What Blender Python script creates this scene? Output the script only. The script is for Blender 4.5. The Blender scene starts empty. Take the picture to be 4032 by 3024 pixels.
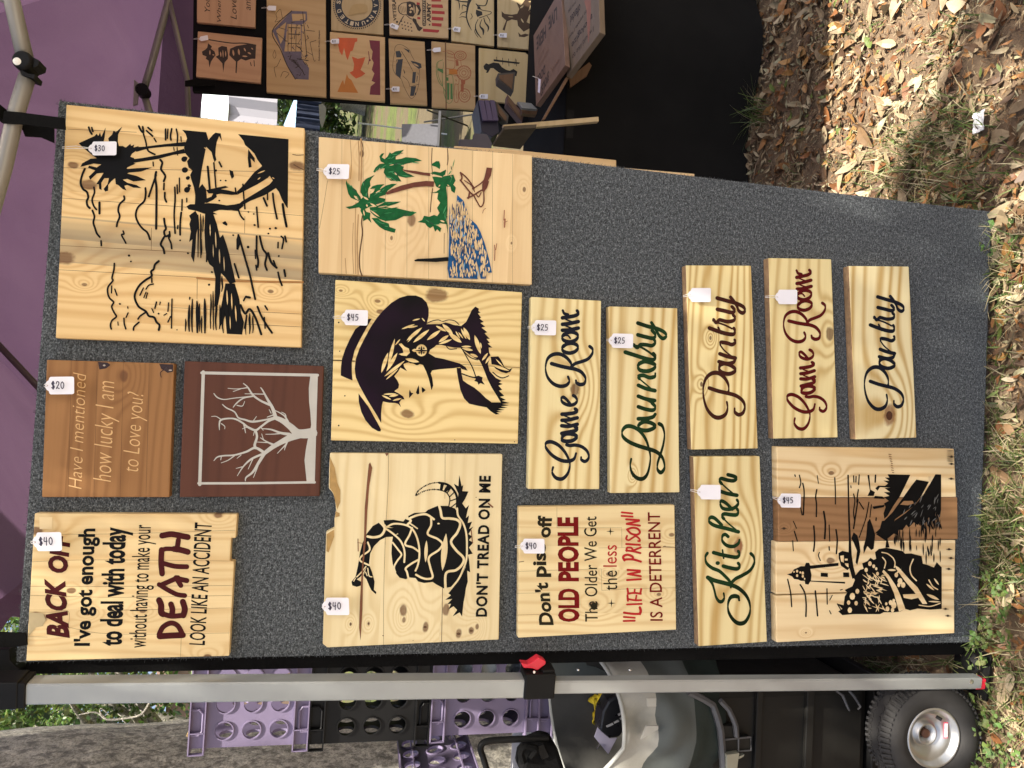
import bpy, bmesh, math, random
from mathutils import Vector, Matrix, noise
from mathutils.geometry import tessellate_polygon
R = math.radians
scene = bpy.context.scene
COL = scene.collection

# ---------------------------------------------------------------- camera
F = 2850.0
CAM = Vector((0, 0, 1.4504))
MR = Vector((0.99818948, -0.0197332, 0.05681854))     # camera right, down, forward in world axes (rows of M)
MD = Vector((0.05169441, -0.20145535, -0.97813263))
MF = Vector((0.03074811, 0.9792989, -0.20007052))
cam = bpy.data.cameras.new('camera')
camo = bpy.data.objects.new('camera', cam)
COL.objects.link(camo)
cam.sensor_fit = 'HORIZONTAL'
cam.sensor_width = 36.0
cam.lens = 36.0 * F / 4032.0
cam.clip_start = 0.05
cam.clip_end = 500
# the phone was held on its side: picture-right is down, picture-up is right
xa, ya, za = MD.normalized(), MR.normalized(), (-MF).normalized()
camo.matrix_world = Matrix(((xa.x, ya.x, za.x, CAM.x), (xa.y, ya.y, za.y, CAM.y), (xa.z, ya.z, za.z, CAM.z), (0, 0, 0, 1)))
scene.camera = camo

# ---------------------------------------------------------------- light
SUN = Vector((0.22, -0.33, 1.0)).normalized()
world = bpy.data.worlds.new('World')
scene.world = world
world.use_nodes = True
wn = world.node_tree
for n in list(wn.nodes): wn.nodes.remove(n)
sky = wn.nodes.new('ShaderNodeTexSky')
sky.sky_type = 'NISHITA'
sky.sun_disc = False
sky.sun_elevation = math.asin(SUN.z)
sky.sun_rotation = math.atan2(SUN.x, SUN.y)
sky.air_density = 0.8; sky.dust_density = 5.0; sky.ozone_density = 0.6
bg = wn.nodes.new('ShaderNodeBackground'); bg.inputs['Strength'].default_value = 0.11
wo = wn.nodes.new('ShaderNodeOutputWorld')
tn = wn.nodes.new('ShaderNodeMix'); tn.data_type = 'RGBA'; tn.blend_type = 'MULTIPLY'; tn.inputs[0].default_value = 1.0; tn.inputs[7].default_value = (1.0, 0.97, 0.93, 1)   # slight warm tint put into the sky light to offset its blue
wn.links.new(sky.outputs[0], tn.inputs[6]); wn.links.new(tn.outputs[2], bg.inputs[0]); wn.links.new(bg.outputs[0], wo.inputs[0])
sl = bpy.data.lights.new('sun', 'SUN'); sl.energy = 5.0; sl.angle = R(0.53); sl.color = (1.0, 0.93, 0.82)
so = bpy.data.objects.new('sun', sl); COL.objects.link(so)
so.rotation_euler = (-SUN).to_track_quat('-Z', 'Y').to_euler()
scene.view_settings.view_transform = 'Standard'
scene.view_settings.look = 'None'
scene.view_settings.exposure = 1.55
scene.view_settings.gamma = 1.0
scene.cycles.max_bounces = 8
scene.cycles.sample_clamp_indirect = 6.0

# ---------------------------------------------------------------- helpers
Y0 = 1.4528                      # front face of the display board
def ray(px, py):                 # direction through a point of the 4032 x 3024 photograph
    return MR * ((1512 - py) / F) + MD * ((px - 2016) / F) + MF
def at_y(px, py, y):
    d = ray(px, py); return CAM + d * (y / d.y)
def at_z(px, py, z):
    d = ray(px, py); return CAM + d * ((z - CAM.z) / d.z)
def on_plane(px, py, p, n):
    d = ray(px, py); return CAM + d * ((p - CAM).dot(n) / d.dot(n))
def project(p):
    v = p - CAM; z = v.dot(MF); return (2016 + F * v.dot(MD) / z, 1512 - F * v.dot(MR) / z)

def nums(s): 
    v = [float(q) for q in s.replace(',', ' ').split()]
    return [(v[i], v[i + 1]) for i in range(0, len(v) - 1, 2)]

class MB:
    """collects faces, builds ONE mesh object"""
    def __init__(s): s.v = []; s.f = []; s.m = []; s.c = None
    def quad(s, a, b, c, d, m=0):
        i = len(s.v); s.v += [a, b, c, d]; s.f.append((i, i + 1, i + 2, i + 3)); s.m.append(m)
    def face(s, pts, m=0):
        i = len(s.v); s.v += list(pts); s.f.append(tuple(range(i, i + len(pts)))); s.m.append(m)
    def box(s, c, h, ax=None, m=0):
        c = Vector(c); a = ax or (Vector((1, 0, 0)), Vector((0, 1, 0)), Vector((0, 0, 1)))
        p = [c + a[0] * (x * h[0]) + a[1] * (y * h[1]) + a[2] * (z * h[2]) for x in (-1, 1) for y in (-1, 1) for z in (-1, 1)]
        i = len(s.v); s.v += p
        for q in ((0, 1, 3, 2), (4, 6, 7, 5), (0, 4, 5, 1), (2, 3, 7, 6), (0, 2, 6, 4), (1, 5, 7, 3)):
            s.f.append(tuple(i + k for k in q)); s.m.append(m)
    def prism(s, pts, off, m=0, side=None):
        """closed solid from a polygon of 3D points and an offset vector"""
        n = len(pts); i = len(s.v); off = Vector(off); side = m if side is None else side
        s.v += [Vector(p) for p in pts] + [Vector(p) + off for p in pts]
        nr = Vector((0, 0, 0))
        for k in range(n): nr += Vector(pts[k]).cross(Vector(pts[(k + 1) % n]))
        flip = nr.dot(off) > 0
        q = nr.to_track_quat('Z', 'Y').inverted()
        for t in tessellate_polygon([[q @ Vector(p) for p in pts]]):
            t = tuple(t)
            a, b, c2 = [Vector(pts[k]) for k in t]
            if (b - a).cross(c2 - a).dot(off) > 0: t = t[::-1]
            s.f.append(tuple(i + k for k in t)); s.m.append(m)
            s.f.append(tuple(i + n + k for k in t[::-1])); s.m.append(m)
        for k in range(n):
            k2 = (k + 1) % n; g = (i + k, i + k2, i + n + k2, i + n + k)
            s.f.append(g if not flip else g[::-1]); s.m.append(side)
    def tube(s, path, r, seg=10, m=0, cap=True):
        path = [Vector(p) for p in path]; n = len(path); rr = r if isinstance(r, (list, tuple)) else [r] * n
        i0 = len(s.v); ref = None
        for k, p in enumerate(path):
            t = (path[min(k + 1, n - 1)] - path[max(k - 1, 0)]).normalized()
            if ref is None: ref = Vector((0, 0, 1)) if abs(t.z) < 0.9 else Vector((1, 0, 0))
            a = t.cross(ref).normalized(); b = t.cross(a).normalized(); ref = a.cross(t) 
            for j in range(seg):
                an = 2 * math.pi * j / seg; s.v.append(p + (a * math.cos(an) + b * math.sin(an)) * rr[k])
        for k in range(n - 1):
            for j in range(seg):
                j2 = (j + 1) % seg
                s.f.append((i0 + k * seg + j, i0 + k * seg + j2, i0 + (k + 1) * seg + j2, i0 + (k + 1) * seg + j)); s.m.append(m)
        if cap:
            s.f.append(tuple(i0 + j for j in range(seg))[::-1]); s.m.append(m)
            s.f.append(tuple(i0 + (n - 1) * seg + j for j in range(seg))); s.m.append(m)
    def lathe(s, c, axis, prof, seg=32, m=0):
        """prof: list of (radius, distance along axis)"""
        c = Vector(c); axis = Vector(axis).normalized(); a = axis.orthogonal().normalized(); b = axis.cross(a)
        i0 = len(s.v)
        for r, h in prof:
            for j in range(seg):
                an = 2 * math.pi * j / seg; s.v.append(c + axis * h + (a * math.cos(an) + b * math.sin(an)) * r)
        for k in range(len(prof) - 1):
            for j in range(seg):
                j2 = (j + 1) % seg
                s.f.append((i0 + k * seg + j, i0 + k * seg + j2, i0 + (k + 1) * seg + j2, i0 + (k + 1) * seg + j)); s.m.append(m)
    def build(s, name, mats, parent=None, smooth=False, bevel=0, kind=None, weld=False):
        base = Vector(parent['_o']) if parent is not None else Vector((0, 0, 0))
        me = bpy.data.meshes.new(name)
        me.from_pydata([tuple(Vector(p) - base) for p in s.v], [], s.f)
        for m in (mats if isinstance(mats, (list, tuple)) else [mats]): me.materials.append(m)
        me.polygons.foreach_set('material_index', s.m)
        if s.c is not None:
            at = me.color_attributes.new('tint', 'FLOAT_COLOR', 'POINT')
            fl = []
            for q in s.c: fl += [q[0], q[1], q[2], 1.0]
            at.data.foreach_set('color', fl)
        if bevel or weld:
            bm = bmesh.new(); bm.from_mesh(me)
            bmesh.ops.remove_doubles(bm, verts=bm.verts, dist=1e-5)
            bmesh.ops.recalc_face_normals(bm, faces=bm.faces)
            if bevel:
                ed = [e for e in bm.edges if len(e.link_faces) == 2 and e.calc_face_angle(0) > 0.6]
                bmesh.ops.bevel(bm, geom=ed, offset=bevel, segments=2, affect='EDGES', profile=0.5)
            bm.to_mesh(me); bm.free()
        if smooth: me.polygons.foreach_set('use_smooth', [True] * len(me.polygons))
        me.update()
        o = bpy.data.objects.new(name, me); COL.objects.link(o)
        if parent is not None:
            par = parent
            o.parent = par; o['_o'] = tuple(base)
            if par.type != 'EMPTY' : pass
        else: o['_o'] = (0, 0, 0)
        if kind: o['kind'] = kind
        return o
def thing(name, label, cat, base, group=None):
    o = bpy.data.objects.new(name, None); COL.objects.link(o); o.empty_display_size = 0.05
    o.location = base; o['_o'] = tuple(base); o['label'] = label; o['category'] = cat
    if group: o['group'] = group
    return o
def tag(o, label=None, cat=None, group=None, kind=None):
    if label: o['label'] = label
    if cat: o['category'] = cat
    if group: o['group'] = group
    if kind: o['kind'] = kind
    return o

# ---------------------------------------------------------------- materials
class NT:
    def __init__(s, name):
        s.m = bpy.data.materials.new(name); s.m.use_nodes = True; s.t = s.m.node_tree
        for n in list(s.t.nodes): s.t.nodes.remove(n)
        s.out = s.n('ShaderNodeOutputMaterial')
    def n(s, k, **kw):
        q = s.t.nodes.new(k)
        for a, b in kw.items(): setattr(q, a, b)
        return q
    def l(s, a, b): s.t.links.new(a, b)
    def val(s, sock, v):
        if hasattr(v, 'is_output') or isinstance(v, bpy.types.NodeSocket): s.l(v, sock)
        else: sock.default_value = v
    def math(s, op, a, b=0.0, c=None, clamp=False):
        q = s.n('ShaderNodeMath', operation=op, use_clamp=clamp); s.val(q.inputs[0], a); s.val(q.inputs[1], b)
        if c is not None: s.val(q.inputs[2], c)
        return q.outputs[0]
    def mix(s, f, a, b, blend='MIX'):
        q = s.n('ShaderNodeMix', data_type='RGBA', blend_type=blend); s.val(q.inputs[0], f)
        for i, v in ((6, a), (7, b)):
            if isinstance(v, tuple): v = (v + (1.0,))[:4]
            s.val(q.inputs[i], v)
        return q.outputs[2]
    def noise(s, vec, scale, detail=4, rough=0.55, dist=0.0, w=None):
        q = s.n('ShaderNodeTexNoise'); q.inputs['Scale'].default_value = scale; q.inputs['Detail'].default_value = detail
        q.inputs['Roughness'].default_value = rough; q.inputs['Distortion'].default_value = dist
        if w is not None: q.noise_dimensions = '4D'; s.val(q.inputs['W'], w)
        if vec is not None: s.l(vec, q.inputs['Vector'])
        return q.outputs[0]
    def ramp(s, f, stops, interp='LINEAR'):
        q = s.n('ShaderNodeValToRGB'); s.l(f, q.inputs[0]); r = q.color_ramp; r.interpolation = interp
        while len(r.elements) < len(stops): r.elements.new(0.5)
        for e, (p, c) in zip(r.elements, stops):
            e.position = p; e.color = (c, c, c, 1) if isinstance(c, (int, float)) else (c + (1.0,))[:4]
        return q.outputs[0]
    def obj(s): return s.n('ShaderNodeTexCoord').outputs['Object']
    def bsdf(s, col, rough=0.5, spec=0.5, bump=None, bstr=0.3, bdist=0.002, **kw):
        p = s.n('ShaderNodeBsdfPrincipled'); 
        if isinstance(col, tuple): p.inputs['Base Color'].default_value = (col + (1.0,))[:4]
        else: s.l(col, p.inputs['Base Color'])
        s.val(p.inputs['Roughness'], rough); p.inputs['Specular IOR Level'].default_value = spec
        for k, v in kw.items(): s.val(p.inputs[k.replace('_', ' ')], v)
        if bump is not None:
            b = s.n('ShaderNodeBump'); b.inputs['Strength'].default_value = bstr; b.inputs['Distance'].default_value = bdist
            s.l(bump, b.inputs['Height']); s.l(b.outputs[0], p.inputs['Normal'])
        s.l(p.outputs[0], s.out.inputs[0]); return p
def plain(name, col, rough=0.5, spec=0.35, var=0.12, scale=30.0, bstr=0.1, metal=0.0):
    k = NT(name); v = k.obj(); nz = k.noise(v, scale, 5)
    c = k.mix(nz, tuple(q * (1 - var) for q in col), tuple(min(1, q * (1 + var)) for q in col))
    k.bsdf(c, k.math('MULTIPLY_ADD', nz, 0.2, rough - 0.1), spec, bump=nz, bstr=bstr, bdist=0.002, Metallic=metal)
    return k.m

def wood(name, light, dark, grain='x', planks=(), lo=-0.3, hi=0.3, knots=(), lines=70.0, contrast=0.55, seed=0.0, tone=0.12, stain=0.0, streak=0.25, swirl=1.0, knotcol=(0.13, 0.055, 0.022), rough=0.42, stainr=None):
    """grain: axis the fibres follow in the sign's own frame (x or z); planks: joint positions across it; knots: (x, z, r)"""
    hs = random.Random(int(seed * 31) + 2); u, v = hs.uniform(-1, 1), hs.uniform(-1, 1)
    if light[0] > 0.7: light = (light[0] * (1 + .03 * u), light[1] * (1.05 + .03 * u + .02 * v), light[2] * (1.17 + .03 * u + .12 * v))
    k = NT(name); tc = k.obj(); sp = k.n('ShaderNodeSeparateXYZ'); k.l(tc, sp.inputs[0])
    X, Yv, Z = sp.outputs
    g, c = (X, Z) if grain == 'x' else (Z, X)
    mr = k.n('ShaderNodeMapRange'); k.l(c, mr.inputs[0]); mr.inputs[1].default_value = lo; mr.inputs[2].default_value = hi
    rnd = random.Random(int(seed * 97) + 5)
    edges = [0.0] + [max(0.001, min(0.999, (p - lo) / (hi - lo))) for p in sorted(planks)]
    pid = k.ramp(mr.outputs[0], [(e, rnd.random()) for e in edges], 'CONSTANT')
    ptn = k.ramp(mr.outputs[0], [(e, rnd.random()) for e in edges], 'CONSTANT')
    w = k.math('MULTIPLY_ADD', pid, 7.0, seed)
    cv = k.n('ShaderNodeCombineXYZ'); k.l(k.math('MULTIPLY', g, 0.7), cv.inputs[0]); k.l(k.math('MULTIPLY', c, 7.0), cv.inputs[1]); k.l(k.math('MULTIPLY', Yv, 5.0), cv.inputs[2])
    big = k.noise(cv.outputs[0], 1.6, 2, 0.45, 0.15, w)
    field = k.math('MULTIPLY_ADD', big, 4.6 * swirl, k.math('MULTIPLY', c, lines * 0.55))
    kmask = None
    for (kx, kz, kr) in knots:
        dx = k.math('SUBTRACT', X, kx); dz = k.math('SUBTRACT', Z, kz)
        gx, cz = (dx, dz) if grain == 'x' else (dz, dx)
        d2 = k.math('ADD', k.math('POWER', k.math('MULTIPLY', k.math('ABSOLUTE', gx), 0.62), 2.0), k.math('POWER', k.math('ABSOLUTE', cz), 2.0))
        e = k.math('POWER', 2.718, k.math('MULTIPLY', d2, -1.0 / (kr * 2.4) ** 2))
        field = k.math('MULTIPLY_ADD', e, 3.2, field)
        nz = k.noise(tc, 60.0, 3)
        dd = k.math('MULTIPLY_ADD', nz, kr * 0.5, k.math('SUBTRACT', k.math('SQRT', d2), kr * 0.25))
        mk = k.n('ShaderNodeMapRange', interpolation_type='SMOOTHSTEP'); k.l(dd, mk.inputs[0])
        mk.inputs[1].default_value = kr * 0.42; mk.inputs[2].default_value = kr * 0.72; mk.inputs[3].default_value = 1.0; mk.inputs[4].default_value = 0.0
        kmask = mk.outputs[0] if kmask is None else k.math('MAXIMUM', kmask, mk.outputs[0])
    s1 = k.math('MULTIPLY_ADD', k.math('SINE', k.math('MULTIPLY', field, 6.2832)), 0.5, 0.5)
    ring = k.math('POWER', s1, 2.2)
    fv = k.n('ShaderNodeCombineXYZ'); k.l(k.math('MULTIPLY', g, 6.0), fv.inputs[0]); k.l(k.math('MULTIPLY', c, 260.0), fv.inputs[1]); k.l(Yv, fv.inputs[2])
    fib = k.noise(fv.outputs[0], 1.0, 3, 0.6, 0.0, w)
    sv = k.n('ShaderNodeCombineXYZ'); k.l(k.math('MULTIPLY', g, 1.5), sv.inputs[0]); k.l(k.math('MULTIPLY', c, 28.0), sv.inputs[1]); k.l(Yv, sv.inputs[2])
    stk = k.noise(sv.outputs[0], 1.0, 3, 0.55, 0.2, w)
    amt = k.noise(cv.outputs[0], 0.8, 2, 0.5, 0.0, k.math('ADD', w, 31.0))
    f = k.math('MULTIPLY', ring, k.math('MULTIPLY', contrast, k.math('MULTIPLY_ADD', amt, 1.3, 0.15)))
    f = k.math('ADD', f, k.math('MULTIPLY', k.math('SUBTRACT', stk, 0.45), streak * 1.6))
    f = k.math('ADD', f, k.math('MULTIPLY', k.math('SUBTRACT', fib, 0.5), 0.32), clamp=True)
    col = k.mix(f, light, dark)
    tn = k.math('MULTIPLY_ADD', ptn, 2 * tone, 1.0 - tone)
    tcol = k.n('ShaderNodeCombineColor'); k.l(tn, tcol.inputs[0]); k.l(k.math('MULTIPLY_ADD', ptn, 2.4 * tone, 1.0 - 1.2 * tone), tcol.inputs[1]); k.l(k.math('MULTIPLY_ADD', ptn, 3.0 * tone, 1.0 - 1.5 * tone), tcol.inputs[2])
    col = k.mix(1.0, col, tcol.outputs[0], 'MULTIPLY')
    if stain:
        st = k.noise(cv.outputs[0], 1.1, 3, 0.6, 0.8, k.math('ADD', w, 11.0))
        sm = k.ramp(st, [(0.44, 0.0), (0.62, 1.0)])
        gate = k.math('GREATER_THAN', pid, 0.45) if stainr is None else k.math('MULTIPLY', k.math('GREATER_THAN', c, min(stainr)), k.math('LESS_THAN', c, max(stainr)))
        sm = k.math('MULTIPLY', k.math('MULTIPLY', sm, stain), gate)
        col = k.mix(sm, col, (0.22, 0.19, 0.13))
    if kmask is not None:
        col = k.mix(k.math('MULTIPLY', kmask, k.math('MULTIPLY_ADD', fib, 0.5, 0.55)), col, knotcol)
    k.bsdf(col, k.math('MULTIPLY_ADD', fib, 0.18, rough), 0.22, bump=k.math('ADD', fib, k.math('MULTIPLY', ring, 0.6)), bstr=0.10, bdist=0.0012)
    return k.m

def paint(name, col, rough=0.3, var=0.35, col2=None, scale=45.0):
    k = NT(name); v = k.obj(); nz = k.noise(v, scale, 4); n2 = k.noise(v, 7.0, 2)
    a = tuple(q * (1 - var) for q in col); b = col2 or tuple(min(1, q * (1 + var)) for q in col)
    c = k.mix(k.ramp(n2, [(0.38, 0.0), (0.62, 1.0)]) if col2 else nz, a, b)
    k.bsdf(c, k.math('MULTIPLY_ADD', nz, 0.25, rough + 0.02), 0.09, bump=nz, bstr=0.12, bdist=0.001)
    return k.m

PINE_L, PINE_D = (0.74, 0.54, 0.24), (0.48, 0.27, 0.085)
INK = paint('black_resin', (0.005, 0.005, 0.005), 0.34)
INKP = paint('purple_black_resin', (0.006, 0.005, 0.006), 0.3, col2=(0.013, 0.005, 0.014))
MAROON = paint('maroon_resin', (0.055, 0.008, 0.008), 0.35)
DKRED = paint('dark_red_resin', (0.15, 0.006, 0.006), 0.4)
RED = paint('red_resin', (0.42, 0.022, 0.022), 0.45)
GREEN = paint('dark_green_resin', (0.008, 0.022, 0.008), 0.28, col2=(0.012, 0.045, 0.014))
OLIVE = paint('olive_black_resin', (0.018, 0.015, 0.007), 0.35)
NAVY = paint('navy_resin', (0.008, 0.01, 0.017), 0.3)
BROWNR = paint('brown_resin', (0.045, 0.012, 0.008), 0.33)
LEAFP = paint('green_paint', (0.009, 0.095, 0.028), 0.35, var=0.6, scale=90)
BLUEP = paint('blue_paint', (0.014, 0.085, 0.22), 0.35, var=0.75, scale=120)
TRUNKP = paint('brown_paint', (0.13, 0.045, 0.03), 0.4, var=0.4, scale=90)
SEAM = plain('wood_joint_brown', (0.10, 0.05, 0.02), 0.8)  # dark brown for plank joints, cracks and small holes
REDSTK = plain('resin_streak', (0.17, 0.06, 0.022), 0.4, var=0.4, scale=60)
BARK = plain('bark_edge', (0.30, 0.19, 0.10), 0.8, var=0.6, scale=90, bstr=0.5)
CARVE = plain('carved_groove', (0.62, 0.39, 0.17), 0.6)
SILVER = plain('grey_engraving', (0.46, 0.45, 0.40), 0.45, var=0.15)
TAGW = plain('tag_card', (0.80, 0.79, 0.82), 0.6, var=0.03)
STRING = plain('cotton_string', (0.75, 0.72, 0.66), 0.9)
PENK = plain('pen_ink', (0.03, 0.025, 0.05), 0.5)
HOLE = plain('nail_hole', (0.05, 0.03, 0.015), 0.9)
HOLER = plain('tag_eyelet', (0.30, 0.12, 0.12), 0.6)

# ---------------------------------------------------------------- flat artwork laid on a plane
def smooth_path(p, closed=False, sub=6):
    if len(p) < 3: return p
    out = []; n = len(p)
    rng = range(n) if closed else range(n - 1)
    for i in rng:
        p0, p1, p2, p3 = (p[(i - 1) % n] if closed or i > 0 else p[0]), p[i], p[(i + 1) % n], (p[(i + 2) % n] if closed or i + 2 < n else p[-1])
        for j in range(sub):
            t = j / sub; t2 = t * t; t3 = t2 * t
            out.append(tuple(0.5 * (2 * p1[q] + (p2[q] - p0[q]) * t + (2 * p0[q] - 5 * p1[q] + 4 * p2[q] - p3[q]) * t2 + (3 * p1[q] - p0[q] - 3 * p2[q] + p3[q]) * t3) for q in range(len(p1))))
    if not closed: out.append(p[-1])
    return out
_txt = {}
def glyphs(s, bold=0.0, shear=0.0, space=1.0):
    key = (s, bold, shear, space)
    if key in _txt: return _txt[key]
    cu = bpy.data.curves.new('lettering', 'FONT'); cu.body = s; cu.offset = bold; cu.shear = shear; cu.space_character = space; cu.resolution_u = 3; cu.fill_mode = 'FRONT'
    o = bpy.data.objects.new('lettering', cu); COL.objects.link(o)
    dg = bpy.context.evaluated_depsgraph_get(); me = o.evaluated_get(dg).to_mesh()
    v = [(q.co.x, q.co.y) for q in me.vertices]; f = [tuple(q.vertices) for q in me.polygons]
    bpy.data.objects.remove(o); bpy.data.curves.remove(cu)
    x0, x1 = min(q[0] for q in v), max(q[0] for q in v); y0, y1 = min(q[1] for q in v), max(q[1] for q in v)
    v = [((q[0] - x0) / (x1 - x0), (q[1] - y0) / (y1 - y0)) for q in v]
    _txt[key] = (v, f); return v, f

class Panel:
    """a wooden sign: a thing with a board part and painted / carved parts; coordinates are given in an enlarged view of the photograph and laid back onto the sign's own front plane"""
    def __init__(s, label, zoom, plane, name='wooden_sign', cat='sign', group='carved wooden signs on the grey board', base=None):
        s.ox, s.oy, s.k = zoom; s.p, s.n = plane      # point on front plane, unit normal towards viewer
        s.label = label; s.art = {}; s.i = 0; s.root = None; s.name, s.cat, s.group = name, cat, group; s.base = base
    def W(s, x, y, lift=0.0):
        return on_plane(s.ox + x / s.k, s.oy + y / s.k, s.p + s.n * lift, s.n)
    def L(s, x, y): return s.W(x, y) - Vector(s.root['_o'])
    def board(s, outlines, mat, t=0.019, bevel=0.0016, side=None, bark=None):
        polys = [[s.W(*q) for q in (nums(o) if isinstance(o, str) else o)] for o in outlines]
        allp = [q for pl in polys for q in pl]
        b = sum(allp, Vector()) / len(allp); b = Vector((b.x, b.y, min(q.z for q in allp)))
        s.root = thing(s.name, s.label, s.cat, b, s.group); s.t = t
        m = MB()
        for pl in polys: m.prism(pl, -s.n * t)
        mats = mat(s) if callable(mat) else mat
        s.mat = mats
        o = m.build('board', [mats, bark or side or mats], s.root, bevel=bevel)
        if bark or side:
            for f in o.data.polygons:
                if (f.normal.z > 0.8 and bark) or (side and abs(f.normal.dot(s.n)) < 0.3): f.material_index = 1
        return s
    def _mb(s, key):
        if key not in s.art: s.art[key] = MB()
        s.i += 1
        if key in ('seam', 'streak', 'r0'): return s.art[key], 0.00012 + (s.i % 40) * 5e-6     # joints lie under the paint
        return s.art[key], 0.0004 + s.i * 1.2e-5
    def poly(s, key, pts, smooth=False, lift=0):
        pts = nums(pts) if isinstance(pts, str) else pts
        if smooth: pts = smooth_path(pts, True, 4)
        m, z = s._mb(key); i = len(m.v)
        m.v += [s.W(x, y, z + lift) for x, y in pts]
        for t in tessellate_polygon([[Vector((x, y, 0)) for x, y in pts]]):
            a, b, c = [m.v[i + q] for q in t]
            t = tuple(t) if (b - a).cross(c - a).dot(s.n) > 0 else tuple(t)[::-1]
            m.f.append(tuple(i + q for q in t)); m.m.append(0)
    def stroke(s, key, pts, w=10, smooth=True, thin=None, lift=0, cap=True):
        """pts: 'x y ...' ; w width; thin: narrow width used where the stroke does not run along the picture's x (letters' height)"""
        if isinstance(pts, str): pts = [(x, y, w) for x, y in nums(pts)]
        elif len(pts[0]) == 2: pts = [(x, y, w) for x, y in pts]
        if smooth and len(pts) > 2: pts = smooth_path(pts)
        m, z = s._mb(key); n = len(pts); L = []; Rr = []
        for i, (x, y, ww) in enumerate(pts):
            x0, y0 = pts[max(0, i - 1)][:2]; x1, y1 = pts[min(n - 1, i + 1)][:2]
            tx, ty = x1 - x0, y1 - y0; d = math.hypot(tx, ty) or 1; tx /= d; ty /= d
            if thin is not None: ww = thin + (ww - thin) * abs(tx) ** 0.8
            L.append((x - ty * ww / 2, y + tx * ww / 2)); Rr.append((x + ty * ww / 2, y - tx * ww / 2))
        ring = []
        if cap:
            for (x, y, ww), sg, nb in ((pts[0], -1, pts[1]), (pts[-1], 1, pts[-2])):
                an = math.atan2(y - nb[1], x - nb[0])
                r = (math.hypot(L[0][0] - Rr[0][0], L[0][1] - Rr[0][1]) if sg < 0 else math.hypot(L[-1][0] - Rr[-1][0], L[-1][1] - Rr[-1][1])) / 2
                ring.append([(x + r * math.cos(an + q), y + r * math.sin(an + q)) for q in [math.pi * (j / 6 - 0.5) for j in range(7)]])
        def add(pl, zz):
            i = len(m.v); m.v += [s.W(x, y, zz) for x, y in pl]
            a, b, c = m.v[i], m.v[i + 1], m.v[i + 2]
            t = tuple(range(i, i + len(pl)))
            m.f.append(t if (b - a).cross(c - a).dot(s.n) > 0 else t[::-1]); m.m.append(0)
        for i in range(n - 1):
            add([L[i], L[i + 1], Rr[i + 1], Rr[i]], z + lift + i * 5e-7)
        for j, rg in enumerate(ring): add(rg, z + lift + 1e-6 * j)
    def lens(s, key, a, b, w, bend=0.0, lift=0):
        (x0, y0), (x1, y1) = a, b; dx, dy = x1 - x0, y1 - y0; n = 8; up = []; dn = []
        for i in range(n + 1):
            t = i / n; h = w / 2 * math.sin(math.pi * t) ** 0.8; o = bend * math.sin(math.pi * t); d = math.hypot(dx, dy) or 1
            cx, cy = x0 + dx * t - dy / d * o, y0 + dy * t + dx / d * o
            up.append((cx - dy / d * h, cy + dx / d * h)); dn.append((cx + dy / d * h, cy - dx / d * h))
        s.poly(key, up + dn[::-1][1:-1], lift=lift)
    def dot(s, key, x, y, rx, ry=None, n=12, lift=0, jit=0.0):
        ry = ry or rx; j = [1 + jit * math.sin(i * 12.9898 + x * .7 + y) for i in range(n)]
        s.poly(key, [(x + rx * j[i] * math.cos(6.2832 * i / n), y + ry * j[i] * math.sin(6.2832 * i / n)) for i in range(n)], lift=lift)
    def text(s, key, txt, BL, BR, TR, TL, bold=0.0, shear=0.0, space=1.0):
        v, f = glyphs(txt, bold, shear, space); m, z = s._mb(key); i = len(m.v)
        for (a, b) in v:
            x = (BL[0] * (1 - a) + BR[0] * a) * (1 - b) + (TL[0] * (1 - a) + TR[0] * a) * b
            y = (BL[1] * (1 - a) + BR[1] * a) * (1 - b) + (TL[1] * (1 - a) + TR[1] * a) * b
            m.v.append(s.W(x, y, z))
        for q in f:
            a, b, c = [m.v[i + k] for k in q[:3]]
            q = tuple(q) if (b - a).cross(c - a).dot(s.n) > 0 else tuple(q)[::-1]
            m.f.append(tuple(i + k for k in q)); m.m.append(0)
    def done(s, names):
        """names: key -> (part name, material); key 'wood' islands use the board's own wood"""
        for key, m in s.art.items():
            nm, mt = names[key]
            m.build(nm, mt or s.mat, s.root)
        return s.root
FRONT = Vector((0, -1, 0))
def fp(t=0.019): return (Vector((0, Y0 - t, 0)), FRONT)

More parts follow.
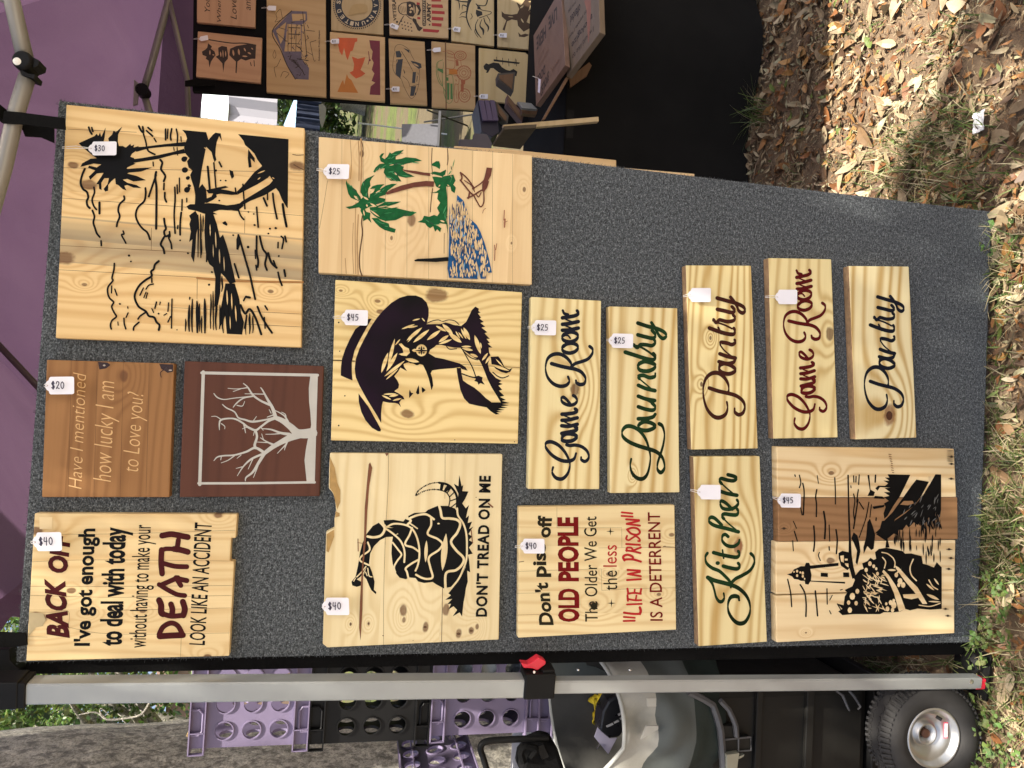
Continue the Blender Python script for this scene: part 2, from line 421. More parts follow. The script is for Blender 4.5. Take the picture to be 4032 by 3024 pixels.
# ---------------------------------------------------------------- price tags
DIG = {'$': ['0.85 .25 .5 .1 .15 .25 .3 .45 .7 .55 .85 .75 .5 .92 .12 .8', '.42 0 .42 1', '.6 0 .6 1'], '2': ['.1 .3 .3 .05 .75 .1 .8 .35 .45 .65 .1 .95 .4 .85 .9 .95'], '3': ['.15 .1 .6 .05 .8 .25 .4 .45 .8 .6 .75 .85 .4 .97 .1 .85'],
       '0': ['.5 .08 .15 .3 .15 .7 .5 .95 .85 .7 .85 .3 .5 .08'], '4': ['.2 .05 .12 .5 .85 .5', '.7 .05 .65 1'], '5': ['.85 .08 .3 .08 .25 .45 .65 .42 .85 .65 .65 .9 .15 .92']}
def price_tag(label, zoom, tip, end, width, txt, plane, lift=0.010, top=None, cant=0.0, group='white price tags'):
    """tip: hole end, end: far end (enlarged-view pixels), width across; top: where the string meets the sign"""
    s = Panel(label, zoom, (plane[0] + plane[1] * lift, plane[1]), 'price_tag', 'price tag', group)
    tx, ty = end[0] - tip[0], end[1] - tip[1]; L = math.hypot(tx, ty); tx /= L; ty /= L; nx, ny = -ty, tx
    def q(a, b): return (tip[0] + tx * a * L + nx * b * width, tip[1] + ty * a * L + ny * b * width)
    out = [(0.0, -.10), (.07, -.26), (.12, -.30), (.15, -.44), (.19, -.5), (.93, -.5), (.985, -.47), (1, -.40), (1, .40), (.985, .47), (.93, .5), (.19, .5), (.15, .44), (.12, .30), (.07, .26), (0.0, .10)]
    pts = [s.W(*q(a, b)) for a, b in out]
    o = sum(pts, Vector()) / len(pts); s.root = thing('price_tag', label, 'price tag', o, group)
    m = MB()
    def bend(p, a): return p + s.n * (0.006 * cant * (a - 0.3))
    m.prism([bend(p, a) for p, (a, b) in zip(pts, out)], -s.n * 0.0006)
    m.build('card', TAGW, s.root)
    s.p = s.p + s.n * (0.006 * cant * 0.6 + 0.0006 + (0.002 if cant > 0 else 0.003 * abs(cant)))
    if txt:
        n = len(txt); hgt = 0.44 * width; cw = hgt * 0.60
        x0 = 0.22 * L
        for i, ch in enumerate(txt):
            for st in DIG[ch]:
                pp = [(x0 + (i + u * 0.8) * cw, (v - 0.55) * hgt) for u, v in nums(st)]
                s.stroke('k', [(tip[0] + tx * a + nx * b, tip[1] + ty * a + ny * b) for a, b in pp], w=width * 0.055)
    s.dot('h', *q(0.10, 0.0), width * 0.035)
    if 'k' in s.art: s.art['k'].build('handwriting', PENK, s.root)
    s.art['h'].build('eyelet', HOLER, s.root)
    h = s.W(*q(0.10, 0)) + s.n * 0.001
    e = on_plane(s.ox + top[0] / s.k, s.oy + top[1] / s.k, plane[0] - plane[1] * 0.004, plane[1]) if top else h + Vector((0, 0, 0.03)) - s.n * lift
    mm = MB(); md = (h + e) / 2 + s.n * 0.003
    for dx in (-0.0012, 0.0012):
        mm.tube([h, md + Vector((dx * 2, 0, 0)), e + Vector((dx, 0, 0.001))], 0.0006, 5)
    mm.build('string', STRING, s.root)
    return s.root
def loc(s, pts):                      # knot spots in the sign's own frame
    return [(s.L(x, y).x, s.L(x, y).z, r) for x, y, r in pts]
def joints(s, pts, ax):
    return [getattr(s.L(x, y), ax) for x, y in pts]

# ================================================================ GROUND
def ground_mat():
    k = NT('ground'); v = k.obj(); sp = k.n('ShaderNodeSeparateXYZ'); k.l(v, sp.inputs[0])
    a = k.noise(v, 9.0, 8, 0.65); b = k.noise(v, 70.0, 4, 0.7); c = k.noise(v, 0.55, 4, 0.6); d = k.noise(v, 3.0, 5, 0.65)
    soil = k.mix(k.ramp(a, [(0.3, 0.0), (0.7, 1.0)]), (0.070, 0.048, 0.031), (0.19, 0.135, 0.085))
    soil = k.mix(k.ramp(b, [(0.55, 0.0), (0.72, 0.6)]), soil, (0.30, 0.22, 0.13))
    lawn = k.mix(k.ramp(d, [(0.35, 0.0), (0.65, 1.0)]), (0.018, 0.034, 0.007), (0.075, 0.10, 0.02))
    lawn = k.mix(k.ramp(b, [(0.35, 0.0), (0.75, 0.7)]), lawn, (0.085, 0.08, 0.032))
    dry_dapple = k.mix(a, (0.045, 0.035, 0.02), (0.10, 0.08, 0.045))
    lawn = k.mix(k.ramp(c, [(0.48, 0.0), (0.58, 1.0)]), lawn, dry_dapple)  # dry patches in the colour stand in for sun and shade mottling
    far = k.math('GREATER_THAN', k.math('ADD', sp.outputs[1], k.math('MULTIPLY', a, 2.0)), 5.6)
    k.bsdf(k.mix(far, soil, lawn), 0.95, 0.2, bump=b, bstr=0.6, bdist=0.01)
    return k.m
m = MB(); N = 60
def G(y): return 0.062 * max(0.0, y - 4.2)
def gz(x, y): return G(y) + 0.018 * (noise.noise(Vector((x * 2.3, y * 2.3, 1))) + 0.5 * noise.noise(Vector((x * 9, y * 9, 4)))) - 0.012
xs = [-160, -60, -20, -8] + [-4 + 8 * i / N for i in range(N + 1)] + [8, 20, 60, 160]
ys = [-30, -8, -3] + [-1 + 7 * i / N for i in range(N + 1)] + [8, 10, 14, 25, 60, 240]
for y in ys:
    for x in xs: m.v.append(Vector((x, y, gz(x, y) if abs(x) < 5 and -2 < y < 7 else G(y) - 0.012)))
nx = len(xs)
for j in range(len(ys) - 1):
    for i in range(nx - 1): m.f.append((j * nx + i, j * nx + i + 1, (j + 1) * nx + i + 1, (j + 1) * nx + i)); m.m.append(0)
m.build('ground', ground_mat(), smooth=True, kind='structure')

def tint_mat(name, rough=0.6, trans=0.25, var=0.25):
    k = NT(name); at = k.n('ShaderNodeAttribute'); at.attribute_name = 'tint'; v = k.obj(); nz = k.noise(v, 60.0, 4)
    c = k.mix(k.math('MULTIPLY', nz, var * 2), at.outputs[0], (0.03, 0.02, 0.012))
    p = k.bsdf(c, rough, 0.4)
    if trans:
        t = k.n('ShaderNodeBsdfTranslucent'); k.l(c, t.inputs[0]); mx = k.n('ShaderNodeMixShader'); mx.inputs[0].default_value = trans
        k.l(p.outputs[0], mx.inputs[1]); k.l(t.outputs[0], mx.inputs[2]); k.l(mx.outputs[0], k.out.inputs[0])
    return k.m
LEAFM = tint_mat('leaf_litter', 0.55, 0.12)
BLADE = tint_mat('grass_blades', 0.5, 0.3, 0.1)
CROWN = tint_mat('tree_leaves', 0.45, 0.35, 0.1)

def add_leaf(m, p, L, w, yaw, pitch, roll, curl, col, nseg=4):
    rot = Matrix.Rotation(yaw, 3, 'Z') @ Matrix.Rotation(pitch, 3, 'Y') @ Matrix.Rotation(roll, 3, 'X')
    i = len(m.v)
    for a in range(nseg + 1):
        t = a / nseg; h = w * (math.sin(math.pi * min(1, t * 0.93 + 0.035)) ** 0.7) * (0.85 + 0.3 * (1 - t))
        zc = curl * L * (4 * (t - .5) ** 2 - .4)
        for b, zz in ((-1, 1), (0, 0), (1, 1)):
            q = Vector((L * (t - .5), b * h / 2, zc + zz * w * 0.16 * abs(curl) * 2.2)); m.v.append(p + rot @ q)
            f = 0.9 if b == 0 else 1.0; m.c.append((col[0] * f, col[1] * f, col[2] * f))
    for a in range(nseg):
        for b in range(2):
            q = i + a * 3 + b; m.f.append((q, q + 1, q + 4, q + 3)); m.m.append(0)
rg = random.Random(77)
LC = [(.42, .32, .19), (.50, .40, .25), (.46, .36, .22), (.27, .165, .08), (.36, .17, .06), (.24, .095, .03), (.50, .41, .25), (.19, .11, .055), (.40, .37, .22), (.40, .21, .065), (.12, .065, .034), (.30, .215, .12), (.12, .07, .04)]
m = MB(); m.c = []
def litter_spot():
    q = rg.random()
    if q < .70: return 1.2 + rg.uniform(-.95, .95) + rg.gauss(0, .18), 1.95 + rg.uniform(-1, 1) + rg.gauss(0, .22)
    if q < .88: return rg.uniform(-1.2, .6), 1.3 + rg.uniform(-.3, .3) + rg.gauss(0, .25)
    return rg.uniform(-2.5, 3.2), rg.uniform(0.7, 5.5)
for i in range(14000):
    x, y = litter_spot()
    big = rg.random(); L = rg.uniform(.012, .03) if big < .72 else (rg.uniform(.03, .05) if big < .91 else rg.uniform(.05, .085))
    c = rg.choice(LC); f = rg.uniform(.75, 1.15); c = tuple(min(.7, q * f) for q in c)
    if rg.random() < .03: c = (.16, .22, .05)
    add_leaf(m, Vector((x, y, gz(x, y) + rg.uniform(.002, .02))), L, L * rg.uniform(.27, .46), rg.gauss(1.2, 1.2), rg.gauss(0, .28), rg.gauss(0, .3), rg.uniform(-.22, .3), c, 4 if L > .03 else 2)
for i in range(34000):
    x, y = litter_spot(); L = rg.uniform(.006, .02); c = rg.choice(LC)
    add_leaf(m, Vector((x, y, gz(x, y) + rg.uniform(.001, .008))), L, L * rg.uniform(.3, .7), rg.uniform(0, 6.3), rg.gauss(0, .3), rg.gauss(0, .3), .1, c, 1)
m.build('leaf_litter', LEAFM, kind='stuff')
def twig(m, x, y, l, a):
    d = Vector((math.cos(a), math.sin(a), 0)); p = Vector((x, y, gz(x, y) + .012)); m.tube([p, p + d * l * .5 + Vector((0, .01, .004)), p + d * l], [.0022, .002, .001], 5)
m = MB()
for i in range(46): twig(m, rg.uniform(-.9, 2.4), rg.uniform(.9, 3.4), rg.uniform(.05, .2), rg.uniform(0, 6.3))
m.build('twigs', plain('twig_bark', (.24, .17, .11), .8), kind='stuff')

def blade(m, x, y, l, a, lean, col, w=.0028):
    d = Vector((math.cos(a), math.sin(a), 0)); n = Vector((-d.y, d.x, 0)); p = Vector((x, y, gz(x, y))); i = len(m.v)
    for k in range(4):
        t = k / 3; q = p + d * (lean * l * t * t) + Vector((0, 0, l * (t - .35 * lean * t * t))); ww = w * (1 - .85 * t)
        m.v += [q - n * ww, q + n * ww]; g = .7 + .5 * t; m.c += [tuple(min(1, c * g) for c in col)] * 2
    for k in range(3): m.f.append((i + 2 * k, i + 2 * k + 1, i + 2 * k + 3, i + 2 * k + 2)); m.m.append(0)
GC = [(.09, .14, .03), (.13, .18, .045), (.22, .24, .09), (.36, .31, .17), (.42, .36, .22), (.06, .10, .025)]
m = MB(); m.c = []
def tuft(x, y, n, r, l, lean=.9, cols=GC):
    for i in range(n):
        a = rg.uniform(0, 6.3); q = r * math.sqrt(rg.random())
        blade(m, x + q * math.cos(a), y + q * math.sin(a), l * rg.uniform(.5, 1.2), rg.uniform(0, 6.3), rg.uniform(.3, 1.3) * lean, rg.choice(cols), rg.uniform(.0012, .0028))
for px, py, n, r, l in ((3000, 440, 60, .06, .13), (3640, 640, 110, .13, .08), (3560, 760, 100, .12, .07), (3720, 560, 100, .12, .08), (3500, 600, 50, .08, .06), (3760, 760, 60, .1, .07), (3420, 690, 40, .08, .05), (3830, 520, 60, .1, .07), (3900, 700, 50, .1, .07), (3760, 150, 40, .08, .06), (3480, 480, 26, .06, .04), (3300, 640, 20, .05, .04), (3120, 700, 20, .06, .05), (3650, 330, 30, .08, .05), (3420, 120, 20, .06, .04), (3960, 1000, 70, .09, .07), (3990, 1150, 50, .08, .06)):
    p = at_z(px, py, 0); tuft(p.x, p.y, n, r, l)
for i in range(75):
    px = rg.uniform(3870, 4040); py = rg.uniform(1000, 3020); p = at_z(px, py, 0)
    if py < 1700 and rg.random() < .6 or abs(py - 2690) < 75 and px < 3960: continue
    tuft(p.x, p.y, 20, .06, rg.uniform(.025, .06), 1.3)
for i in range(34):
    p = at_z(rg.uniform(3835, 3875), rg.uniform(1900, 2560), 0); tuft(p.x, Y0 - rg.uniform(.01, .04), 5, .02, rg.uniform(.03, .09), .7)
for i in range(30):
    p = at_z(rg.uniform(3300, 3850), rg.uniform(2560, 2680), 0); tuft(p.x, p.y, 8, .03, .06)
for i in range(260):
    x, y = rg.uniform(-2.2, 3.5), rg.uniform(.8, 5.5); tuft(x, y, 8, .05, rg.uniform(.02, .05))
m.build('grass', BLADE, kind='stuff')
m = MB(); m.c = []
for i in range(80):                                     # little clover-like weeds by the foot of the board and the wheel
    px, py = rg.choice(((3930, 2320), (3920, 2560), (3960, 2420), (3895, 2740), (3915, 2830), (3900, 2990), (3960, 2240), (3990, 2500), (3875, 2520), (3990, 2950), (4000, 900), (3905, 960)))
    px, py = px + rg.gauss(0, 30), py + rg.gauss(0, 46)
    if abs(py - 2684) < 40 and px < 3930: continue
    p = at_z(px, py, 0); h = rg.uniform(.012, .045)
    for k in range(3):
        a = k * 2.1 + rg.uniform(0, 1); L = rg.uniform(.008, .017)
        add_leaf(m, Vector((p.x + .007 * math.cos(a), p.y + .007 * math.sin(a), h + rg.uniform(-.004, .004))), L, L * .85, a, rg.gauss(-.25, .25), rg.gauss(0, .3), .15, tuple(q * rg.uniform(.8, 1.2) for q in (.12, .19, .05)), 2)
m.build('weeds', BLADE, kind='stuff')

m = MB(); m.face([Vector((-40, -7.5, .004)), Vector((40, -7.5, .004)), Vector((40, -1.3, .004)), Vector((-40, -1.3, .004))])
m.build('path', plain('bounce_strip', (.44, .41, .35), .9, var=.3, scale=6), kind='structure')      # unseen strip added behind the camera to bounce warm light onto the board
p = at_z(3878, 482, 0); t = thing('litter', 'scrap of crumpled silver foil on the leaves', 'litter', (p.x, p.y, 0)); m = MB()
for i in range(7):
    for j in range(5): m.v.append(Vector((p.x - .026 + .0085 * i, p.y - .016 + .008 * j, .018 + .009 * noise.noise(Vector((i * 1.7, j * 1.9, 3))))))
for i in range(6):
    for j in range(4): m.f.append((i * 5 + j, i * 5 + j + 1, i * 5 + j + 6, i * 5 + j + 5)); m.m.append(0)
m.build('foil', plain('silver_foil', (.55, .56, .58), .3, metal=.6), t)

# ================================================================ TREES AND FAR THINGS
def bark_mat(name, a, b, sc=14.0):
    k = NT(name); v = k.obj(); mp = k.n('ShaderNodeMapping'); mp.inputs['Scale'].default_value = (1, 1, 0.55); k.l(v, mp.inputs[0])
    vo = k.n('ShaderNodeTexVoronoi'); vo.feature = 'DISTANCE_TO_EDGE'; vo.inputs['Scale'].default_value = sc; 
    nz = k.noise(mp.outputs[0], sc * 1.3, 6, .65); dv = k.n('ShaderNodeVectorMath', operation='MULTIPLY_ADD'); 
    k.l(mp.outputs[0], dv.inputs[0]); dv.inputs[1].default_value = (1, 1, 1); k.l(nz, dv.inputs[2]); 
    k.l(dv.outputs[0], vo.inputs['Vector'])
    h = k.math('MULTIPLY_ADD', k.ramp(vo.outputs['Distance'], [(0.0, 0.0), (0.10, 1.0)]), 0.40, k.math('MULTIPLY', nz, 1.0))
    n2 = k.noise(v, 2.2, 3); fine = k.noise(v, 95, 4, .7); sp_ = k.noise(mp.outputs[0], sc * 1.5, 6, .72)
    c = k.mix(k.ramp(n2, [(0.42, 0), (0.60, 1)]), a, b)
    c = k.mix(k.ramp(sp_, [(0.40, 1.0), (0.54, 0.0)]), c, tuple(q * .34 for q in a))
    c = k.mix(k.ramp(fine, [(0.38, .7), (0.52, 0)]), c, tuple(q * .4 for q in b))
    c = k.mix(k.ramp(vo.outputs['Distance'], [(0.0, .8), (0.07, 0.0)]), c, tuple(q * .2 for q in a))
    h = k.math('ADD', h, sp_)
    k.bsdf(c, .9, .2, bump=k.math('ADD', h, k.math('MULTIPLY', fine, .3)), bstr=0.9, bdist=0.03); return k.m
BARKM = bark_mat('oak_bark', (.72, .68, .59), (.60, .56, .46), 24.0)
def limb(m, pts, r, seg=14, bump=0.0):
    pts = [Vector(p) for p in smooth_path([tuple(p) for p in pts], sub=8)]; n = len(pts); rr = [r[0] + (r[1] - r[0]) * i / (n - 1) for i in range(n)]
    i0 = len(m.v); m.tube(pts, rr, seg, cap=False)
    if bump:
        for i in range(i0, len(m.v)):
            v = m.v[i]; c = pts[(i - i0) // seg]; d = (v - c); m.v[i] = c + d * (1 + bump * noise.noise(v * 2.2) + bump * .5 * noise.noise(v * 7))
def crown(m, c, r, n, size, cols, rnd, squash=.75, clumps=26):
    cl = []
    for i in range(clumps):
        u = Vector((rnd.gauss(0, 1), rnd.gauss(0, 1), rnd.gauss(0, 1))).normalized() * r * rnd.uniform(.35, 1.0); u.z *= squash; cl.append((c + u, r * rnd.uniform(.2, .42), rnd.uniform(.6, 1.25)))
    for i in range(n):
        q, cr, f = cl[int(rnd.random() * clumps)]
        p = q + Vector((rnd.gauss(0, .5), rnd.gauss(0, .5), rnd.gauss(0, .4))) * cr
        L = size * rnd.uniform(.6, 1.3); col = tuple(k * f * rnd.uniform(.75, 1.25) for k in rnd.choice(cols))
        a = Vector((rnd.gauss(0, 1), rnd.gauss(0, 1), rnd.gauss(0, .7))).normalized(); b = a.orthogonal().normalized(); b = (b * math.cos(rnd.random() * 6.3) + a.cross(b) * math.sin(rnd.random() * 6.3))
        k = len(m.v); m.v += [p - a * L * .5, p + b * L * .22, p + a * L * .5, p - b * L * .22]; m.c += [col] * 4; m.f.append((k, k + 1, k + 2, k + 3)); m.m.append(0)
def tree(label, base, h, cc, r, n, size, cols, seed, tr=.14, extra=(), group='trees behind the stall', clumps=26, name='oak_tree'):
    rnd = random.Random(seed); t = thing(name, label, 'tree', base, group); b = Vector(base); cc = Vector(cc)
    m = MB(); limb(m, [b, b.lerp(cc, .35) + Vector((.1, 0, .2)), b.lerp(cc, .75), cc], (tr, tr * .45), 10, .06)
    for i in range(6):
        e = cc + Vector((rnd.gauss(0, .6), rnd.gauss(0, .6), rnd.gauss(0, .35))) * r; limb(m, [b.lerp(cc, .6 + .06 * i), b.lerp(cc, .8).lerp(e, .5) + Vector((0, 0, .2)), e], (tr * .4, .012), 7)
    for e in extra: limb(m, e[0], e[1], 7)
    m.build('trunk', BARKM, t, smooth=True)
    m = MB(); m.c = []; crown(m, cc, r, n, size, cols, rnd, clumps=clumps); m.build('crown', CROWN, t)
    return t
DKG = [(.045, .085, .02), (.06, .11, .025), (.09, .15, .03), (.035, .06, .018)]
LTG = [(.09, .15, .03), (.12, .20, .04), (.16, .24, .06), (.06, .10, .025)]
# the big oak beside the stall: trunk seen behind the crates, its boughs reach over the stall out of the frame
big = thing('oak_tree', 'wide rough oak trunk behind the stacked crates', 'tree', (-2.22, 3.4, 0))
m = MB(); limb(m, [(-2.16, 3.45, -.1), (-2.12, 3.4, 1.0), (-2.09, 3.4, 2.2), (-2.08, 3.35, 3.4), (-1.9, 3.2, 4.6)], (.70, .52), 48, .05)
limb(m, [(-2.16, 3.45, -.3), (-2.15, 3.44, .0), (-2.13, 3.42, .35)], (.95, .66), 40, .16)
limb(m, [(-1.9, 3.2, 4.4), (-.6, 2.0, 5.4), (1.0, .5, 6.0), (2.4, -1.0, 6.3)], (.3, .05), 14, .05); limb(m, [(-2.0, 3.2, 4.2), (-2.0, 1.2, 5.4), (-1.2, -.6, 6.2)], (.26, .05), 14, .05); limb(m, [(-1.9, 3.2, 4.5), (-3.2, 4.4, 6.0), (-4, 5, 7)], (.28, .05), 14)
m.build('trunk', BARKM, big, smooth=True)
rnd = random.Random(31); m = MB(); m.c = []
def lit(p):
    # how thick the foliage is where the sunbeam towards this spot passes: thin over the sunny patches of ground and board
    t = (p.y - Y0) / SUN.y; q = p - SUN * t
    if t > 0: pass
    q = p - SUN * ((p.y - Y0) / SUN.y)
    if -.62 < q.x < .62 and 0 < q.z < 2.15:
        for (x, z, rx, rz, k) in ((-.36, 1.90, .22, .20, .25), (-.30, 1.25, .22, .18, .5), (.30, .42, .30, .40, .55), (-.40, .10, .3, .2, .5)):
            if ((q.x - x) / rx) ** 2 + ((q.z - z) / rz) ** 2 < 1: return k
        return 1.0
    q = p - SUN * ((p.y - 3.0) / SUN.y)
    if -2.7 < q.x < -1.2 and 0 < q.z < 3.2: return .12
    g = p - SUN * ((p.z - 2.6) / SUN.z)
    if -.6 < g.x < 2.5 and 1.5 < g.y < 4.6: return 0      # the beams that fall on the canopy roof
    g = p - SUN * (p.z / SUN.z)
    if g.y < -.6: return .25
    for (px, py, rx, ry, k) in ((3430, 160, .42, .36, .0), (3420, 470, .30, .22, .04), (3640, 80, .25, .14, .05), (3330, 700, .12, .1, .05), (3960, 560, .22, .12, .1), (3980, 1000, .25, .10, .2), (3960, 1900, .5, .14, .35), (3980, 2600, .5, .16, .2), (3930, 2950, .2, .1, .2)):
        c = at_z(px, py, 0)
        if ((g.x - c.x) / rx) ** 2 + ((g.y - c.y) / ry) ** 2 < 1: return k
    return .75
cl = []
for i in range(420):
    z = rnd.uniform(4.0, 6.6); cl.append(Vector((rnd.uniform(-4.0, 4.6), rnd.uniform(-3.6, 3.0), z)))
for i in range(36000):
    if i % 2: q = rnd.choice(cl); p = q + Vector((rnd.gauss(0, .22), rnd.gauss(0, .22), rnd.gauss(0, .18)))
    else:
        s_ = Vector((rnd.uniform(-1.0, 2.4), rnd.uniform(.9, 3.2), 0)); h = rnd.uniform(3.6, 6.0); p = s_ + SUN * (h / SUN.z)
        if s_.y > 1.45 and abs(s_.x) < .5: p = Vector((s_.x, Y0, rnd.uniform(0, 2.1))) + SUN * ((h) / SUN.z)
    if p.z < 3.4 or rnd.random() > lit(p): continue
    if (p.y > 1.3 and -.7 < p.x < 2.6 and p.z < 3.8): continue
    L = rnd.uniform(.06, .11); col = tuple(k * rnd.uniform(.7, 1.3) for k in rnd.choice(DKG))
    a = Vector((rnd.gauss(0, 1), rnd.gauss(0, 1), rnd.gauss(0, .5))).normalized(); b = a.orthogonal().normalized(); b = (b * math.cos(rnd.random() * 6.3) + a.cross(b) * math.sin(rnd.random() * 6.3))
    k = len(m.v); m.v += [p - a * L * .5, p + b * L * .24, p + a * L * .5, p - b * L * .24]; m.c += [col] * 4; m.f.append((k, k + 1, k + 2, k + 3)); m.m.append(0)
m.build('crown', CROWN, big)
p1 = at_y(330, 2790, 8.0); p2 = at_y(640, 2700, 8.0)
tw = lambda *a: [at_y(px, py, 6.6) for px, py in a]
tree('leafy oak with pale bare twigs, nearest behind the grey tent leg', (p1.x - 2.2, 8.6, G(8.6)), 4, (p1.x - .2, 8.3, p1.z + .15), 1.5, 8500, .085, LTG + DKG + DKG, 3, .16,
     (((tw((605, 2730), (560, 2810), (480, 2830), (420, 2832), (390, 2810), (360, 2805), (310, 2815))), (.011, .005)), ((tw((480, 2830), (500, 2850), (530, 2860))), (.006, .003)), ((tw((420, 2832), (395, 2805), (400, 2790), (430, 2815))), (.007, .003)), ((tw((510, 2815), (535, 2850))), (.005, .003))), clumps=24)
tree('bright green leafy tree at the top corner above the trunk', at_y(60, 3400, 11).xy.to_3d(), 5, at_y(60, 2830, 11), 2.0, 12000, .085, LTG, 5, .15)
tree('small dark tree beside the lavender crate against the sky', at_y(700, 3300, 13).xy.to_3d(), 5, at_y(770, 2870, 13), 1.0, 1300, .10, DKG + LTG, 9, .05, clumps=14)
tree('dark spreading tree far behind the tent leg', at_y(120, 3200, 16).xy.to_3d(), 6, at_y(130, 2680, 16), 2.4, 4000, .15, DKG + LTG, 12, .2, clumps=20)
for i, (px, py, Y, r, lab) in enumerate(((1000, 120, 34, 5.5, 'far tall tree behind the white tent'), (1330, 420, 40, 4.2, 'far tree above the dark blue booth'), (1260, 250, 46, 6.0, 'farthest round tree past the lawn'), (1500, -300, 30, 6.0, 'shady tree standing far to the right of the lawn'))):
    c = at_y(px, py, Y); tree(lab, (c.x, Y, G(Y)), 8, (c.x, Y, max(c.z, 3.2 + G(Y))), r, 5000, .45, DKG + LTG, 40 + i, .3, group='trees far across the lawn')
# far stalls seen between the two display boards
WHITE = plain('white_canopy_fabric', (.33, .33, .37), .7, var=.06, scale=3); ROOFW = plain('pale_canopy_roof', (.42, .48, .49), .7, var=.04, scale=2)
def far_tent(label, x0, x1, y, d, ze, za, zb, wall, roof, pole):
    zg = G(y); t = thing('market_tent', label, 'tent', ((x0 + x1) / 2, y, zg), 'other stalls across the lawn')
    m = MB(); ap = Vector(((x0 + x1) / 2, y + d / 2, za)); c = [Vector((x0, y, ze)), Vector((x1, y, ze)), Vector((x1, y + d, ze)), Vector((x0, y + d, ze))]
    for i in range(4): m.face([c[i], c[(i + 1) % 4], ap])
    m.build('roof', roof, t)
    m = MB(); n = 40
    for (a, b) in ((c[0], c[1]), (c[0], c[3])):
        for i in range(n):
            f = lambda q: a.lerp(b, q / n) + Vector((0, .05 * math.sin(q * 1.3) + .03 * math.sin(q * 3.1), 0))
            m.quad(f(i), f(i + 1), f(i + 1) + Vector((0, 0, zb - ze)), f(i) + Vector((0, 0, zb - ze)))
    m.build('side_wall', wall, t)
    for q in c[:2]:
        m = MB(); m.box((q.x, q.y - .06, (ze + zg) / 2), (.03, .03, (ze - zg) / 2)); m.build('pole', pole, t)
POLEG = plain('grey_pole', (.55, .56, .56), .4)
pa, pb = at_y(905, 480, 9.0), at_y(1090, 330, 9.0)
far_tent('white market tent with closed side wall across the lawn', pa.x - .4, pa.x + 3.0, 9.0, 3.0, at_y(900, 420, 9.0).z, at_y(640, 300, 10.5).z, at_y(1094, 400, 9.0).z, WHITE, ROOFW, POLEG)
DKB = plain('dark_navy_cloth', (.02, .028, .055), .7, var=.6, scale=6)
pc = at_y(1230, 470, 15.0)
far_tent('small dark blue stall beyond the white tent', pc.x - .5, pc.x + .55, 15.0, 1.2, at_y(1165, 470, 15).z, at_y(1120, 440, 15.6).z, at_y(1262, 470, 15).z, DKB, plain('blue_roof', (.16, .26, .36), .6), POLEG)
# a folding chair and a feather banner on the lawn
GREYC = plain('grey_canvas', (.10, .10, .11), .8, var=.2); TEAL = plain('teal_canvas', (.015, .06, .06), .7); BLK = plain('black_plastic', (.012, .012, .012), .42, var=.2, bstr=.15)
b = at_y(1268, 440, 11.0); g_ = G(11); t = thing('banner_flag', 'white feather banner standing by the dark stall', 'banner', (b.x, 11.0, g_))
m = MB(); m.tube([(b.x - .10, 11, g_), (b.x - .10, 11, 1.75)], .012, 8); m.build('pole', POLEG, t)
m = MB(); m.prism([at_y(*q, 11.0) for q in ((1255, 412), (1272, 408), (1284, 425), (1280, 470), (1268, 505), (1258, 470))], (0, .02, 0)); m.build('cloth', WHITE, t)
Yc = 9.0; b = at_y(1380, 470, Yc); g_ = G(Yc); t = thing('camp_chair', 'grey folding camp chair on the lawn', 'chair', (b.x, Yc, g_))
m = MB(); m.prism([Vector((b.x - .25, Yc, g_ + .40)), Vector((b.x + .25, Yc, g_ + .40)), Vector((b.x + .23, Yc + .4, g_ + .35)), Vector((b.x - .23, Yc + .4, g_ + .35))], (0, 0, .03)); m.build('seat', GREYC, t)
m = MB(); m.prism([Vector((b.x - .25, Yc + .4, g_ + .35)), Vector((b.x + .25, Yc + .4, g_ + .35)), Vector((b.x + .22, Yc + .52, g_ + .86)), Vector((b.x - .2, Yc + .52, g_ + .84))], (0, .03, 0)); m.build('backrest', GREYC, t)
for sx, sy in ((-1, 0), (1, 0), (-1, .4), (1, .4)):
    m = MB(); m.tube([(b.x + sx * .26, Yc + sy, g_), (b.x + sx * .24, Yc + (.4 - sy), g_ + .58)], .011, 7); m.build('leg', BLK, t)
for px, Y, lab, mt, w in ((350, 12.0, 'thin steel post far out on the lawn', POLEG, .02),):
    c = at_y(1400, px, Y); t = thing('post', lab, 'post', (c.x, Y, G(Y))); m = MB(); m.tube([(c.x, Y, G(Y)), (c.x, Y, G(Y) + 1.1)], w, 10); m.build('shaft', mt, t); m = MB(); m.box((c.x, Y, G(Y) + .02), (.10, .10, .02)); m.build('base', mt, t)
# brown roofed house between the trees
c = at_y(590, 2830, 30); t = thing('house', 'brown roofed house glimpsed between the trees', 'house', (c.x, 30, 0)); zt = at_y(545, 2825, 30).z; ze = at_y(640, 2800, 30).z
m = MB(); m.box((c.x + 2.0, 33, ze / 2), (3.5, 2.5, ze / 2)); m.build('wall', plain('house_wall', (.16, .11, .08), .8), t)
m = MB(); m.prism([(c.x - 2.2, 30.2, ze), (c.x + 6, 30.2, ze), (c.x + 6, 33, zt), (c.x - .2, 33, zt)], (0, .15, .2)); m.prism([(c.x - 2.2, 35.8, ze), (c.x + 6, 35.8, ze), (c.x + 6, 33, zt), (c.x - .2, 33, zt)], (0, .15, .2)); m.build('roof', plain('brown_roof', (.11, .065, .045), .8), t)
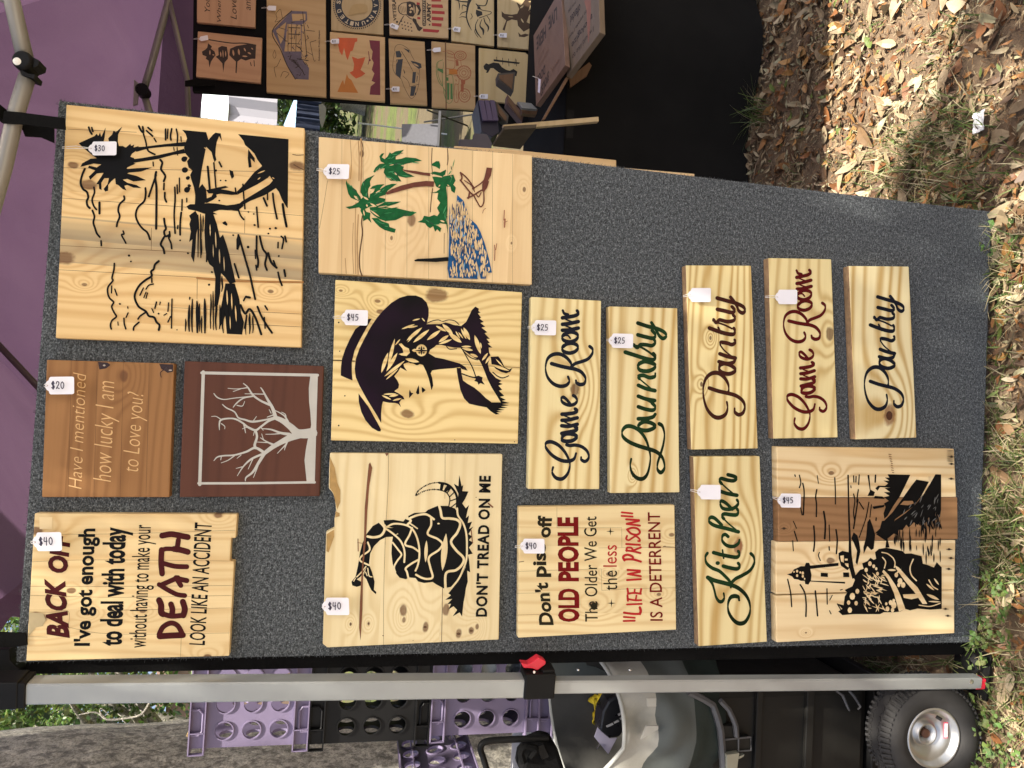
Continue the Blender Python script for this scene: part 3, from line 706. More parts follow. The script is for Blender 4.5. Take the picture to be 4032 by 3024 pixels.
# ================================================================ TENT
def purple_mat():
    k = NT('purple_canopy'); v = k.obj(); nz = k.noise(v, 2.5, 5, .6, 1.0); wv = k.noise(v, 240, 2)
    c = k.mix(nz, (.125, .070, .130), (.165, .102, .165))
    p = k.bsdf(c, .75, .25, bump=k.math('ADD', nz, k.math('MULTIPLY', wv, .15)), bstr=.8, bdist=.02)
    t = k.n('ShaderNodeBsdfTranslucent'); k.l(c, t.inputs[0]); mx = k.n('ShaderNodeMixShader'); mx.inputs[0].default_value = .24
    k.l(p.outputs[0], mx.inputs[1]); k.l(t.outputs[0], mx.inputs[2]); k.l(mx.outputs[0], k.out.inputs[0]); return k.m
PURPLE = purple_mat()
ALU = plain('brushed_aluminium', (.33, .345, .335), .42, var=.06, scale=40, bstr=.05, metal=.35)
ALUD = plain('grey_truss_tube', (.24, .23, .205), .42, var=.1, metal=.35)
BLK = plain('black_plastic', (.006, .006, .006), .5, .15, var=.2, bstr=.15)
BLKM = plain('black_webbing', (.005, .005, .005), .9, .1, scale=200, bstr=.4)
REDP = plain('red_plastic', (.62, .025, .045), .35, var=.08)
STEEL = plain('steel', (.6, .6, .6), .25, metal=.9)
tent = thing('canopy_tent', 'purple pop up canopy tent over the stall', 'canopy tent', (-.56, 1.41, 0))
FL, FR, BR_, BL_ = Vector((-.56, 1.39, 2.24)), Vector((2.46, 1.39, 2.24)), Vector((2.46, 4.42, 2.69)), Vector((-.62, 4.42, 2.69)); AP = Vector((.92, 2.9, 3.55))
m = MB(); n = 26
def sheet(m, f, nu, nv):
    i = len(m.v)
    for a in range(nu + 1):
        for b in range(nv + 1): m.v.append(f(a / nu, b / nv))
    for a in range(nu):
        for b in range(nv):
            q = i + a * (nv + 1) + b; m.f.append((q, q + 1, q + nv + 2, q + nv + 1)); m.m.append(0)
for a, b in ((FL, FR), (FR, BR_), (BR_, BL_), (BL_, FL)):
    def f(u, v):
        p = a.lerp(b, u).lerp(AP, v); s = .10 * math.sin(math.pi * v) * math.sin(math.pi * u)
        e = math.sin(math.pi * u) * min(1, v * 8)
        return p + Vector((0, 0, -s + e * (.016 * math.sin(u * 15 + 3 * noise.noise(Vector((u * 3, v * 2, a.y)))) * (1 - v) + .02 * noise.noise(Vector((u * 22, v * 9, a.x)))) + e * .02 * noise.noise(Vector((u * 9, v * 4, a.x))) + e * .010 * math.sin(u * 46) * (1 - v) ** 2 * (1 if a is BR_ else .4)))
    sheet(m, f, 44, 22)
m.build('roof_fabric', PURPLE, tent, smooth=True)
for a, b, h in ((BR_, BL_, .235), (FR, BR_, .22), (BL_, FL, .09)):
    d = (b - a).normalized(); nn = Vector((-d.y, d.x, 0)); m = MB()
    sheet(m, lambda u, v: a.lerp(b, u) + Vector((0, 0, -h * v)) + nn * min(1, 12 * u, 12 * (1 - u)) * (.018 * v * math.sin(u * 60 + 2 * math.sin(u * 17)) + .01 * v * noise.noise(Vector((u * 40, v, 3)))), 160, 5)
    m.build('valance', PURPLE, tent, smooth=True)
# corner leg: outer tube, clamp with red lever, inner tube, foot
legt = at_y(96, 2716, 1.405); legm = at_y(2110, 2697, 1.412); legb = at_y(3846, 2682, 1.436)
ax = Matrix.Rotation(R(-6), 3, 'Z'); AXS = [ax @ Vector(q) for q in ((1, 0, 0), (0, 1, 0), (0, 0, 1))]
def sq(m, a, b, h, bev=0.003):
    d = (b - a).normalized(); x = (AXS[0] - d * AXS[0].dot(d)).normalized(); y = d.cross(x)
    o = [(-h, -h + bev), (-h + bev, -h), (h - bev, -h), (h, -h + bev), (h, h - bev), (h - bev, h), (-h + bev, h), (-h, h - bev)]
    m.prism([a + x * u + y * v for u, v in o], b - a)
m = MB(); sq(m, legm, legt, .0185); lg = m.build('leg', ALU, tent)
m = MB(); sq(m, legb, legm, .0134); il = m.build('inner_tube', ALU, lg)
m = MB()
for px in (2272, 2476): c = at_y(px, 2659, legm.y); m.lathe(c + Vector((.0136, -.004, 0)), (1, 0, 0), [(0, -.002), (.0035, -.002), (.0035, .0006), (0, .0006)], 12)
c = at_y(3823, 2683, legb.y - .0136); m.lathe(c, (0, -1, 0), [(.0055, -.002), (.0055, .0015), (0, .0022)], 14)
m.build('button_holes', STEEL, il)
m = MB(); c = (at_y(2115, 2690, legm.y)); m.box(c + Vector((.004, 0, 0)), (.0255, .0245, .031), AXS); m.box(at_y(2150, 2655, legm.y) + Vector((.004, 0, 0)), (.014, .02, .013), AXS)
sld = m.build('leg_clamp', BLK, tent, bevel=.003)
m = MB(); m.prism([at_y(*q, legm.y - .012) for q in ((2053, 2612), (2082, 2616), (2122, 2589), (2150, 2604), (2149, 2616), (2117, 2641), (2096, 2633), (2062, 2631))], (0, .024, 0)); m.build('release_lever', REDP, sld, bevel=.002)
m = MB(); m.lathe(at_y(2103, 2646, legm.y - .026), (0, -1, 0), [(.0025, -.002), (.0025, .001), (0, .0012)], 10); m.build('clamp_pin', STEEL, sld)
m = MB(); ft = at_y(3888, 2684, legb.y); m.box((ft.x, ft.y, .020), (.0125, .0125, .018), AXS); m.build('foot', REDP, tent, bevel=.003)
m = MB(); m.box((ft.x + .02, ft.y + .03, .010), (.055, .05, .004), AXS); m.lathe((ft.x + .038, ft.y + .02, .012), (0, 0, 1), [(.028, 0), (.026, .014), (.016, .024), (0, .026)], 18); m.build('foot_plate', BLK, tent, bevel=.001)
m = MB(); m.box(at_y(40, 2717, legt.y), (.0225, .0225, .032), AXS); m.box(at_y(-60, 2717, legt.y), (.024, .024, .06), AXS)
m.prism([at_y(*q, 1.45) for q in ((-60, 2560), (38, 2556), (40, 2600), (58, 2620), (82, 2640), (82, 2690), (-60, 2690))], (0, .03, 0)); m.build('corner_bracket', BLK, tent, bevel=.002)
# scissor truss over the board, and the one at the back
m = MB(); fr = [at_y(*q, 1.39) for q in ((-70, -60), (46, 0), (100, 236))]; m.tube(fr, .0135, 14); m.build('truss_tube', ALUD, tent, smooth=True)
m = MB(); fr = [at_y(*q, 1.39) for q in ((108, 300), (60, 455), (14, 660), (-70, 960))]; m.tube(fr, .0135, 14); m.build('truss_tube', ALUD, tent, smooth=True)
kn = at_y(101, 250, 1.385); m = MB(); m.lathe(kn + Vector((0, .022, 0)), (0, -1, 0), [(.013, -.004), (.0165, 0), (.0165, .034), (.013, .039), (0, .039)], 24)
m.prism([at_y(*q, 1.375) for q in ((74, 230), (80, 268), (112, 288), (140, 292), (134, 312), (84, 296), (70, 262))], (0, .03, 0)); m.prism([at_y(*q, 1.375) for q in ((126, 222), (156, 238), (152, 258), (128, 268))], (0, .03, 0))
kk = m.build('hinge_joint', BLK, tent, bevel=.0015)
m = MB(); m.lathe(kn - Vector((0, .0165, 0)) + Vector((-.005, 0, .006)), (0, -1, 0), [(.0065, -.002), (.0065, .001), (.003, .0026), (0, .003)], 16); m.build('hinge_bolt', plain('zinc_bolt', (.75, .73, .66), .3), kk)
for pts, r in ((((668, -60), (662, 10), (600, 240), (564, 360)), .019), (((564, 360), (585, 430), (640, 560)), .019), (((655, -40), (700, 150), (736, 310), (742, 460)), .015)):
    m = MB(); m.tube([at_y(*q, 4.28) for q in pts], r, 10); m.build('rear_truss_tube', ALUD, tent, smooth=True)
m = MB(); m.lathe(at_y(564, 360, 4.25), (0, -1, 0), [(.0, -.03), (.034, -.03), (.034, .03), (0, .03)], 16); m.build('rear_hinge_joint', BLK, tent)
m = MB(); m.prism([at_y(*q, 4.22) for q in ((528, 312), (548, 330), (540, 410), (524, 415))], (0, .012, 0)); m.build('rear_bracket', ALUD, tent)
m = MB(); a, b = at_y(-60, 1300, 3.1), at_y(150, 1524, 3.1); m.tube([a, b, b + (b - a) * .6], .012, 10); m.build('side_truss_tube', plain('dark_tube', (.07, .05, .05), .5), tent, smooth=True)
# velcro straps tying the board to the truss
t = thing('velcro_strap', 'long black strap tying the board to the grey truss tube', 'strap', at_y(110, 470, 1.40), 'black straps holding the board')
m = MB(); m.prism([at_y(*q, 1.372) for q in ((16, 436), (80, 442), (254, 464), (258, 510), (80, 488), (8, 484))], (0, .003, 0)); m.prism([at_y(*q, 1.41) for q in ((16, 436), (8, 484), (30, 486), (36, 440))], (0, -.04, 0)); m.build('band', BLKM, t)
m = MB(); m.prism([at_y(*q, 1.41) for q in ((70, 488), (130, 494), (212, 502), (212, 562), (160, 540), (98, 536), (90, 515))], (0, .003, 0)); m.build('loose_end', BLKM, t)
t = thing('velcro_strap', 'short black strap at the upper corner by the BACK OFF sign', 'strap', at_y(60, 2520, 1.42), 'black straps holding the board')
m = MB(); m.prism([at_y(*q, 1.43) for q in ((-40, 2488), (100, 2494), (106, 2540), (60, 2548), (-40, 2552))], (0, .004, 0)); m.build('band', BLKM, t)

# ================================================================ GREY DISPLAY BOARD
def carpet_mat():
    k = NT('charcoal_carpet'); v = k.obj()
    mp = k.n('ShaderNodeMapping'); mp.inputs['Scale'].default_value = (1, 1, 1.35); k.l(v, mp.inputs[0])
    a = k.noise(mp.outputs[0], 290, 2, .7); b = k.noise(mp.outputs[0], 125, 2, .6); c = k.noise(v, 3.5, 3)
    f = k.math('ADD', k.math('MULTIPLY', a, .65), k.math('MULTIPLY', b, .35))
    col = k.ramp(f, [(.35, (.010, .011, .012)), (.46, (.056, .063, .067)), (.55, (.122, .137, .144)), (.67, (.31, .335, .345))])
    col = k.mix(k.math('MULTIPLY', c, .30), col, (.030, .033, .036))
    k.bsdf(col, .95, .1, bump=f, bstr=1.0, bdist=.004, Sheen_Weight=.12); return k.m
CARPET = carpet_mat()
bd = thing('display_board', 'tall charcoal carpeted board standing on the ground and holding the signs', 'display board', (.012, Y0, 0))
m = MB(); tl, tr, br, bl = [at_y(*q, Y0) for q in ((60, 2610), (229, 393), (3908, 832), (3849, 2530))]
m.prism([tl, tr, br, bl], (0, .018, 0)); 
m.build('carpet_face', CARPET, bd, bevel=.004)
m = MB(); m.box((-.500, Y0 + .030, 1.02), (.030, .011, 1.0)); m.box((.50, Y0 + .030, 1.02), (.020, .011, 1.0)); m.build('back_strips', BLKM, bd)  # black strips standing behind both side edges of the board
# loose carpet fibres along the edges
m = MB(); rf = random.Random(6)
for (a, b, n) in ((tr, br, 1500), (tl, bl, 1300), (bl, br, 500), (tl, tr, 500)):
    d = (b - a).normalized(); out = Vector((d.z, 0, -d.x)); out = out if (a + out * .1 - Vector((0, Y0, 1))).length > (a - Vector((0, Y0, 1))).length else -out
    for i in range(n):
        p = a.lerp(b, rf.random()) + Vector((0, rf.uniform(-.001, .016), 0)); l = rf.uniform(.001, .0035); q = p + out * l + Vector((rf.gauss(0, .001), rf.gauss(0, .002), rf.gauss(0, .001)))
        m.face([p - d * .0005, p + d * .0005, q])
m.build('frayed_edge', CARPET, bd)
# signs hung on the back, their edges showing past the board
t = thing('wooden_sign', 'pine sign on the back of the board, thick edge showing beside the palm sign', 'sign', at_y(2100, 620, Y0 + .04), 'signs hung behind the board')
m = MB(); m.prism([at_y(*q, Y0 + .022) for q in ((1788, 574), (2006, 588), (2427, 630), (2427, 663), (2300, 690), (1788, 640))], (0, .019, 0)); m.build('board', wood('pine_back_a', (.66, .47, .25), (.46, .28, .11), 'z', (), -.3, .3, (), 60, .4, 2.2), t, bevel=.0015)
t = thing('wooden_sign', 'thin pine sign edge low behind the bare part of the board', 'sign', at_y(2590, 680, Y0 + .04), 'signs hung behind the board')
m = MB(); m.prism([at_y(*q, Y0 + .022) for q in ((2456, 660), (2735, 684), (2735, 720), (2456, 700))], (0, .019, 0)); m.build('board', wood('pine_back_b', (.66, .47, .25), (.46, .28, .11), 'z', (), -.3, .3, (), 60, .4, 4.2), t, bevel=.0015)

# ================================================================ BACK DISPLAY
CLOTH = plain('black_tablecloth', (.0095, .009, .0082), .95, .10, var=.4, scale=9)
YP = 3.70
bp = thing('display_board', 'black back board under the canopy covered with smaller signs', 'display board', at_y(1500, 300, YP))
m = MB(); m.prism([at_y(*q, YP) for q in ((758, 358), (1500, 408), (2330, 465), (2330, -220), (764, -220))], (0, .03, 0)); m.build('panel', plain('black_felt', (.008, .008, .009), .95, .08, scale=120, bstr=.3), bp)
t = thing('velcro_strap', 'small black strap at the top of the black back board', 'strap', at_y(760, 325, YP - .05), 'black straps holding the board'); m = MB(); m.prism([at_y(*q, YP - .03) for q in ((728, 318), (770, 310), (846, 314), (846, 336), (770, 338), (728, 338))], (0, .01, 0)); m.build('band', BLKM, t)
PB = (Vector((0, YP - .02, 0)), FRONT)
NAT = (0, 0, 1.0); T1 = (700, 0, 2.765); T2 = (1400, 0, 2.765); T3 = (1500, 0, 3.95)
BPL, BPD = (.50, .335, .165), (.34, .20, .08)
def bsign(label, quad, grain, seed, light=BPL, dark=BPD, tone=.05, pl=()):
    s = Panel(label, NAT, PB, group='small signs on the black back board')
    s.board([quad], lambda s: wood('pine_rear_%d' % seed, light, dark, grain, joints(s, pl, 'x' if grain == 'z' else 'z'), -.4, .4, (), 30, .35, seed * 1.93, tone, 0, .3), t=.018, bevel=.002)
    return s
def zoom(s, z): s.ox, s.oy, s.k = z
RED2 = plain('flag_red', (.36, .03, .03), .5); REDO = plain('red_orange_paint', (.55, .09, .02), .5, var=.4, scale=12); ORG = plain('orange_paint', (.50, .17, .02), .5, var=.3, scale=12); PURR = plain('purple_red_paint', (.16, .012, .03), .5, var=.5, scale=12)
LINE = plain('burned_line', (.035, .022, .018), .6)
s = bsign('script sign starting You When Love am, top corner of the back board', '776 -90 1008 -90 1005 108 775 87', 'x', 1, (.50, .31, .19), (.36, .20, .11)); zoom(s, T1)
for w_, a in (('You', ((352, 128), (345, -30), (290, -30), (292, 128))), ('When', ((472, 236), (468, -20), (425, -20), (428, 236))), ('Love', ((642, 212), (638, -20), (572, -20), (575, 212))), ('am', ((795, 112), (794, -10), (748, -10), (748, 112)))): s.text('k', w_, *a, shear=.3)
s.done({'k': ('script_lettering', LINE)})
s = bsign('sign with three dark hanging lanterns', '779 123 1032 149 1027 327 772 302', 'z', 2, (.52, .32, .19), (.37, .20, .11)); zoom(s, T1)
s.stroke('k', '340 432 480 455 600 470 720 470 850 492', 12); 
for p in ('330 470 372 505 360 530 400 560 412 600 382 640 362 672 345 735 335 660 305 640 312 615 270 598 262 562 300 540 320 520', '440 520 480 500 535 510 548 600 545 640 510 680 495 790 485 690 440 640 412 618 445 600', '570 530 640 500 760 480 830 490 852 500 845 640 800 640 740 660 690 640 650 670 640 800 628 790 632 670 600 640 560 600'): s.poly('k', p)
for a, b, w in (((350, 545), (350, 600), 14), ((375, 595), (400, 600), 12), ((465, 560), (470, 620), 14), ((490, 540), (495, 630), 10), ((520, 550), (522, 620), 12), ((600, 540), (610, 610), 20), ((660, 530), (670, 600), 22), ((720, 520), (740, 560), 16), ((760, 570), (800, 590), 18), ((700, 610), (760, 615), 16), ((800, 520), (820, 540), 12)): s.lens('wood', a, b, w)
s.stroke('k', '790 680 800 715', 9); s.stroke('k', '830 660 835 720', 9)
s.done({'k': ('burned_picture', LINE), 'wood': ('bare_wood', None)})
s = bsign('sign with a blue grey wooden train depot and small caption', '1050 -90 1282 -90 1285 382 1049 362', 'z', 3); zoom(s, T1)
s.poly('b', '1240 118 1405 125 1410 220 1350 270 1345 560 1350 640 1430 740 1425 868 1280 860 1180 700 1130 540 1030 335')
for p in ('1190 260 1340 270 1340 560 1160 560 1180 400', '1070 330 1180 240 1150 420 1120 480', '1240 150 1390 150 1390 220 1250 230'): s.poly('wood', p)
for w, t in ((10, '1240 118 1030 335 1120 540 1190 710 1280 862'), (9, '1300 640 1420 660'), (6, '1200 260 1200 560'), (6, '1240 260 1235 560'), (6, '1290 265 1285 560'), (10, '1210 300 1330 305'), (10, '1210 370 1330 375'), (8, '1200 470 1330 480'), (8, '1360 130 1400 560 1390 640'), (6, '1080 360 1170 440'), (6, '1100 300 1170 320'), (6, '1400 330 1490 340'), (6, '1440 460 1505 440'), (5, '1440 460 1480 650 1500 660'), (5, '1400 560 1470 600'), (5, '1110 100 1070 150 1080 200 1060 240 1120 220'), (5, '1120 100 1140 200'), (4, '1055 545 1035 600 1055 635 1070 600 1055 545'), (5, '1120 640 1080 720 1050 740 1070 840'), (5, '1120 840 1150 780 1210 800 1170 850')): s.stroke('k', t, w)
rz = random.Random(2)
for i in range(70):
    x, y = rz.uniform(1150, 1420), rz.uniform(160, 850)
    if y > 330 + (x - 1030) * 2.2 or (y < 330 and x < 1240 - (y - 118)): continue
    s.stroke('k' if i % 3 else 'b', [(x, y), (x + rz.uniform(-30, 30), y + rz.uniform(-8, 50))], rz.uniform(4, 9))
for i in range(9): s.stroke('k', [(1210 + i * 18, 640 + i * 14), (1300 + i * 10, 660 + i * 20)], 5)
s.text('k', 'Sebastian Train Depot', (1552, 662), (1552, 330), (1530, 330), (1530, 662), bold=.01)
s.done({'b': ('blue_wash', plain('blue_grey_wash', (.13, .105, .14), .6, var=.4, scale=40)), 'wood': ('bare_wood', None), 'k': ('line_drawing', LINE)})
s = bsign('sign with a round navy seal reading UNITED STATES NAVY', '1304 -90 1509 -90 1510 137 1304 119', 'x', 4, (.50, .37, .20), (.37, .26, .12)); zoom(s, T1); cx, cy = 1952, 58
def ringp(r0, r1, n=56): 
    for i in range(n):
        a0, a1 = 6.2832 * i / n, 6.2832 * (i + 1.0) / n
        yield [(cx + r * math.cos(a), cy + r * math.sin(a)) for r, a in ((r0, a0), (r1, a0), (r1, a1), (r0, a1))]
for q in ringp(168, 240): s.poly('k', q)
for i in range(70):
    a = 6.2832 * i / 70; s.lens('k', (cx + 246 * math.cos(a), cy + 246 * math.sin(a)), (cx + 264 * math.cos(a + .06), cy + 264 * math.sin(a + .06)), 11)
def arc(ch, deg, up):
    a = R(deg); u = Vector((math.cos(a), math.sin(a))) * up; rt = Vector((-u.y, u.x)); c = Vector((cx, cy)) + Vector((math.cos(a), math.sin(a))) * 204; h = 23; w = 19
    P = lambda i, j: tuple(c + rt * (w * i) + u * (h * j)); s.text('wood2', ch, P(-1, -1), P(1, -1), P(1, 1), P(-1, 1), bold=.03)
for ch, d in zip('UNITEDS', (70, 90, 106, 122, 142, 163, 190)): arc(ch, d, 1)
for ch, d in zip('NAVY', (40, 20, 0, -20)): arc(ch, d, -1)
s.dot('wood2', cx + 204 * math.cos(R(56)), cy + 204 * math.sin(R(56)), 12, n=8)
s.poly('f', '1860 160 1900 60 1990 40 2060 60 2060 130 1960 150', True)
s.done({'k': ('navy_ring', plain('navy_blue_ring', (.012, .016, .03), .5)), 'wood2': ('seal_lettering', plain('pale_letter', (.55, .45, .30), .6)), 'f': ('faint_picture', plain('faint_wash', (.42, .29, .13), .7))})
s = bsign('sign painted with a red sunset and torn dark red bar', '1299 125 1516 146 1516 401 1300 383', 'z', 5, (.60, .40, .20), (.45, .27, .11)); zoom(s, T1)
s.poly('r', '1740 410 1955 415 1955 450 1930 460 1920 500 1905 550 1880 560 1850 655 1830 610 1810 520 1790 605 1760 560 1745 480'); s.poly('r', '1895 615 1960 640 2042 622 2020 690 1990 760 2042 800 2000 832 1940 855 1900 822 1870 790 1910 770 1920 700')
s.poly('o', '1840 805 1860 850 1890 870 1920 930 1965 1012 1738 1000 1780 900 1800 870 1812 922'); s.poly('p', '2085 437 2200 445 2205 1036 2088 1030 2100 940 2150 900 2110 880 2140 800 2112 760 2132 680 2110 640 2122 560 2098 520')
s.stroke('p', '2075 560 2085 640 2072 700', 8); s.dot('p', 2090, 655, 12)
s.done({'r': ('red_paint', REDO), 'o': ('orange_paint', ORG), 'p': ('dark_red_bar', PURR)})
s = bsign('sign reading VETERAN and ARMY with a helmeted skull, rifles and flag', '1530 -90 1764 -90 1766 151 1534 136', 'z', 6, (.58, .42, .24), (.43, .28, .13)); zoom(s, T3)
s.text('k', 'VETERAN', (240, 325), (235, -90), (160, -90), (195, 325), bold=.03); s.text('k', 'ARMY', (775, 345), (775, 35), (712, 35), (712, 345), bold=.04)
s.poly('k', '642 -40 698 -40 702 385 690 405 655 405 645 385'); s.text('w2', 'UNITED STATES', (692, 390), (690, -40), (652, -40), (654, 390), bold=.01)
for i in range(5): s.stroke('k', [(270 + i * 26, 80 + i * 6), (300 + i * 22, 215 - i * 8)], 5)
s.stroke('k', '400 40 320 55 270 120 285 190 350 230 410 225', 12); 
for p in ('400 30 450 20 520 40 545 80 540 200 500 260 430 250 400 210', '500 280 548 300 560 350 600 410 655 432 600 487 570 470 530 380 490 320', '540 70 600 80 625 160 600 230 560 240 590 160'): s.poly('k', p)
for a, b, w in (((430, 80), (470, 90), 40), ((440, 190), (480, 180), 40), ((470, 110), (500, 160), 30), ((450, 130), (470, 150), 26), ((510, 70), (520, 220), 16)): s.lens('wood', a, b, w)
s.stroke('k', '350 255 310 320 268 405', 14); s.stroke('k', '400 240 460 290 520 300', 12)
for i in range(12): s.dot('k', 320 + (i % 4) * 48 + (i // 4) * 8, 330 + (i // 4) * 55 + (i % 4) * 14, 12, n=6)
s.dot('k', 250, 340, 18, n=6); s.dot('k', 757, 385, 14, n=6)
for q in ('785 -30 930 -30 935 22 785 22', '785 66 955 70 968 124 785 116', '790 163 990 176 992 222 790 212', '790 260 972 270 968 322 790 312', '792 355 945 366 940 416 792 402', '652 445 905 465 905 490 880 508 655 492', '555 35 605 42 605 78 555 72', '565 262 612 268 612 302 565 298'): s.poly('r', q)
s.done({'k': ('black_picture', LINE), 'w2': ('bar_lettering', plain('pale_letter_b', (.55, .42, .25), .6)), 'wood': ('bare_wood', None), 'r': ('red_stripes', RED2)})
s = bsign('sign with an outlined sports car with dark windows', '1530 151 1672 164 1683 414 1537 407', 'z', 7); zoom(s, T3)
for p in ('226 800 290 788 322 850 312 892 240 892', '240 925 342 918 302 1225 228 1150', '458 943 540 960 622 990 634 1050 590 1074 520 1020', '495 1118 547 1120 530 1292 483 1290', '470 1345 547 1340 512 1490 453 1492', '345 745 440 780 445 830 400 790', '560 1180 572 1180 562 1270 552 1270', '530 1440 548 1440 545 1480 525 1480'): s.poly('n', p)
s.lens('wood', (500, 985), (590, 1035), 26); s.lens('wood', (260, 925), (240, 990), 14)
for w, t in ((6, '215 800 215 750 250 700 330 700 440 775 470 850 520 940'), (6, '210 820 190 950 185 1060 230 1160 310 1222 360 1350 440 1500 490 1528 560 1420 600 1220 600 1100 590 1075'), (8, '320 800 400 930 475 1065'), (6, '340 1180 420 1260 450 1350'), (6, '450 1350 590 1310'), (5, '470 1060 500 1110'), (6, '350 1080 370 1150'), (10, '355 1090 372 1130'), (8, '575 1130 580 1160')): s.stroke('k', t, w)
s.done({'n': ('dark_windows', plain('window_navy', (.022, .025, .035), .4)), 'k': ('car_outline', LINE), 'wood': ('bare_wood', None)})
s = bsign('sign with a lifted off road truck drawn in green, orange and red', '1699 162 1871 179 1872 432 1701 421', 'z', 8); zoom(s, T3)
GRN = plain('green_wash', (.07, .18, .05), .6); RUST = plain('rust_wash', (.34, .10, .04), .6)
def ell(key, x, y, rx, ry, w): s.stroke(key, [(x + rx * math.cos(6.2832 * i / 20), y + ry * math.sin(6.2832 * i / 20)) for i in range(21)], w, smooth=False, cap=False)
for x, y, rx, ry in ((1235, 865, 92, 72), (1290, 1135, 110, 112), (1300, 1485, 88, 104)): ell('r', x, y, rx, ry, 12); ell('r', x, y, rx * .62, ry * .62, 7); ell('r', x, y, rx * .3, ry * .3, 9)
for i in range(18):
    a = 6.2832 * i / 18; s.stroke('r', [(1290 + 84 * math.cos(a), 1135 + 86 * math.sin(a)), (1290 + 108 * math.cos(a), 1135 + 110 * math.sin(a))], 8)
for p in ('1240 1240 1312 1240 1306 1312 1250 1312', '1160 930 1200 940 1210 1020 1170 1030', '1240 1310 1290 1310 1285 1420 1245 1430'): s.poly('r', p)
s.poly('o', '1058 1070 1180 1080 1190 1155 1060 1160')
for p in ('872 1063 968 1080 968 1142 880 1092', '1025 1290 1066 1290 1062 1552 1030 1552', '1080 1300 1112 1300 1112 1542 1080 1542', '1020 1200 1050 1205 1050 1260 1020 1255'): s.poly('g', p)
for w, t in ((8, '960 930 880 970 860 1060 870 1180 910 1290 970 1360 980 1450 1010 1550'), (7, '880 1090 900 1200 960 1340'), (8, '950 1130 960 1340'), (8, '970 1360 1000 1420'), (7, '1010 1180 1010 1560 1110 1560 1115 1190 1010 1180'), (6, '890 970 880 1050 960 1070 970 970')): s.stroke('g', t, w)
for w, t in ((8, '960 800 1080 795 1140 860 1140 1060 1010 1060'), (6, '1030 880 1140 900'), (6, '1030 930 1140 950'), (10, '1030 820 1120 850'), (8, '1140 1180 1210 1190 1205 1310 1150 1320 1140 1560 1200 1570 1200 1330'), (12, '1165 1240 1172 1260'), (7, '1240 940 1250 1020'), (7, '1170 1400 1180 1540')): s.stroke('r', t, w)
s.stroke('seam', '1003 660 1008 1000 1012 1400 1014 1690', 20)
s.done({'r': ('rust_drawing', RUST), 'o': ('orange_panel', ORG), 'g': ('green_drawing', GRN), 'seam': ('dark_joint', plain('brown_joint', (.16, .08, .035), .7))})
s = bsign('sign with a black flowing maned horse head', '1779 -90 1945 -90 1946 182 1778 161', 'x', 9, (.56, .44, .24), (.42, .30, .13), .05); zoom(s, T3)
for t in ((1390, -20, 60, 1360, 60, 40, 1340, 170, 26, 1330, 260, 20, 1360, 370, 20, 1410, 470, 6), (1150, -10, 20, 1240, 20, 18, 1350, 30, 24), (1200, -20, 8, 1220, 80, 16, 1215, 155, 5), (1340, 100, 20, 1270, 80, 14, 1265, 150, 5), (1330, 180, 16, 1260, 200, 12, 1225, 240, 5), (1330, 270, 16, 1260, 260, 10, 1210, 280, 4), (1660, -20, 20, 1640, 60, 18, 1600, 90, 14, 1500, 80, 18), (1480, 60, 16, 1560, 150, 12, 1700, 180, 10, 1710, 210, 10, 1640, 240, 10, 1530, 280, 12), (1510, 300, 10, 1470, 400, 14, 1490, 500, 22, 1560, 590, 8), (1570, 300, 8, 1540, 400, 18, 1590, 470, 34, 1590, 540, 12), (1600, 280, 14, 1620, 350, 18, 1670, 420, 26, 1660, 490, 8), (1650, 250, 10, 1690, 310, 12, 1695, 360, 5), (1470, 440, 6, 1460, 500, 10, 1510, 580, 8), (1400, 210, 8, 1420, 260, 10, 1390, 300, 6)): s.stroke('k', [tuple(t[i:i + 3]) for i in range(0, len(t), 3)], 10)
for p in ('1480 150 1570 180 1580 230 1500 265 1475 210', '1500 90 1540 100 1560 150 1500 140'): s.poly('k', p)
s.done({'k': ('black_picture', plain('black_burn', (.018, .018, .02), .5))})
s = bsign('sign with a brown bucking horse', '1960 -90 2230 -90 2230 210 1960 183', 'x', 10, (.56, .44, .24), (.40, .28, .12)); zoom(s, T2)
for p in ('1590 122 1622 150 1700 160 1760 150 1782 100 1750 20 1800 60 1850 -10 1965 -10 1970 30 1900 60 1880 120 1902 130 1862 240 1920 270 1960 200 1998 196 1972 272 1910 300 1830 345 1768 280 1760 222 1700 212 1650 232 1622 335 1600 322 1640 222 1592 180', '2020 150 2035 160 2030 215 2015 215', '1770 350 1800 380 1850 365 1890 380 1840 405 1780 400'): s.poly('b', p)
for t in ('1880 130 1930 95 2005 92', '1885 160 1930 130 1995 120'): s.stroke('b', t, 13)
for a, b, w in (((1790, 90), (1830, 60), 18), ((1800, 200), (1830, 250), 16), ((1660, 180), (1720, 185), 10), ((1880, 20), (1930, 15), 14)): s.lens('wood', a, b, w)
s.done({'b': ('brown_picture', plain('brown_burn', (.075, .045, .025), .6)), 'wood': ('bare_wood', None)})
s = bsign('sign with a black bird perched by a pier rail', '1886 188 2069 207 2120 250 2120 420 1886 393', 'x', 11, (.60, .46, .23), (.45, .30, .12)); zoom(s, T2)
for p in ('1392 720 1420 688 1450 700 1500 680 1560 688 1592 730 1640 760 1680 770 1720 750 1762 780 1750 830 1560 790 1500 742 1470 742 1442 792 1420 792 1430 770 1400 752', '1503 645 1790 680 1780 697 1503 666'): s.poly('k', p)
for t in ('1535 620 1538 650', '1600 630 1602 700', '1665 640 1670 720', '1750 650 1752 720', '1740 640 1735 700'): s.stroke('k', t, 6)
s.done({'k': ('black_picture', plain('black_burn_b', (.015, .013, .01), .6))})
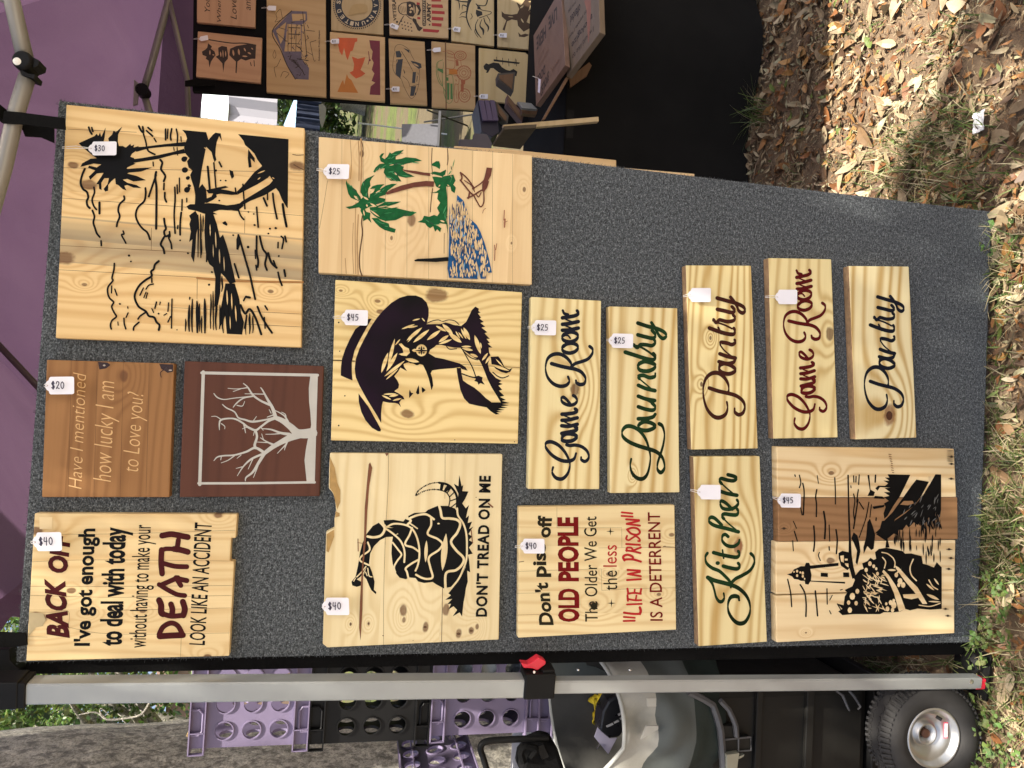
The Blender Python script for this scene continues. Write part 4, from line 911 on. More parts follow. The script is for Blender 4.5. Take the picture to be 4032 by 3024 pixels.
for lab, z, a, b, w, txt in (('tiny price tag on the lantern sign', T1, (232, 425), (330, 410), 52, ''), ('tiny blank tag on the train depot sign', T1, (970, 85), (1070, 92), 52, ''), ('tiny price tag on the red sunset sign', T1, (1660, 450), (1756, 450), 54, '$35'), ('tiny tilted price tag on the VETERAN sign', T2, (372, 265), (464, 305), 50, '$45'), ('tiny price tag on the horse head sign', T2, (1058, 312), (1140, 326), 54, '$40'), ('tiny price tag on the bucking horse sign', T2, (1556, 382), (1645, 386), 50, '$40'), ('tiny pale price tag on the sports car sign', T2, (388, 968), (478, 972), 56, '$35'), ('tiny blank tag on the off road truck sign', T2, (836, 546), (926, 540), 48, ''), ('tiny price tag on the pier bird sign', T2, (1345, 1048), (1440, 1052), 52, '$35')):
    price_tag(lab, z, a, b, w, txt, (Vector((0, YP - .021, 0)), FRONT), .012, None, .5, 'tiny tags on the back board')

# black clothed table
tb = thing('table', 'long table hidden under a black floor length cloth', 'table', (1.6, 2.95, 0)); zt = .76
m = MB(); m.box((1.65, 3.0, zt - .02), (1.15, .37, .014)); m.build('tabletop', BLK, tb)
for x, y in ((.62, 2.75), (2.7, 2.75), (.62, 3.3), (2.7, 3.3)): m = MB(); m.tube([(x, y, 0), (x, y, zt - .03)], .016, 8); m.build('leg', BLK, tb)
t = thing('tablecloth', 'black cloth falling in soft folds from the table to the leaves', 'tablecloth', (1.6, 2.6, 0)); m = MB()
def cl(u, v):
    # runs along the left end, round the corner, along the front
    L = u * 3.3; z = zt * (1 - v) + .004
    if L < .75: p = Vector((.50, 3.38 - L, z)); o = Vector((-1, 0, 0))
    else: p = Vector((.50 + (L - .75), 2.63, z)); o = Vector((0, -1, 0))
    c = max(0, 1 - abs(L - .75) / .22); o = (o + (Vector((-1, -.3, 0)) if L > .75 else Vector((-.3, -1, 0))) * c).normalized()
    w = v ** 1.3 * (.045 * math.sin(L * 9 + 1.4 * math.sin(L * 3)) + .05 + .08 * c) + .012 * noise.noise(Vector((L * 5, v * 3, 2))) * v
    return p + o * w
sheet(m, cl, 150, 16); m.face([Vector((.49, 2.62, zt + .003)), Vector((3.05, 2.62, zt + .003)), Vector((3.05, 3.39, zt + .003)), Vector((.49, 3.39, zt + .003))]); m.build('cloth', CLOTH, t, smooth=True)
t = thing('storage_box', 'low black box at the back corner of the table', 'box', at_y(2050, 470, 3.32)); m = MB(); m.prism([at_y(*q, 3.30) for q in ((1962, 436), (2140, 400), (2140, 520), (1985, 520))], (0, .06, 0)); m.build('body', CLOTH, t, bevel=.003); m = MB(); m.prism([at_y(*q, 3.295) for q in ((1954, 434), (1972, 430), (1992, 522), (1976, 524))], (0, .07, 0)); m.build('lid', CLOTH, t)
# slanted signs standing on the table
def slant(label, c4, depth, seed, thick, mat_l, mat_d):
    P = [at_y(px, py, y) for (px, py), y in zip(c4, depth)]
    n = (P[1] - P[0]).cross(P[3] - P[0]).normalized()
    if n.dot(CAM - P[0]) < 0: n = -n
    s = Panel(label, NAT, (P[0], n), group='signs leaning on the table')
    s.board([c4], lambda s: wood('slant_%d' % seed, mat_l, mat_d, 'x', (), -.4, .4, (), 40, .4, seed * 3.1, .04, 0, .3), t=thick, bevel=.002)
    return s
Z5 = (2060, 0, 5.183)
s = slant('slanted pinkish sign reading SPOILED DOGS LIVE HERE with a dog picture', [(2100, 140), (2209, -48), (2225, 257), (2110, 417)], (2.95, 2.70, 2.6, 2.70), 31, .02, (.20, .12, .082), (.14, .078, .05)); zoom(s, Z5)
def tl_(key, txt, a, b, h, **kw): s.text(key, txt, a, b, (b[0] + 4, b[1] + h), (a[0] + 4, a[1] + h), **kw)
tl_('k', 'LIVE', (688, 125), (515, 350), 275, bold=.03); tl_('k', 'HERE', (460, 500), (270, 760), 275, bold=.03)
tl_('k', 'DOGS', (445, 1310), (285, 1560), 190, bold=.03); tl_('k', 'SPOILED', (520, 1430), (350, 1800), 200, bold=.03)
for p in ('640 560 722 508 712 610 690 640 700 740 690 900 720 880 745 800 775 920 745 1060 690 1180 650 1190 625 1060 650 860 660 750 650 690 612 730 600 900 585 1000 620 1160 640 1220 600 1310 540 1338 535 1150 570 1180 560 960 575 800 552 720 570 670 590 720 620 630'): s.poly('k2', p)
for i in range(2): tl_('f', 'the people just', (440 + i * 75, 910 + i * 40), (300 + i * 0, 1190 + i * 160), 70)
for i in range(5): s.lens('f', (560 + i * 34, 1380 - i * 30), (600 + i * 30, 1440 - i * 60), 24)
s.done({'k': ('black_lettering', LINE), 'k2': ('dog_picture', plain('dog_burn', (.05, .028, .018), .6)), 'f': ('faint_lettering', plain('faint_burn', (.22, .11, .065), .7))})
s = slant('slanted pale sign with a long handwritten apology', [(2216, -90), (2350, -280), (2362, 128), (2231, 303)], (2.70, 2.45, 2.4, 2.50), 33, .022, (.19, .14, .09), (.14, .095, .06)); zoom(s, Z5)
tl_('k', 'I would like to', (1432, 530), (1000, 1130), 110); tl_('k', 'apologize', (1405, 225), (985, 840), 175, bold=.01); tl_('k', 'to anyone I have', (1290, 170), (920, 740), 95); tl_('k', 'offended', (1160, 60), (960, 330), 200, bold=.01); tl_('k', 'not yet', (1070, -10), (915, 190), 80)
s.poly('s', '1250 0 1380 0 1360 600 1330 880 1310 600 1290 200', True)
s.done({'k': ('handwritten_lettering', LINE), 's': ('reddish_stain', plain('reddish_stain', (.30, .13, .08), .6, var=.4))})
for lab, z, q in (('narrow pale tag hanging on the SPOILED DOGS sign', Z5, ((310, 1600), (360, 1620), (340, 1900), (300, 1880))), ('narrow pale tag on the slanted apology sign', Z5, ((970, 1015), (1000, 1180), (985, 1320), (935, 1290), (918, 1130)))):
    pts = [on_plane(z[0] + x / z[2], z[1] + y / z[2], at_y(2200, 200, 2.58), FRONT) for x, y in q]; o = sum(pts, Vector()) / len(pts)
    t = thing('price_tag', lab, 'price tag', o, 'tags on the slanted signs'); m = MB(); m.prism(pts, (0, .001, 0)); m.build('card', plain('lilac_card', (.62, .58, .72), .6), t); m = MB(); m.tube([pts[0], pts[0] + Vector((.01, .01, .02))], .0008, 5); m.build('string', STRING, t)
def slab(name, label, cat, quad, y, off, mat, group=None, part='board', extra=None):
    P = [at_y(px, py, yy) for (px, py), yy in zip(quad, y)]; t = thing(name, label, cat, sum(P, Vector()) / len(P), group); m = MB(); m.prism(P, off); m.build(part, mat, t, bevel=.0015)
    if extra: extra(t)
    return t
BRW = wood('dark_easel', (.17, .095, .05), (.10, .05, .025), 'x', (), -.4, .4, (), 40, .4, 6.6); PINEB = wood('pine_plank', (.58, .42, .20), (.42, .27, .10), 'x', (), -.4, .4, (), 50, .4, 7.7)
slab('sign_easel', 'brown easel rail slanting under the two leaning signs', 'easel', ((2228, 304), (2242, 306), (2146, 470), (2134, 472)), (2.50, 2.50, 2.48, 2.48), (0, .05, 0), BRW, part='rail', extra=lambda t: (lambda m: (m.prism([at_y(*q, 2.62) for q in ((2242, 306), (2320, 245), (2330, 258), (2310, 300), (2245, 345))], (0, .03, 0)), m.build('arm', BRW, t)))(MB()))
def pl_extra(t):
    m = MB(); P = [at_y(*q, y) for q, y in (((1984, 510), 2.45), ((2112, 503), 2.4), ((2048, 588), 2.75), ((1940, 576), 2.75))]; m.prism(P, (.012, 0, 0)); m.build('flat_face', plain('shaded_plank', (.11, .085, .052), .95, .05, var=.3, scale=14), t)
slab('wooden_sign', 'blank pine plank leaning on edge at the table corner', 'sign', ((1980, 491), (2357, 459), (2358, 478), (1986, 511)), (2.5, 2.32, 2.32, 2.5), (0, .02, 0), PINEB, 'signs leaning on the table', 'edge', pl_extra)
GPB = plain('grey_brown_board', (.085, .07, .055), .8, var=.3)
for i, (lab, q, yy, off, mt) in enumerate((('dark upright block in front of the pier bird sign', ((1960, 288), (2030, 284), (2022, 360), (1962, 316)), 3.05, (0, .06, 0), GPB), ('reddish wooden block lying on the table', ((1998, 372), (2062, 450), (2056, 482), (1995, 408)), 2.95, (0, .05, 0), plain('red_brown_block', (.13, .07, .055), .7)), ('grey faced block between the purple crate and the reddish block', ((1950, 396), (2004, 455), (1998, 488), (1958, 452)), 2.9, (0, .05, 0), GPB))):
    slab('display_block', lab, 'block', q, [yy] * 4, off, mt, 'dark display blocks on the table', 'block', (lambda q, yy: lambda t: (lambda m: (m.prism([at_y(px, py, yy - .004) for px, py in ((q[0][0] + 6, q[0][1] + 8), (q[1][0] - 8, q[1][1] + 6), (q[2][0] - 6, q[2][1] - 10), (q[3][0] + 6, q[3][1] - 6))], (0, .003, 0)), m.build('front_label', BRW, t)))(MB()))(q, yy))
slab('card_holder', 'grey card resting on the dark table display', 'card', ((2038, 400), (2092, 406), (2117, 430), (2055, 425)), (2.85, 2.85, 2.8, 2.8), (0, .02, 0), plain('grey_card', (.20, .19, .17), .7, var=.4, scale=80), part='card', extra=lambda t: (lambda m: (m.prism([at_y(*q, 2.9) for q in ((2052, 425), (2117, 430), (2112, 452), (2056, 446))], (0, .03, 0)), m.build('stand', BRW, t)))(MB()))
PUR = plain('dull_purple_plastic', (.085, .06, .115), .5); PURD = plain('basket_inner_shade', (.018, .014, .03), .5)  # the darker purple puts the shade inside the basket into its colour
def pc_extra(t):
    m = MB()
    for i in range(3):
        a = 1887 + i * 21; m.prism([at_y(*q, 2.84) for q in ((a, 394), (a + 18, 395), (a + 34, 474), (a + 14, 474))], (0, .012, 0))
    m.build('slats', PUR, t)
slab('plastic_crate', 'purple slatted basket at the end of the table', 'crate', ((1880, 395), (1948, 396), (1966, 520), (1938, 540), (1896, 515)), [2.86] * 5, (0, .16, 0), PURD, part='body', extra=pc_extra)
slab('plastic_bracket', 'grey lilac plastic corner piece above the thick sign edge', 'bracket', ((1810, 548), (1862, 548), (1866, 524), (1918, 528), (1938, 566), (1934, 588), (1810, 580)), [2.4] * 7, (0, .03, 0), plain('lilac_grey', (.10, .09, .10), .7, .1), part='body')

# ================================================================ BESIDE THE BOARD: CRATES, TOTE, TOOLBOX, CART
def hole_plate(m, o, u, v, cols, rows, cw, chh, r, th, margins):
    """plate with round holes: o corner, u / v unit directions, cell sizes, margins (left, right, bottom, top)"""
    n = u.cross(v).normalized(); ml, mrr, mb, mt = margins; Wd = ml + cols * cw + mrr; Hd = mb + rows * chh + mt
    P = lambda a, b, d: o + u * a + v * b + n * d
    for d, s in ((0, 1), (-th, -1)):
        def q(a0, b0, a1, b1): m.quad(P(a0, b0, d), P(a1, b0, d), P(a1, b1, d), P(a0, b1, d))
        q(0, 0, Wd, mb); q(0, Hd - mt, Wd, Hd); q(0, mb, ml, Hd - mt); q(Wd - mrr, mb, Wd, Hd - mt)
        for i in range(cols):
            for j in range(rows):
                cx, cy = ml + (i + .5) * cw, mb + (j + .5) * chh; k = 24; sqp = []; cir = []
                for t in range(k):
                    a = 6.2832 * t / k + math.pi / 4; c, s2 = math.cos(a), math.sin(a); f = 1 / max(abs(c), abs(s2)); sqp.append((cx + c * f * cw / 2, cy + s2 * f * chh / 2)); cir.append((cx + c * r, cy + s2 * r))
                for t in range(k):
                    t2 = (t + 1) % k; m.quad(P(*sqp[t], d), P(*sqp[t2], d), P(*cir[t2], d), P(*cir[t], d))
                    if s > 0:      # raised rim and inner wall of the hole
                        e = [(cx + (cir[w][0] - cx) * 1.12, cy + (cir[w][1] - cy) * 1.12) for w in (t, t2)]
                        m.quad(P(*e[0], .0035), P(*e[1], .0035), P(*cir[t2], .0035), P(*cir[t], .0035)); m.quad(P(*cir[t], .0035), P(*cir[t2], .0035), P(*cir[t2], -th), P(*cir[t], -th)); m.quad(P(*e[0], 0), P(*e[1], 0), P(*e[1], .0035), P(*e[0], .0035))
LAV = plain('lavender_plastic', (.175, .145, .225), .45, .25, var=.06, scale=15, bstr=.08); LAVD = LAV; BLKC = plain('black_crate_plastic', (.006, .006, .006), .45, .2, var=.2)
def crate(label, z0, z1, x0, x1, y, mat, yaw=0.0, tilt=0.0, org=None, stackgroup='stacked plastic crates'):
    c = Vector(((x0 + x1) / 2, y, z0)); t = thing('plastic_crate', label, 'crate', c, stackgroup); h = z1 - z0; d = .33; fl = .036
    th = .004; cols = 5; cw = .0655; rows = 3; chh = .0655; mz = (h - rows * chh); mb, mt = mz * .46, mz * .54; w = x1 - x0; ml = (w - cols * cw) / 2
    X, Yv, Z = Vector((1, 0, 0)), Vector((0, 1, 0)), Vector((0, 0, 1))
    def B(): return MB()
    parts = []
    m = B(); hole_plate(m, Vector((x0, y, z0)), X, Z, cols, rows, cw, chh, .0215, th, (ml, ml, mb, mt)); parts.append(('front_wall', m))
    m = B(); hole_plate(m, Vector((x1, y + d, z0)), -X, Z, cols, rows, cw, chh, .0215, th, (ml, ml, mb, mt)); parts.append(('rear_wall', m))
    dm = (d - 4 * cw) / 2
    m = B(); hole_plate(m, Vector((x0, y + d, z0)), -Yv, Z, 4, rows, cw, chh, .0215, th, (dm, dm, mb, mt)); parts.append(('side_wall', m))
    m = B(); hole_plate(m, Vector((x1, y, z0)), Yv, Z, 4, rows, cw, chh, .0215, th, (dm, dm, mb, mt)); parts.append(('side_wall', m))
    m = B(); m.box(((x0 + x1) / 2, y + d / 2, z0 + .003), (w / 2 - .006, d / 2 - .006, .002)); parts.append(('floor', m))
    for nm, za, zb in (('top_rim', z1 - fl, z1 - .001), ('bottom_rim', z0 + .001, z0 + fl)):
        m = B(); o = .013
        for zz in (za, zb): 
            m.box(((x0 + x1) / 2, y - o / 2, zz), (w / 2 + o, o / 2, .0016)); m.box(((x0 + x1) / 2, y + d + o / 2, zz), (w / 2 + o, o / 2, .0016)); m.box((x0 - o / 2, y + d / 2, zz), (o / 2, d / 2, .0016)); m.box((x1 + o / 2, y + d / 2, zz), (o / 2, d / 2, .0016))
        for k in (0, 1, 6, 7): xx = x0 - o + .001 + (w + 2 * o - .002) * k / 7; m.box((xx, y - o / 2, (za + zb) / 2), (.0012, o / 2, (zb - za) / 2))
        # rounded grip loop
        gx = x0 + w * .19; gw = .031; s1, s2 = (zb, za + .012) if nm == 'top_rim' else (za, zb - .012)
        if nm == 'top_rim': s1, s2 = zb, za + .006
        pts = [Vector((gx - gw, y - .006, s1)), Vector((gx - gw, y - .006, s2 + (s1 - s2) * .3)), Vector((gx - gw * .7, y - .006, s2)), Vector((gx + gw * .7, y - .006, s2)), Vector((gx + gw, y - .006, s2 + (s1 - s2) * .3)), Vector((gx + gw, y - .006, s1))]
        m.tube(pts, .0030, 6); parts.append((nm, m))
    if yaw or tilt:
        M4 = Matrix.Translation(c) @ Matrix.Rotation(yaw, 4, 'Z') @ Matrix.Rotation(tilt, 4, 'Y') @ Matrix.Translation(-c)
        for nm, m in parts: m.v = [M4 @ v for v in m.v]
    for nm, m in parts: m.build(nm, mat, t)
    return t
YC = 1.93; z_ = lambda px: at_y(px, 2800, YC).z
xl = at_y(1000, 2938, YC).x; xr = xl + .345
zz = [z_(752), z_(1222), z_(1696), z_(2122)]; hh = (zz[0] - zz[3]) / 3
zs = [zz[3], zz[2], zz[1], zz[0]]
crate('topmost lavender crate of the stack by the tent leg', zs[2] + .002, zs[3], xl, xr, YC, LAV)
crate('black crate between two lavender crates', zs[1] + .002, zs[2], xl - .003, xr - .003, YC + .004, BLKC)
c3 = crate('lavender crate under the black crate, filled with clear bags', zs[0] + .002, zs[1], xl + .008, xr + .008, YC - .002, LAV)
crate('lavender crate partly behind the grey tote, lowest seen of the stack', zs[0] - hh, zs[0], xl + .004, xr + .004, YC + .003, LAV)
crate('lowest black crate under the stack on the ground', .02, zs[0] - hh - .002, xl, xr, YC + .002, BLKC)
t = thing('plastic_bag', 'crumpled clear plastic bags inside the third crate', 'bag', (xl + .18, YC + .16, zs[0] + .01)); m = MB(); rp = random.Random(3)
def bagf(u, v):
    a = u * 6.2832; r = .13 * (math.sin(math.pi * min(1, v * .96 + .02))) ** .5; q = Vector((xl + .18 + r * 1.15 * math.cos(a), YC + .165 + r * 1.1 * math.sin(a), zs[0] + .015 + v * .24)); return q + Vector((1, 1, 1)) * .018 * noise.noise(q * 30) 
sheet(m, bagf, 60, 30); m.build('body', plain('clear_plastic', (.33, .36, .35), .25, var=.5, scale=25, bstr=.6), t); m = MB(); m.tube([(xl + .16, YC + .15, zs[0] + .24), (xl + .18, YC + .16, zs[0] + .27), (xl + .2, YC + .17, zs[0] + .25)], .006, 6); m.build('knot', plain('clear_plastic_b', (.4, .43, .42), .25), t)
t = thing('wooden_sign', 'pale wooden piece sticking out behind the topmost crate', 'sign', at_y(745, 2880, YC + .2), 'signs stored in the crates'); m = MB(); m.prism([at_y(*q, YC + .12) for q in ((800, 2850), (752, 2862), (731, 2898), (752, 2912), (800, 2914))], (0, .02, 0)); m.build('board', PINEB, t, bevel=.001)
xe = at_y(1750, 3074, 1.80).x; zt1, zb1 = at_y(1632, 3005, 1.80).z, at_y(1938, 2980, 1.80).z
cc = crate('tilted lavender crate low at the picture edge, by the black cart handle', zb1, zt1, xe - .345, xe, 1.80, LAV)
cc.rotation_euler = (0, R(-8), R(2))
# grey tote
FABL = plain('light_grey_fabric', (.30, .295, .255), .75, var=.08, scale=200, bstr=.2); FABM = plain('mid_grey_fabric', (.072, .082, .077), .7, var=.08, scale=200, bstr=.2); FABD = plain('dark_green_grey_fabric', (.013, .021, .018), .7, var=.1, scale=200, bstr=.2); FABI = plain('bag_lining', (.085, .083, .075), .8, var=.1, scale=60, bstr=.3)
tote = thing('tote_bag', 'big open grey canvas tote with light and dark bands', 'bag', (-.95, 1.72, .5))
rc = at_y(2300, 2850, 1.72); 
zbk, zfr = at_y(2150, 2850, 1.90).z, at_y(2452, 2850, 1.56).z; rc.x = at_y(2300, 2828, 1.72).x
def rim(a, dz=0, k=1.0):
    # oval mouth, rear lip higher
    x = rc.x + .175 * k * math.cos(a); y = 1.73 + .17 * k * math.sin(a)
    z = (zbk + zfr) / 2 + (zbk - zfr) / 2 * math.sin(a) + .010 * math.sin(2 * a + .6) + .12 * max(0, -math.cos(a)) * max(0, -math.sin(a))
    return Vector((x, y, z + dz))
def side(a, v, k=1.0):
    p = rim(a, 0, k); b = Vector((rc.x + .01 + .175 * k * math.cos(a), 1.74 + .15 * k * math.sin(a), zfr - .27)); q = p.lerp(b, v)
    bul = .022 * math.sin(math.pi * v) ; q += Vector((math.cos(a), math.sin(a), 0)) * (bul + .014 * noise.noise(Vector((math.cos(a) * 3, v * 4, math.sin(a) * 3))) * (v > .02)); 
    crease = math.exp(-((a - 5.05) / .16) ** 2) * math.exp(-((v - .22) / .16) ** 2); q += Vector((math.cos(a), math.sin(a), 0)) * (-.05 * crease + .014 * math.sin(a * 5 + v * 3) * math.sin(math.pi * min(1, v * 1.6)) * (math.sin(a) < 0))
    return q
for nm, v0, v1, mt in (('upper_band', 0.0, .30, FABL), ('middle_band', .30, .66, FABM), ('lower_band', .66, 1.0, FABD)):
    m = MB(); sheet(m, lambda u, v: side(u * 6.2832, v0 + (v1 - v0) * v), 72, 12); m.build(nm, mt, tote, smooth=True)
m = MB(); sheet(m, lambda u, v: side((1 - u) * 6.2832, v * .96, .97), 72, 14); m.face([side(6.2832 * i / 40, .95, .97) for i in range(40)]); m.build('lining', FABI, tote, smooth=True)
m = MB(); m.tube([rim(6.2832 * i / 64) + Vector((0, 0, .001)) for i in range(65)], .005, 8, cap=False); m.build('rim_binding', plain('pale_binding', (.36, .37, .34), .6), tote, smooth=True)
m = MB(); f = [(2178, 2578), (2286, 2578), (2312, 2620), (2345, 2626), (2385, 2644), (2410, 2662), (2380, 2720), (2150, 2720), (2158, 2640)]; m.prism([at_y(*q, 1.80) for q in f], (0, .006, 0)); m.build('raised_flap', FABM, tote)
m = MB(); m.prism([at_y(*q, 1.545) for q in ((2548, 2750), (2582, 2750), (2584, 2782), (2549, 2782))], (0, .004, 0)); m.prism([at_y(*q, 1.545) for q in ((2545, 2858), (2592, 2858), (2592, 2872), (2524, 2912))], (0, .004, 0)); m.build('patches', plain('light_patch', (.37, .365, .32), .7), tote)
# things in the tote
t = thing('cloth', 'crumpled yellow cloth inside the grey tote', 'cloth', at_y(2355, 2800, 1.70)); m = MB()
def yc(u, v): q = at_y(2340 + 44 * u, 2752 + 90 * v - 25 * u, 1.70); return q + Vector((0, .02 * math.sin(u * 7 + v * 5), .012 * math.sin(v * 9)))
sheet(m, yc, 14, 14); m.prism([at_y(*q, 1.69) for q in ((2338, 2750), (2352, 2764), (2358, 2810), (2345, 2800))], (0, .01, 0)); m.build('folds', plain('yellow_cloth', (.55, .42, .02), .7), t, smooth=True)
t = thing('pouch', 'shiny black pouch with pale printing inside the grey tote', 'pouch', at_y(2400, 2830, 1.66)); m = MB(); m.prism([at_y(*q, 1.64) for q in ((2452, 2724), (2395, 2760), (2372, 2800), (2360, 2876), (2398, 2908), (2440, 2905), (2470, 2860))], (0, .05, 0)); m.build('body', plain('black_vinyl', (.012, .012, .013), .3, var=.3, scale=40, bstr=.5), t, bevel=.006)
m = MB(); 
for (x0, y0, x1, y1) in ((2386, 2858, 2412, 2846), (2416, 2843, 2434, 2834), (2440, 2828, 2452, 2822), (2432, 2812, 2450, 2802)): m.prism([at_y(x0, y0, 1.638), at_y(x1, y1, 1.638), at_y(x1 + 4, y1 + 7, 1.638), at_y(x0 + 4, y0 + 7, 1.638)], (0, .0008, 0))
m.build('printing', plain('pale_print', (.35, .34, .32), .5), t)
t = thing('paper', 'lilac paper sheet tucked in the grey tote', 'paper', at_y(2390, 2930, 1.66)); m = MB(); m.prism([at_y(*q, 1.665) for q in ((2355, 2860), (2400, 2908), (2430, 2905), (2395, 2970), (2340, 2902))], (0, .002, 0)); m.build('sheet', plain('lilac_paper', (.30, .28, .36), .7), t); m = MB(); m.tube([at_y(2362, 2930, 1.66), at_y(2350, 2950, 1.66)], .0015, 5); m.build('clip', STEEL, t)
# toolbox on the cart
TB = plain('black_tool_box', (.011, .0105, .009), .55, .2, var=.15, bstr=.15); TBE = plain('worn_grey_edge', (.07, .07, .072), .45)
bx = thing('tool_box', 'large black plastic tool box with a moulded frame handle on the cart', 'tool box', (-.85, 1.66, .2))
zt_, zb_ = at_y(2775, 2900, 1.60).z, at_y(3425, 2800, 1.60).z; xr_ = at_y(3000, 2712, 1.60).x
m = MB(); m.box((xr_ - .26, 1.76, (zt_ + zb_) / 2), (.26, .16, (zt_ - zb_) / 2 - .004)); m.build('body', TB, bx, bevel=.02)
m = MB()
for px, w in ((2990, .008), (3190, .010)): zz_ = at_y(px, 2800, 1.59).z; m.box((xr_ - .26, 1.594, zz_), (.262, .006, w))
m.build('ribs', TB, bx, bevel=.002)
m = MB(); m.tube([at_y(*q, 1.575) for q in ((2712, 2724), (2770, 2752), (2806, 2775), (2822, 2820), (2836, 2870), (2842, 2930), (2846, 2990), (2848, 3040))], .0085, 6); m.tube([at_y(*q, 1.57) for q in ((2836, 2758), (2870, 2795), (2886, 2830), (2896, 2856), (2900, 2900))], .0065, 6); m.build('frame_handle', TBE, bx)
m = MB(); m.prism([at_y(*q, 1.575) for q in ((2846, 2858), (2898, 2858), (2912, 2908), (2958, 2902), (2958, 2952), (2904, 2966), (2852, 2966))], (0, .02, 0)); m.build('corner_block', TB, bx, bevel=.002)
m = MB(); m.tube([at_y(*q, 1.572) for q in ((2856, 2912), (2956, 2902), (2957, 2954), (2908, 2958), (2908, 2908))], .0022, 6); m.build('block_ridges', TBE, bx)
m = MB(); m.prism([at_y(*q, 1.56) for q in ((2860, 2972), (2912, 2966), (2908, 2990), (2902, 3040), (2862, 3040))], (0, .02, 0)); m.prism([at_y(*q, 1.562) for q in ((2908, 2980), (2932, 2972), (2928, 2980), (2910, 2990))], (0, .01, 0)); m.build('latch', plain('olive_grey_metal', (.26, .26, .21), .35, metal=.4), bx, bevel=.001)
for pts in (((3296, 2722), (3318, 2738), (3340, 2790), (3345, 2798)), ((3345, 2722), (3362, 2740), (3388, 2782), (3378, 2794))): m = MB(); m.tube([at_y(*q, 1.572) for q in pts], [.003, .0035, .003, .002], 6); m.build('wire_hook', TBE, bx)
t = thing('strap', 'bright green strap between the tote and the tool box', 'strap', at_y(2800, 2910, 1.66)); GRNP = plain('bright_green_webbing', (.03, .28, .04), .6)
m = MB(); m.prism([at_y(*q, 1.655) for q in ((2790, 2865), (2812, 2868), (2830, 2920), (2828, 2945), (2785, 2940))], (0, .01, 0)); m.prism([at_y(*q, 1.655) for q in ((2770, 3000), (2806, 3008), (2808, 3040), (2768, 3040))], (0, .01, 0)); m.build('band', GRNP, t); m = MB(); m.prism([at_y(*q, 1.65) for q in ((2788, 2944), (2828, 2946), (2806, 3012), (2790, 2990))], (0, .006, 0)); m.build('buckle', BLK, t)
# cart with pneumatic wheel
RUB = plain('tyre_rubber', (.022, .021, .020), .75, var=.25, scale=60, bstr=.3); RIMM = plain('galvanised_rim', (.46, .46, .44), .34, var=.15, scale=30, metal=.85)
cart = thing('utility_cart', 'low utility cart with a fat black tyre and steel rim', 'cart', (-.80, 1.62, 0))
wc = at_y(3655, 2880, 1.475); wr = .128; wc.z = wr + .002
axd = (Vector((.02, -1, .03))).normalized()
prof = [(.066, .030), (.070, .036), (.088, .044), (.108, .042), (.120, .034), (.1265, .020), (.128, .0), (.1265, -.020), (.120, -.034), (.108, -.042), (.088, -.044), (.066, -.030)]
m = MB(); m.lathe(wc, axd, prof, 64); wh = m.build('wheel', RUB, cart, smooth=True)
m = MB(); a_ = axd.orthogonal().normalized(); b_ = axd.cross(a_)
for i in range(64):
    an = 6.2832 * i / 64; rd = a_ * math.cos(an) + b_ * math.sin(an); tg = axd.cross(rd)
    for sgn in (1, -1): m.box(wc + rd * .1215 + axd * (sgn * .030), (.0028, .010, .0045), [tg, (axd * sgn * .75 + rd * -.66).normalized(), (rd * .75 + axd * sgn * .66).normalized()])
    for sgn in (.4, -.4): m.box(wc + rd * .1275 + axd * (sgn * .030), (.0045, .0028, .0015), [(tg + axd * (.5 if i % 2 else -.5)).normalized(), axd, rd])
m.build('tread', RUB, wh)
m = MB(); m.lathe(wc, axd, [(.068, .034), (.065, .037), (.062, .034), (.058, .022), (.054, .019), (.051, .021), (.044, .010), (.038, .009), (.034, .002), (.027, .001), (.025, .014), (.021, .015), (.0195, .0), (0, -.004)], 48); m.build('rim', RIMM, wh, smooth=True)
m = MB(); m.lathe(wc, axd, [(.0105, -.004), (.0105, .010), (.007, .012), (0, .012)], 16); m.build('axle', plain('rusty_axle', (.10, .045, .025), .7, var=.5), wh)
q0 = wc + axd * .0285 + (a_ * 0); up_ = Vector((0, 0, 1)); rt_ = axd.cross(up_).normalized()
m = MB(); cst = wc + axd * .0245 - up_ * .040 - rt_ * .012 ; m.box(cst, (.018, .0055, .0006), [rt_, up_, axd]); m.build('red_sticker', plain('red_sticker', (.55, .08, .13), .5), wh); m = MB(); m.box(cst + axd * .0008, (.0155, .0038, .0004), [rt_, up_, axd]); m.build('white_label', plain('label_white', (.75, .70, .70), .5), wh)
m = MB(); m.tube([wc + axd * .026 + rt_ * -.045 - up_ * .012, wc + axd * .034 + rt_ * -.040 - up_ * .020], .004, 8); m.build('valve', BLK, wh)
m = MB(); m.box((xr_ - .27, 1.77, zb_ - .012), (.30, .18, .010)); m.build('deck', BLK, cart, bevel=.003)
m = MB(); m.tube([wc, wc - axd * .40], .009, 8); m.build('axle_bar', BLK, cart)
m = MB(); m.tube(smooth_path([tuple(at_y(*q, 1.66)) for q in ((2160, 2906), (2110, 2908), (2000, 2912), (1915, 2920), (1892, 2945), (1905, 2990), (1922, 3050))]), .0075, 10); m.build('handle', BLK, cart, smooth=True)
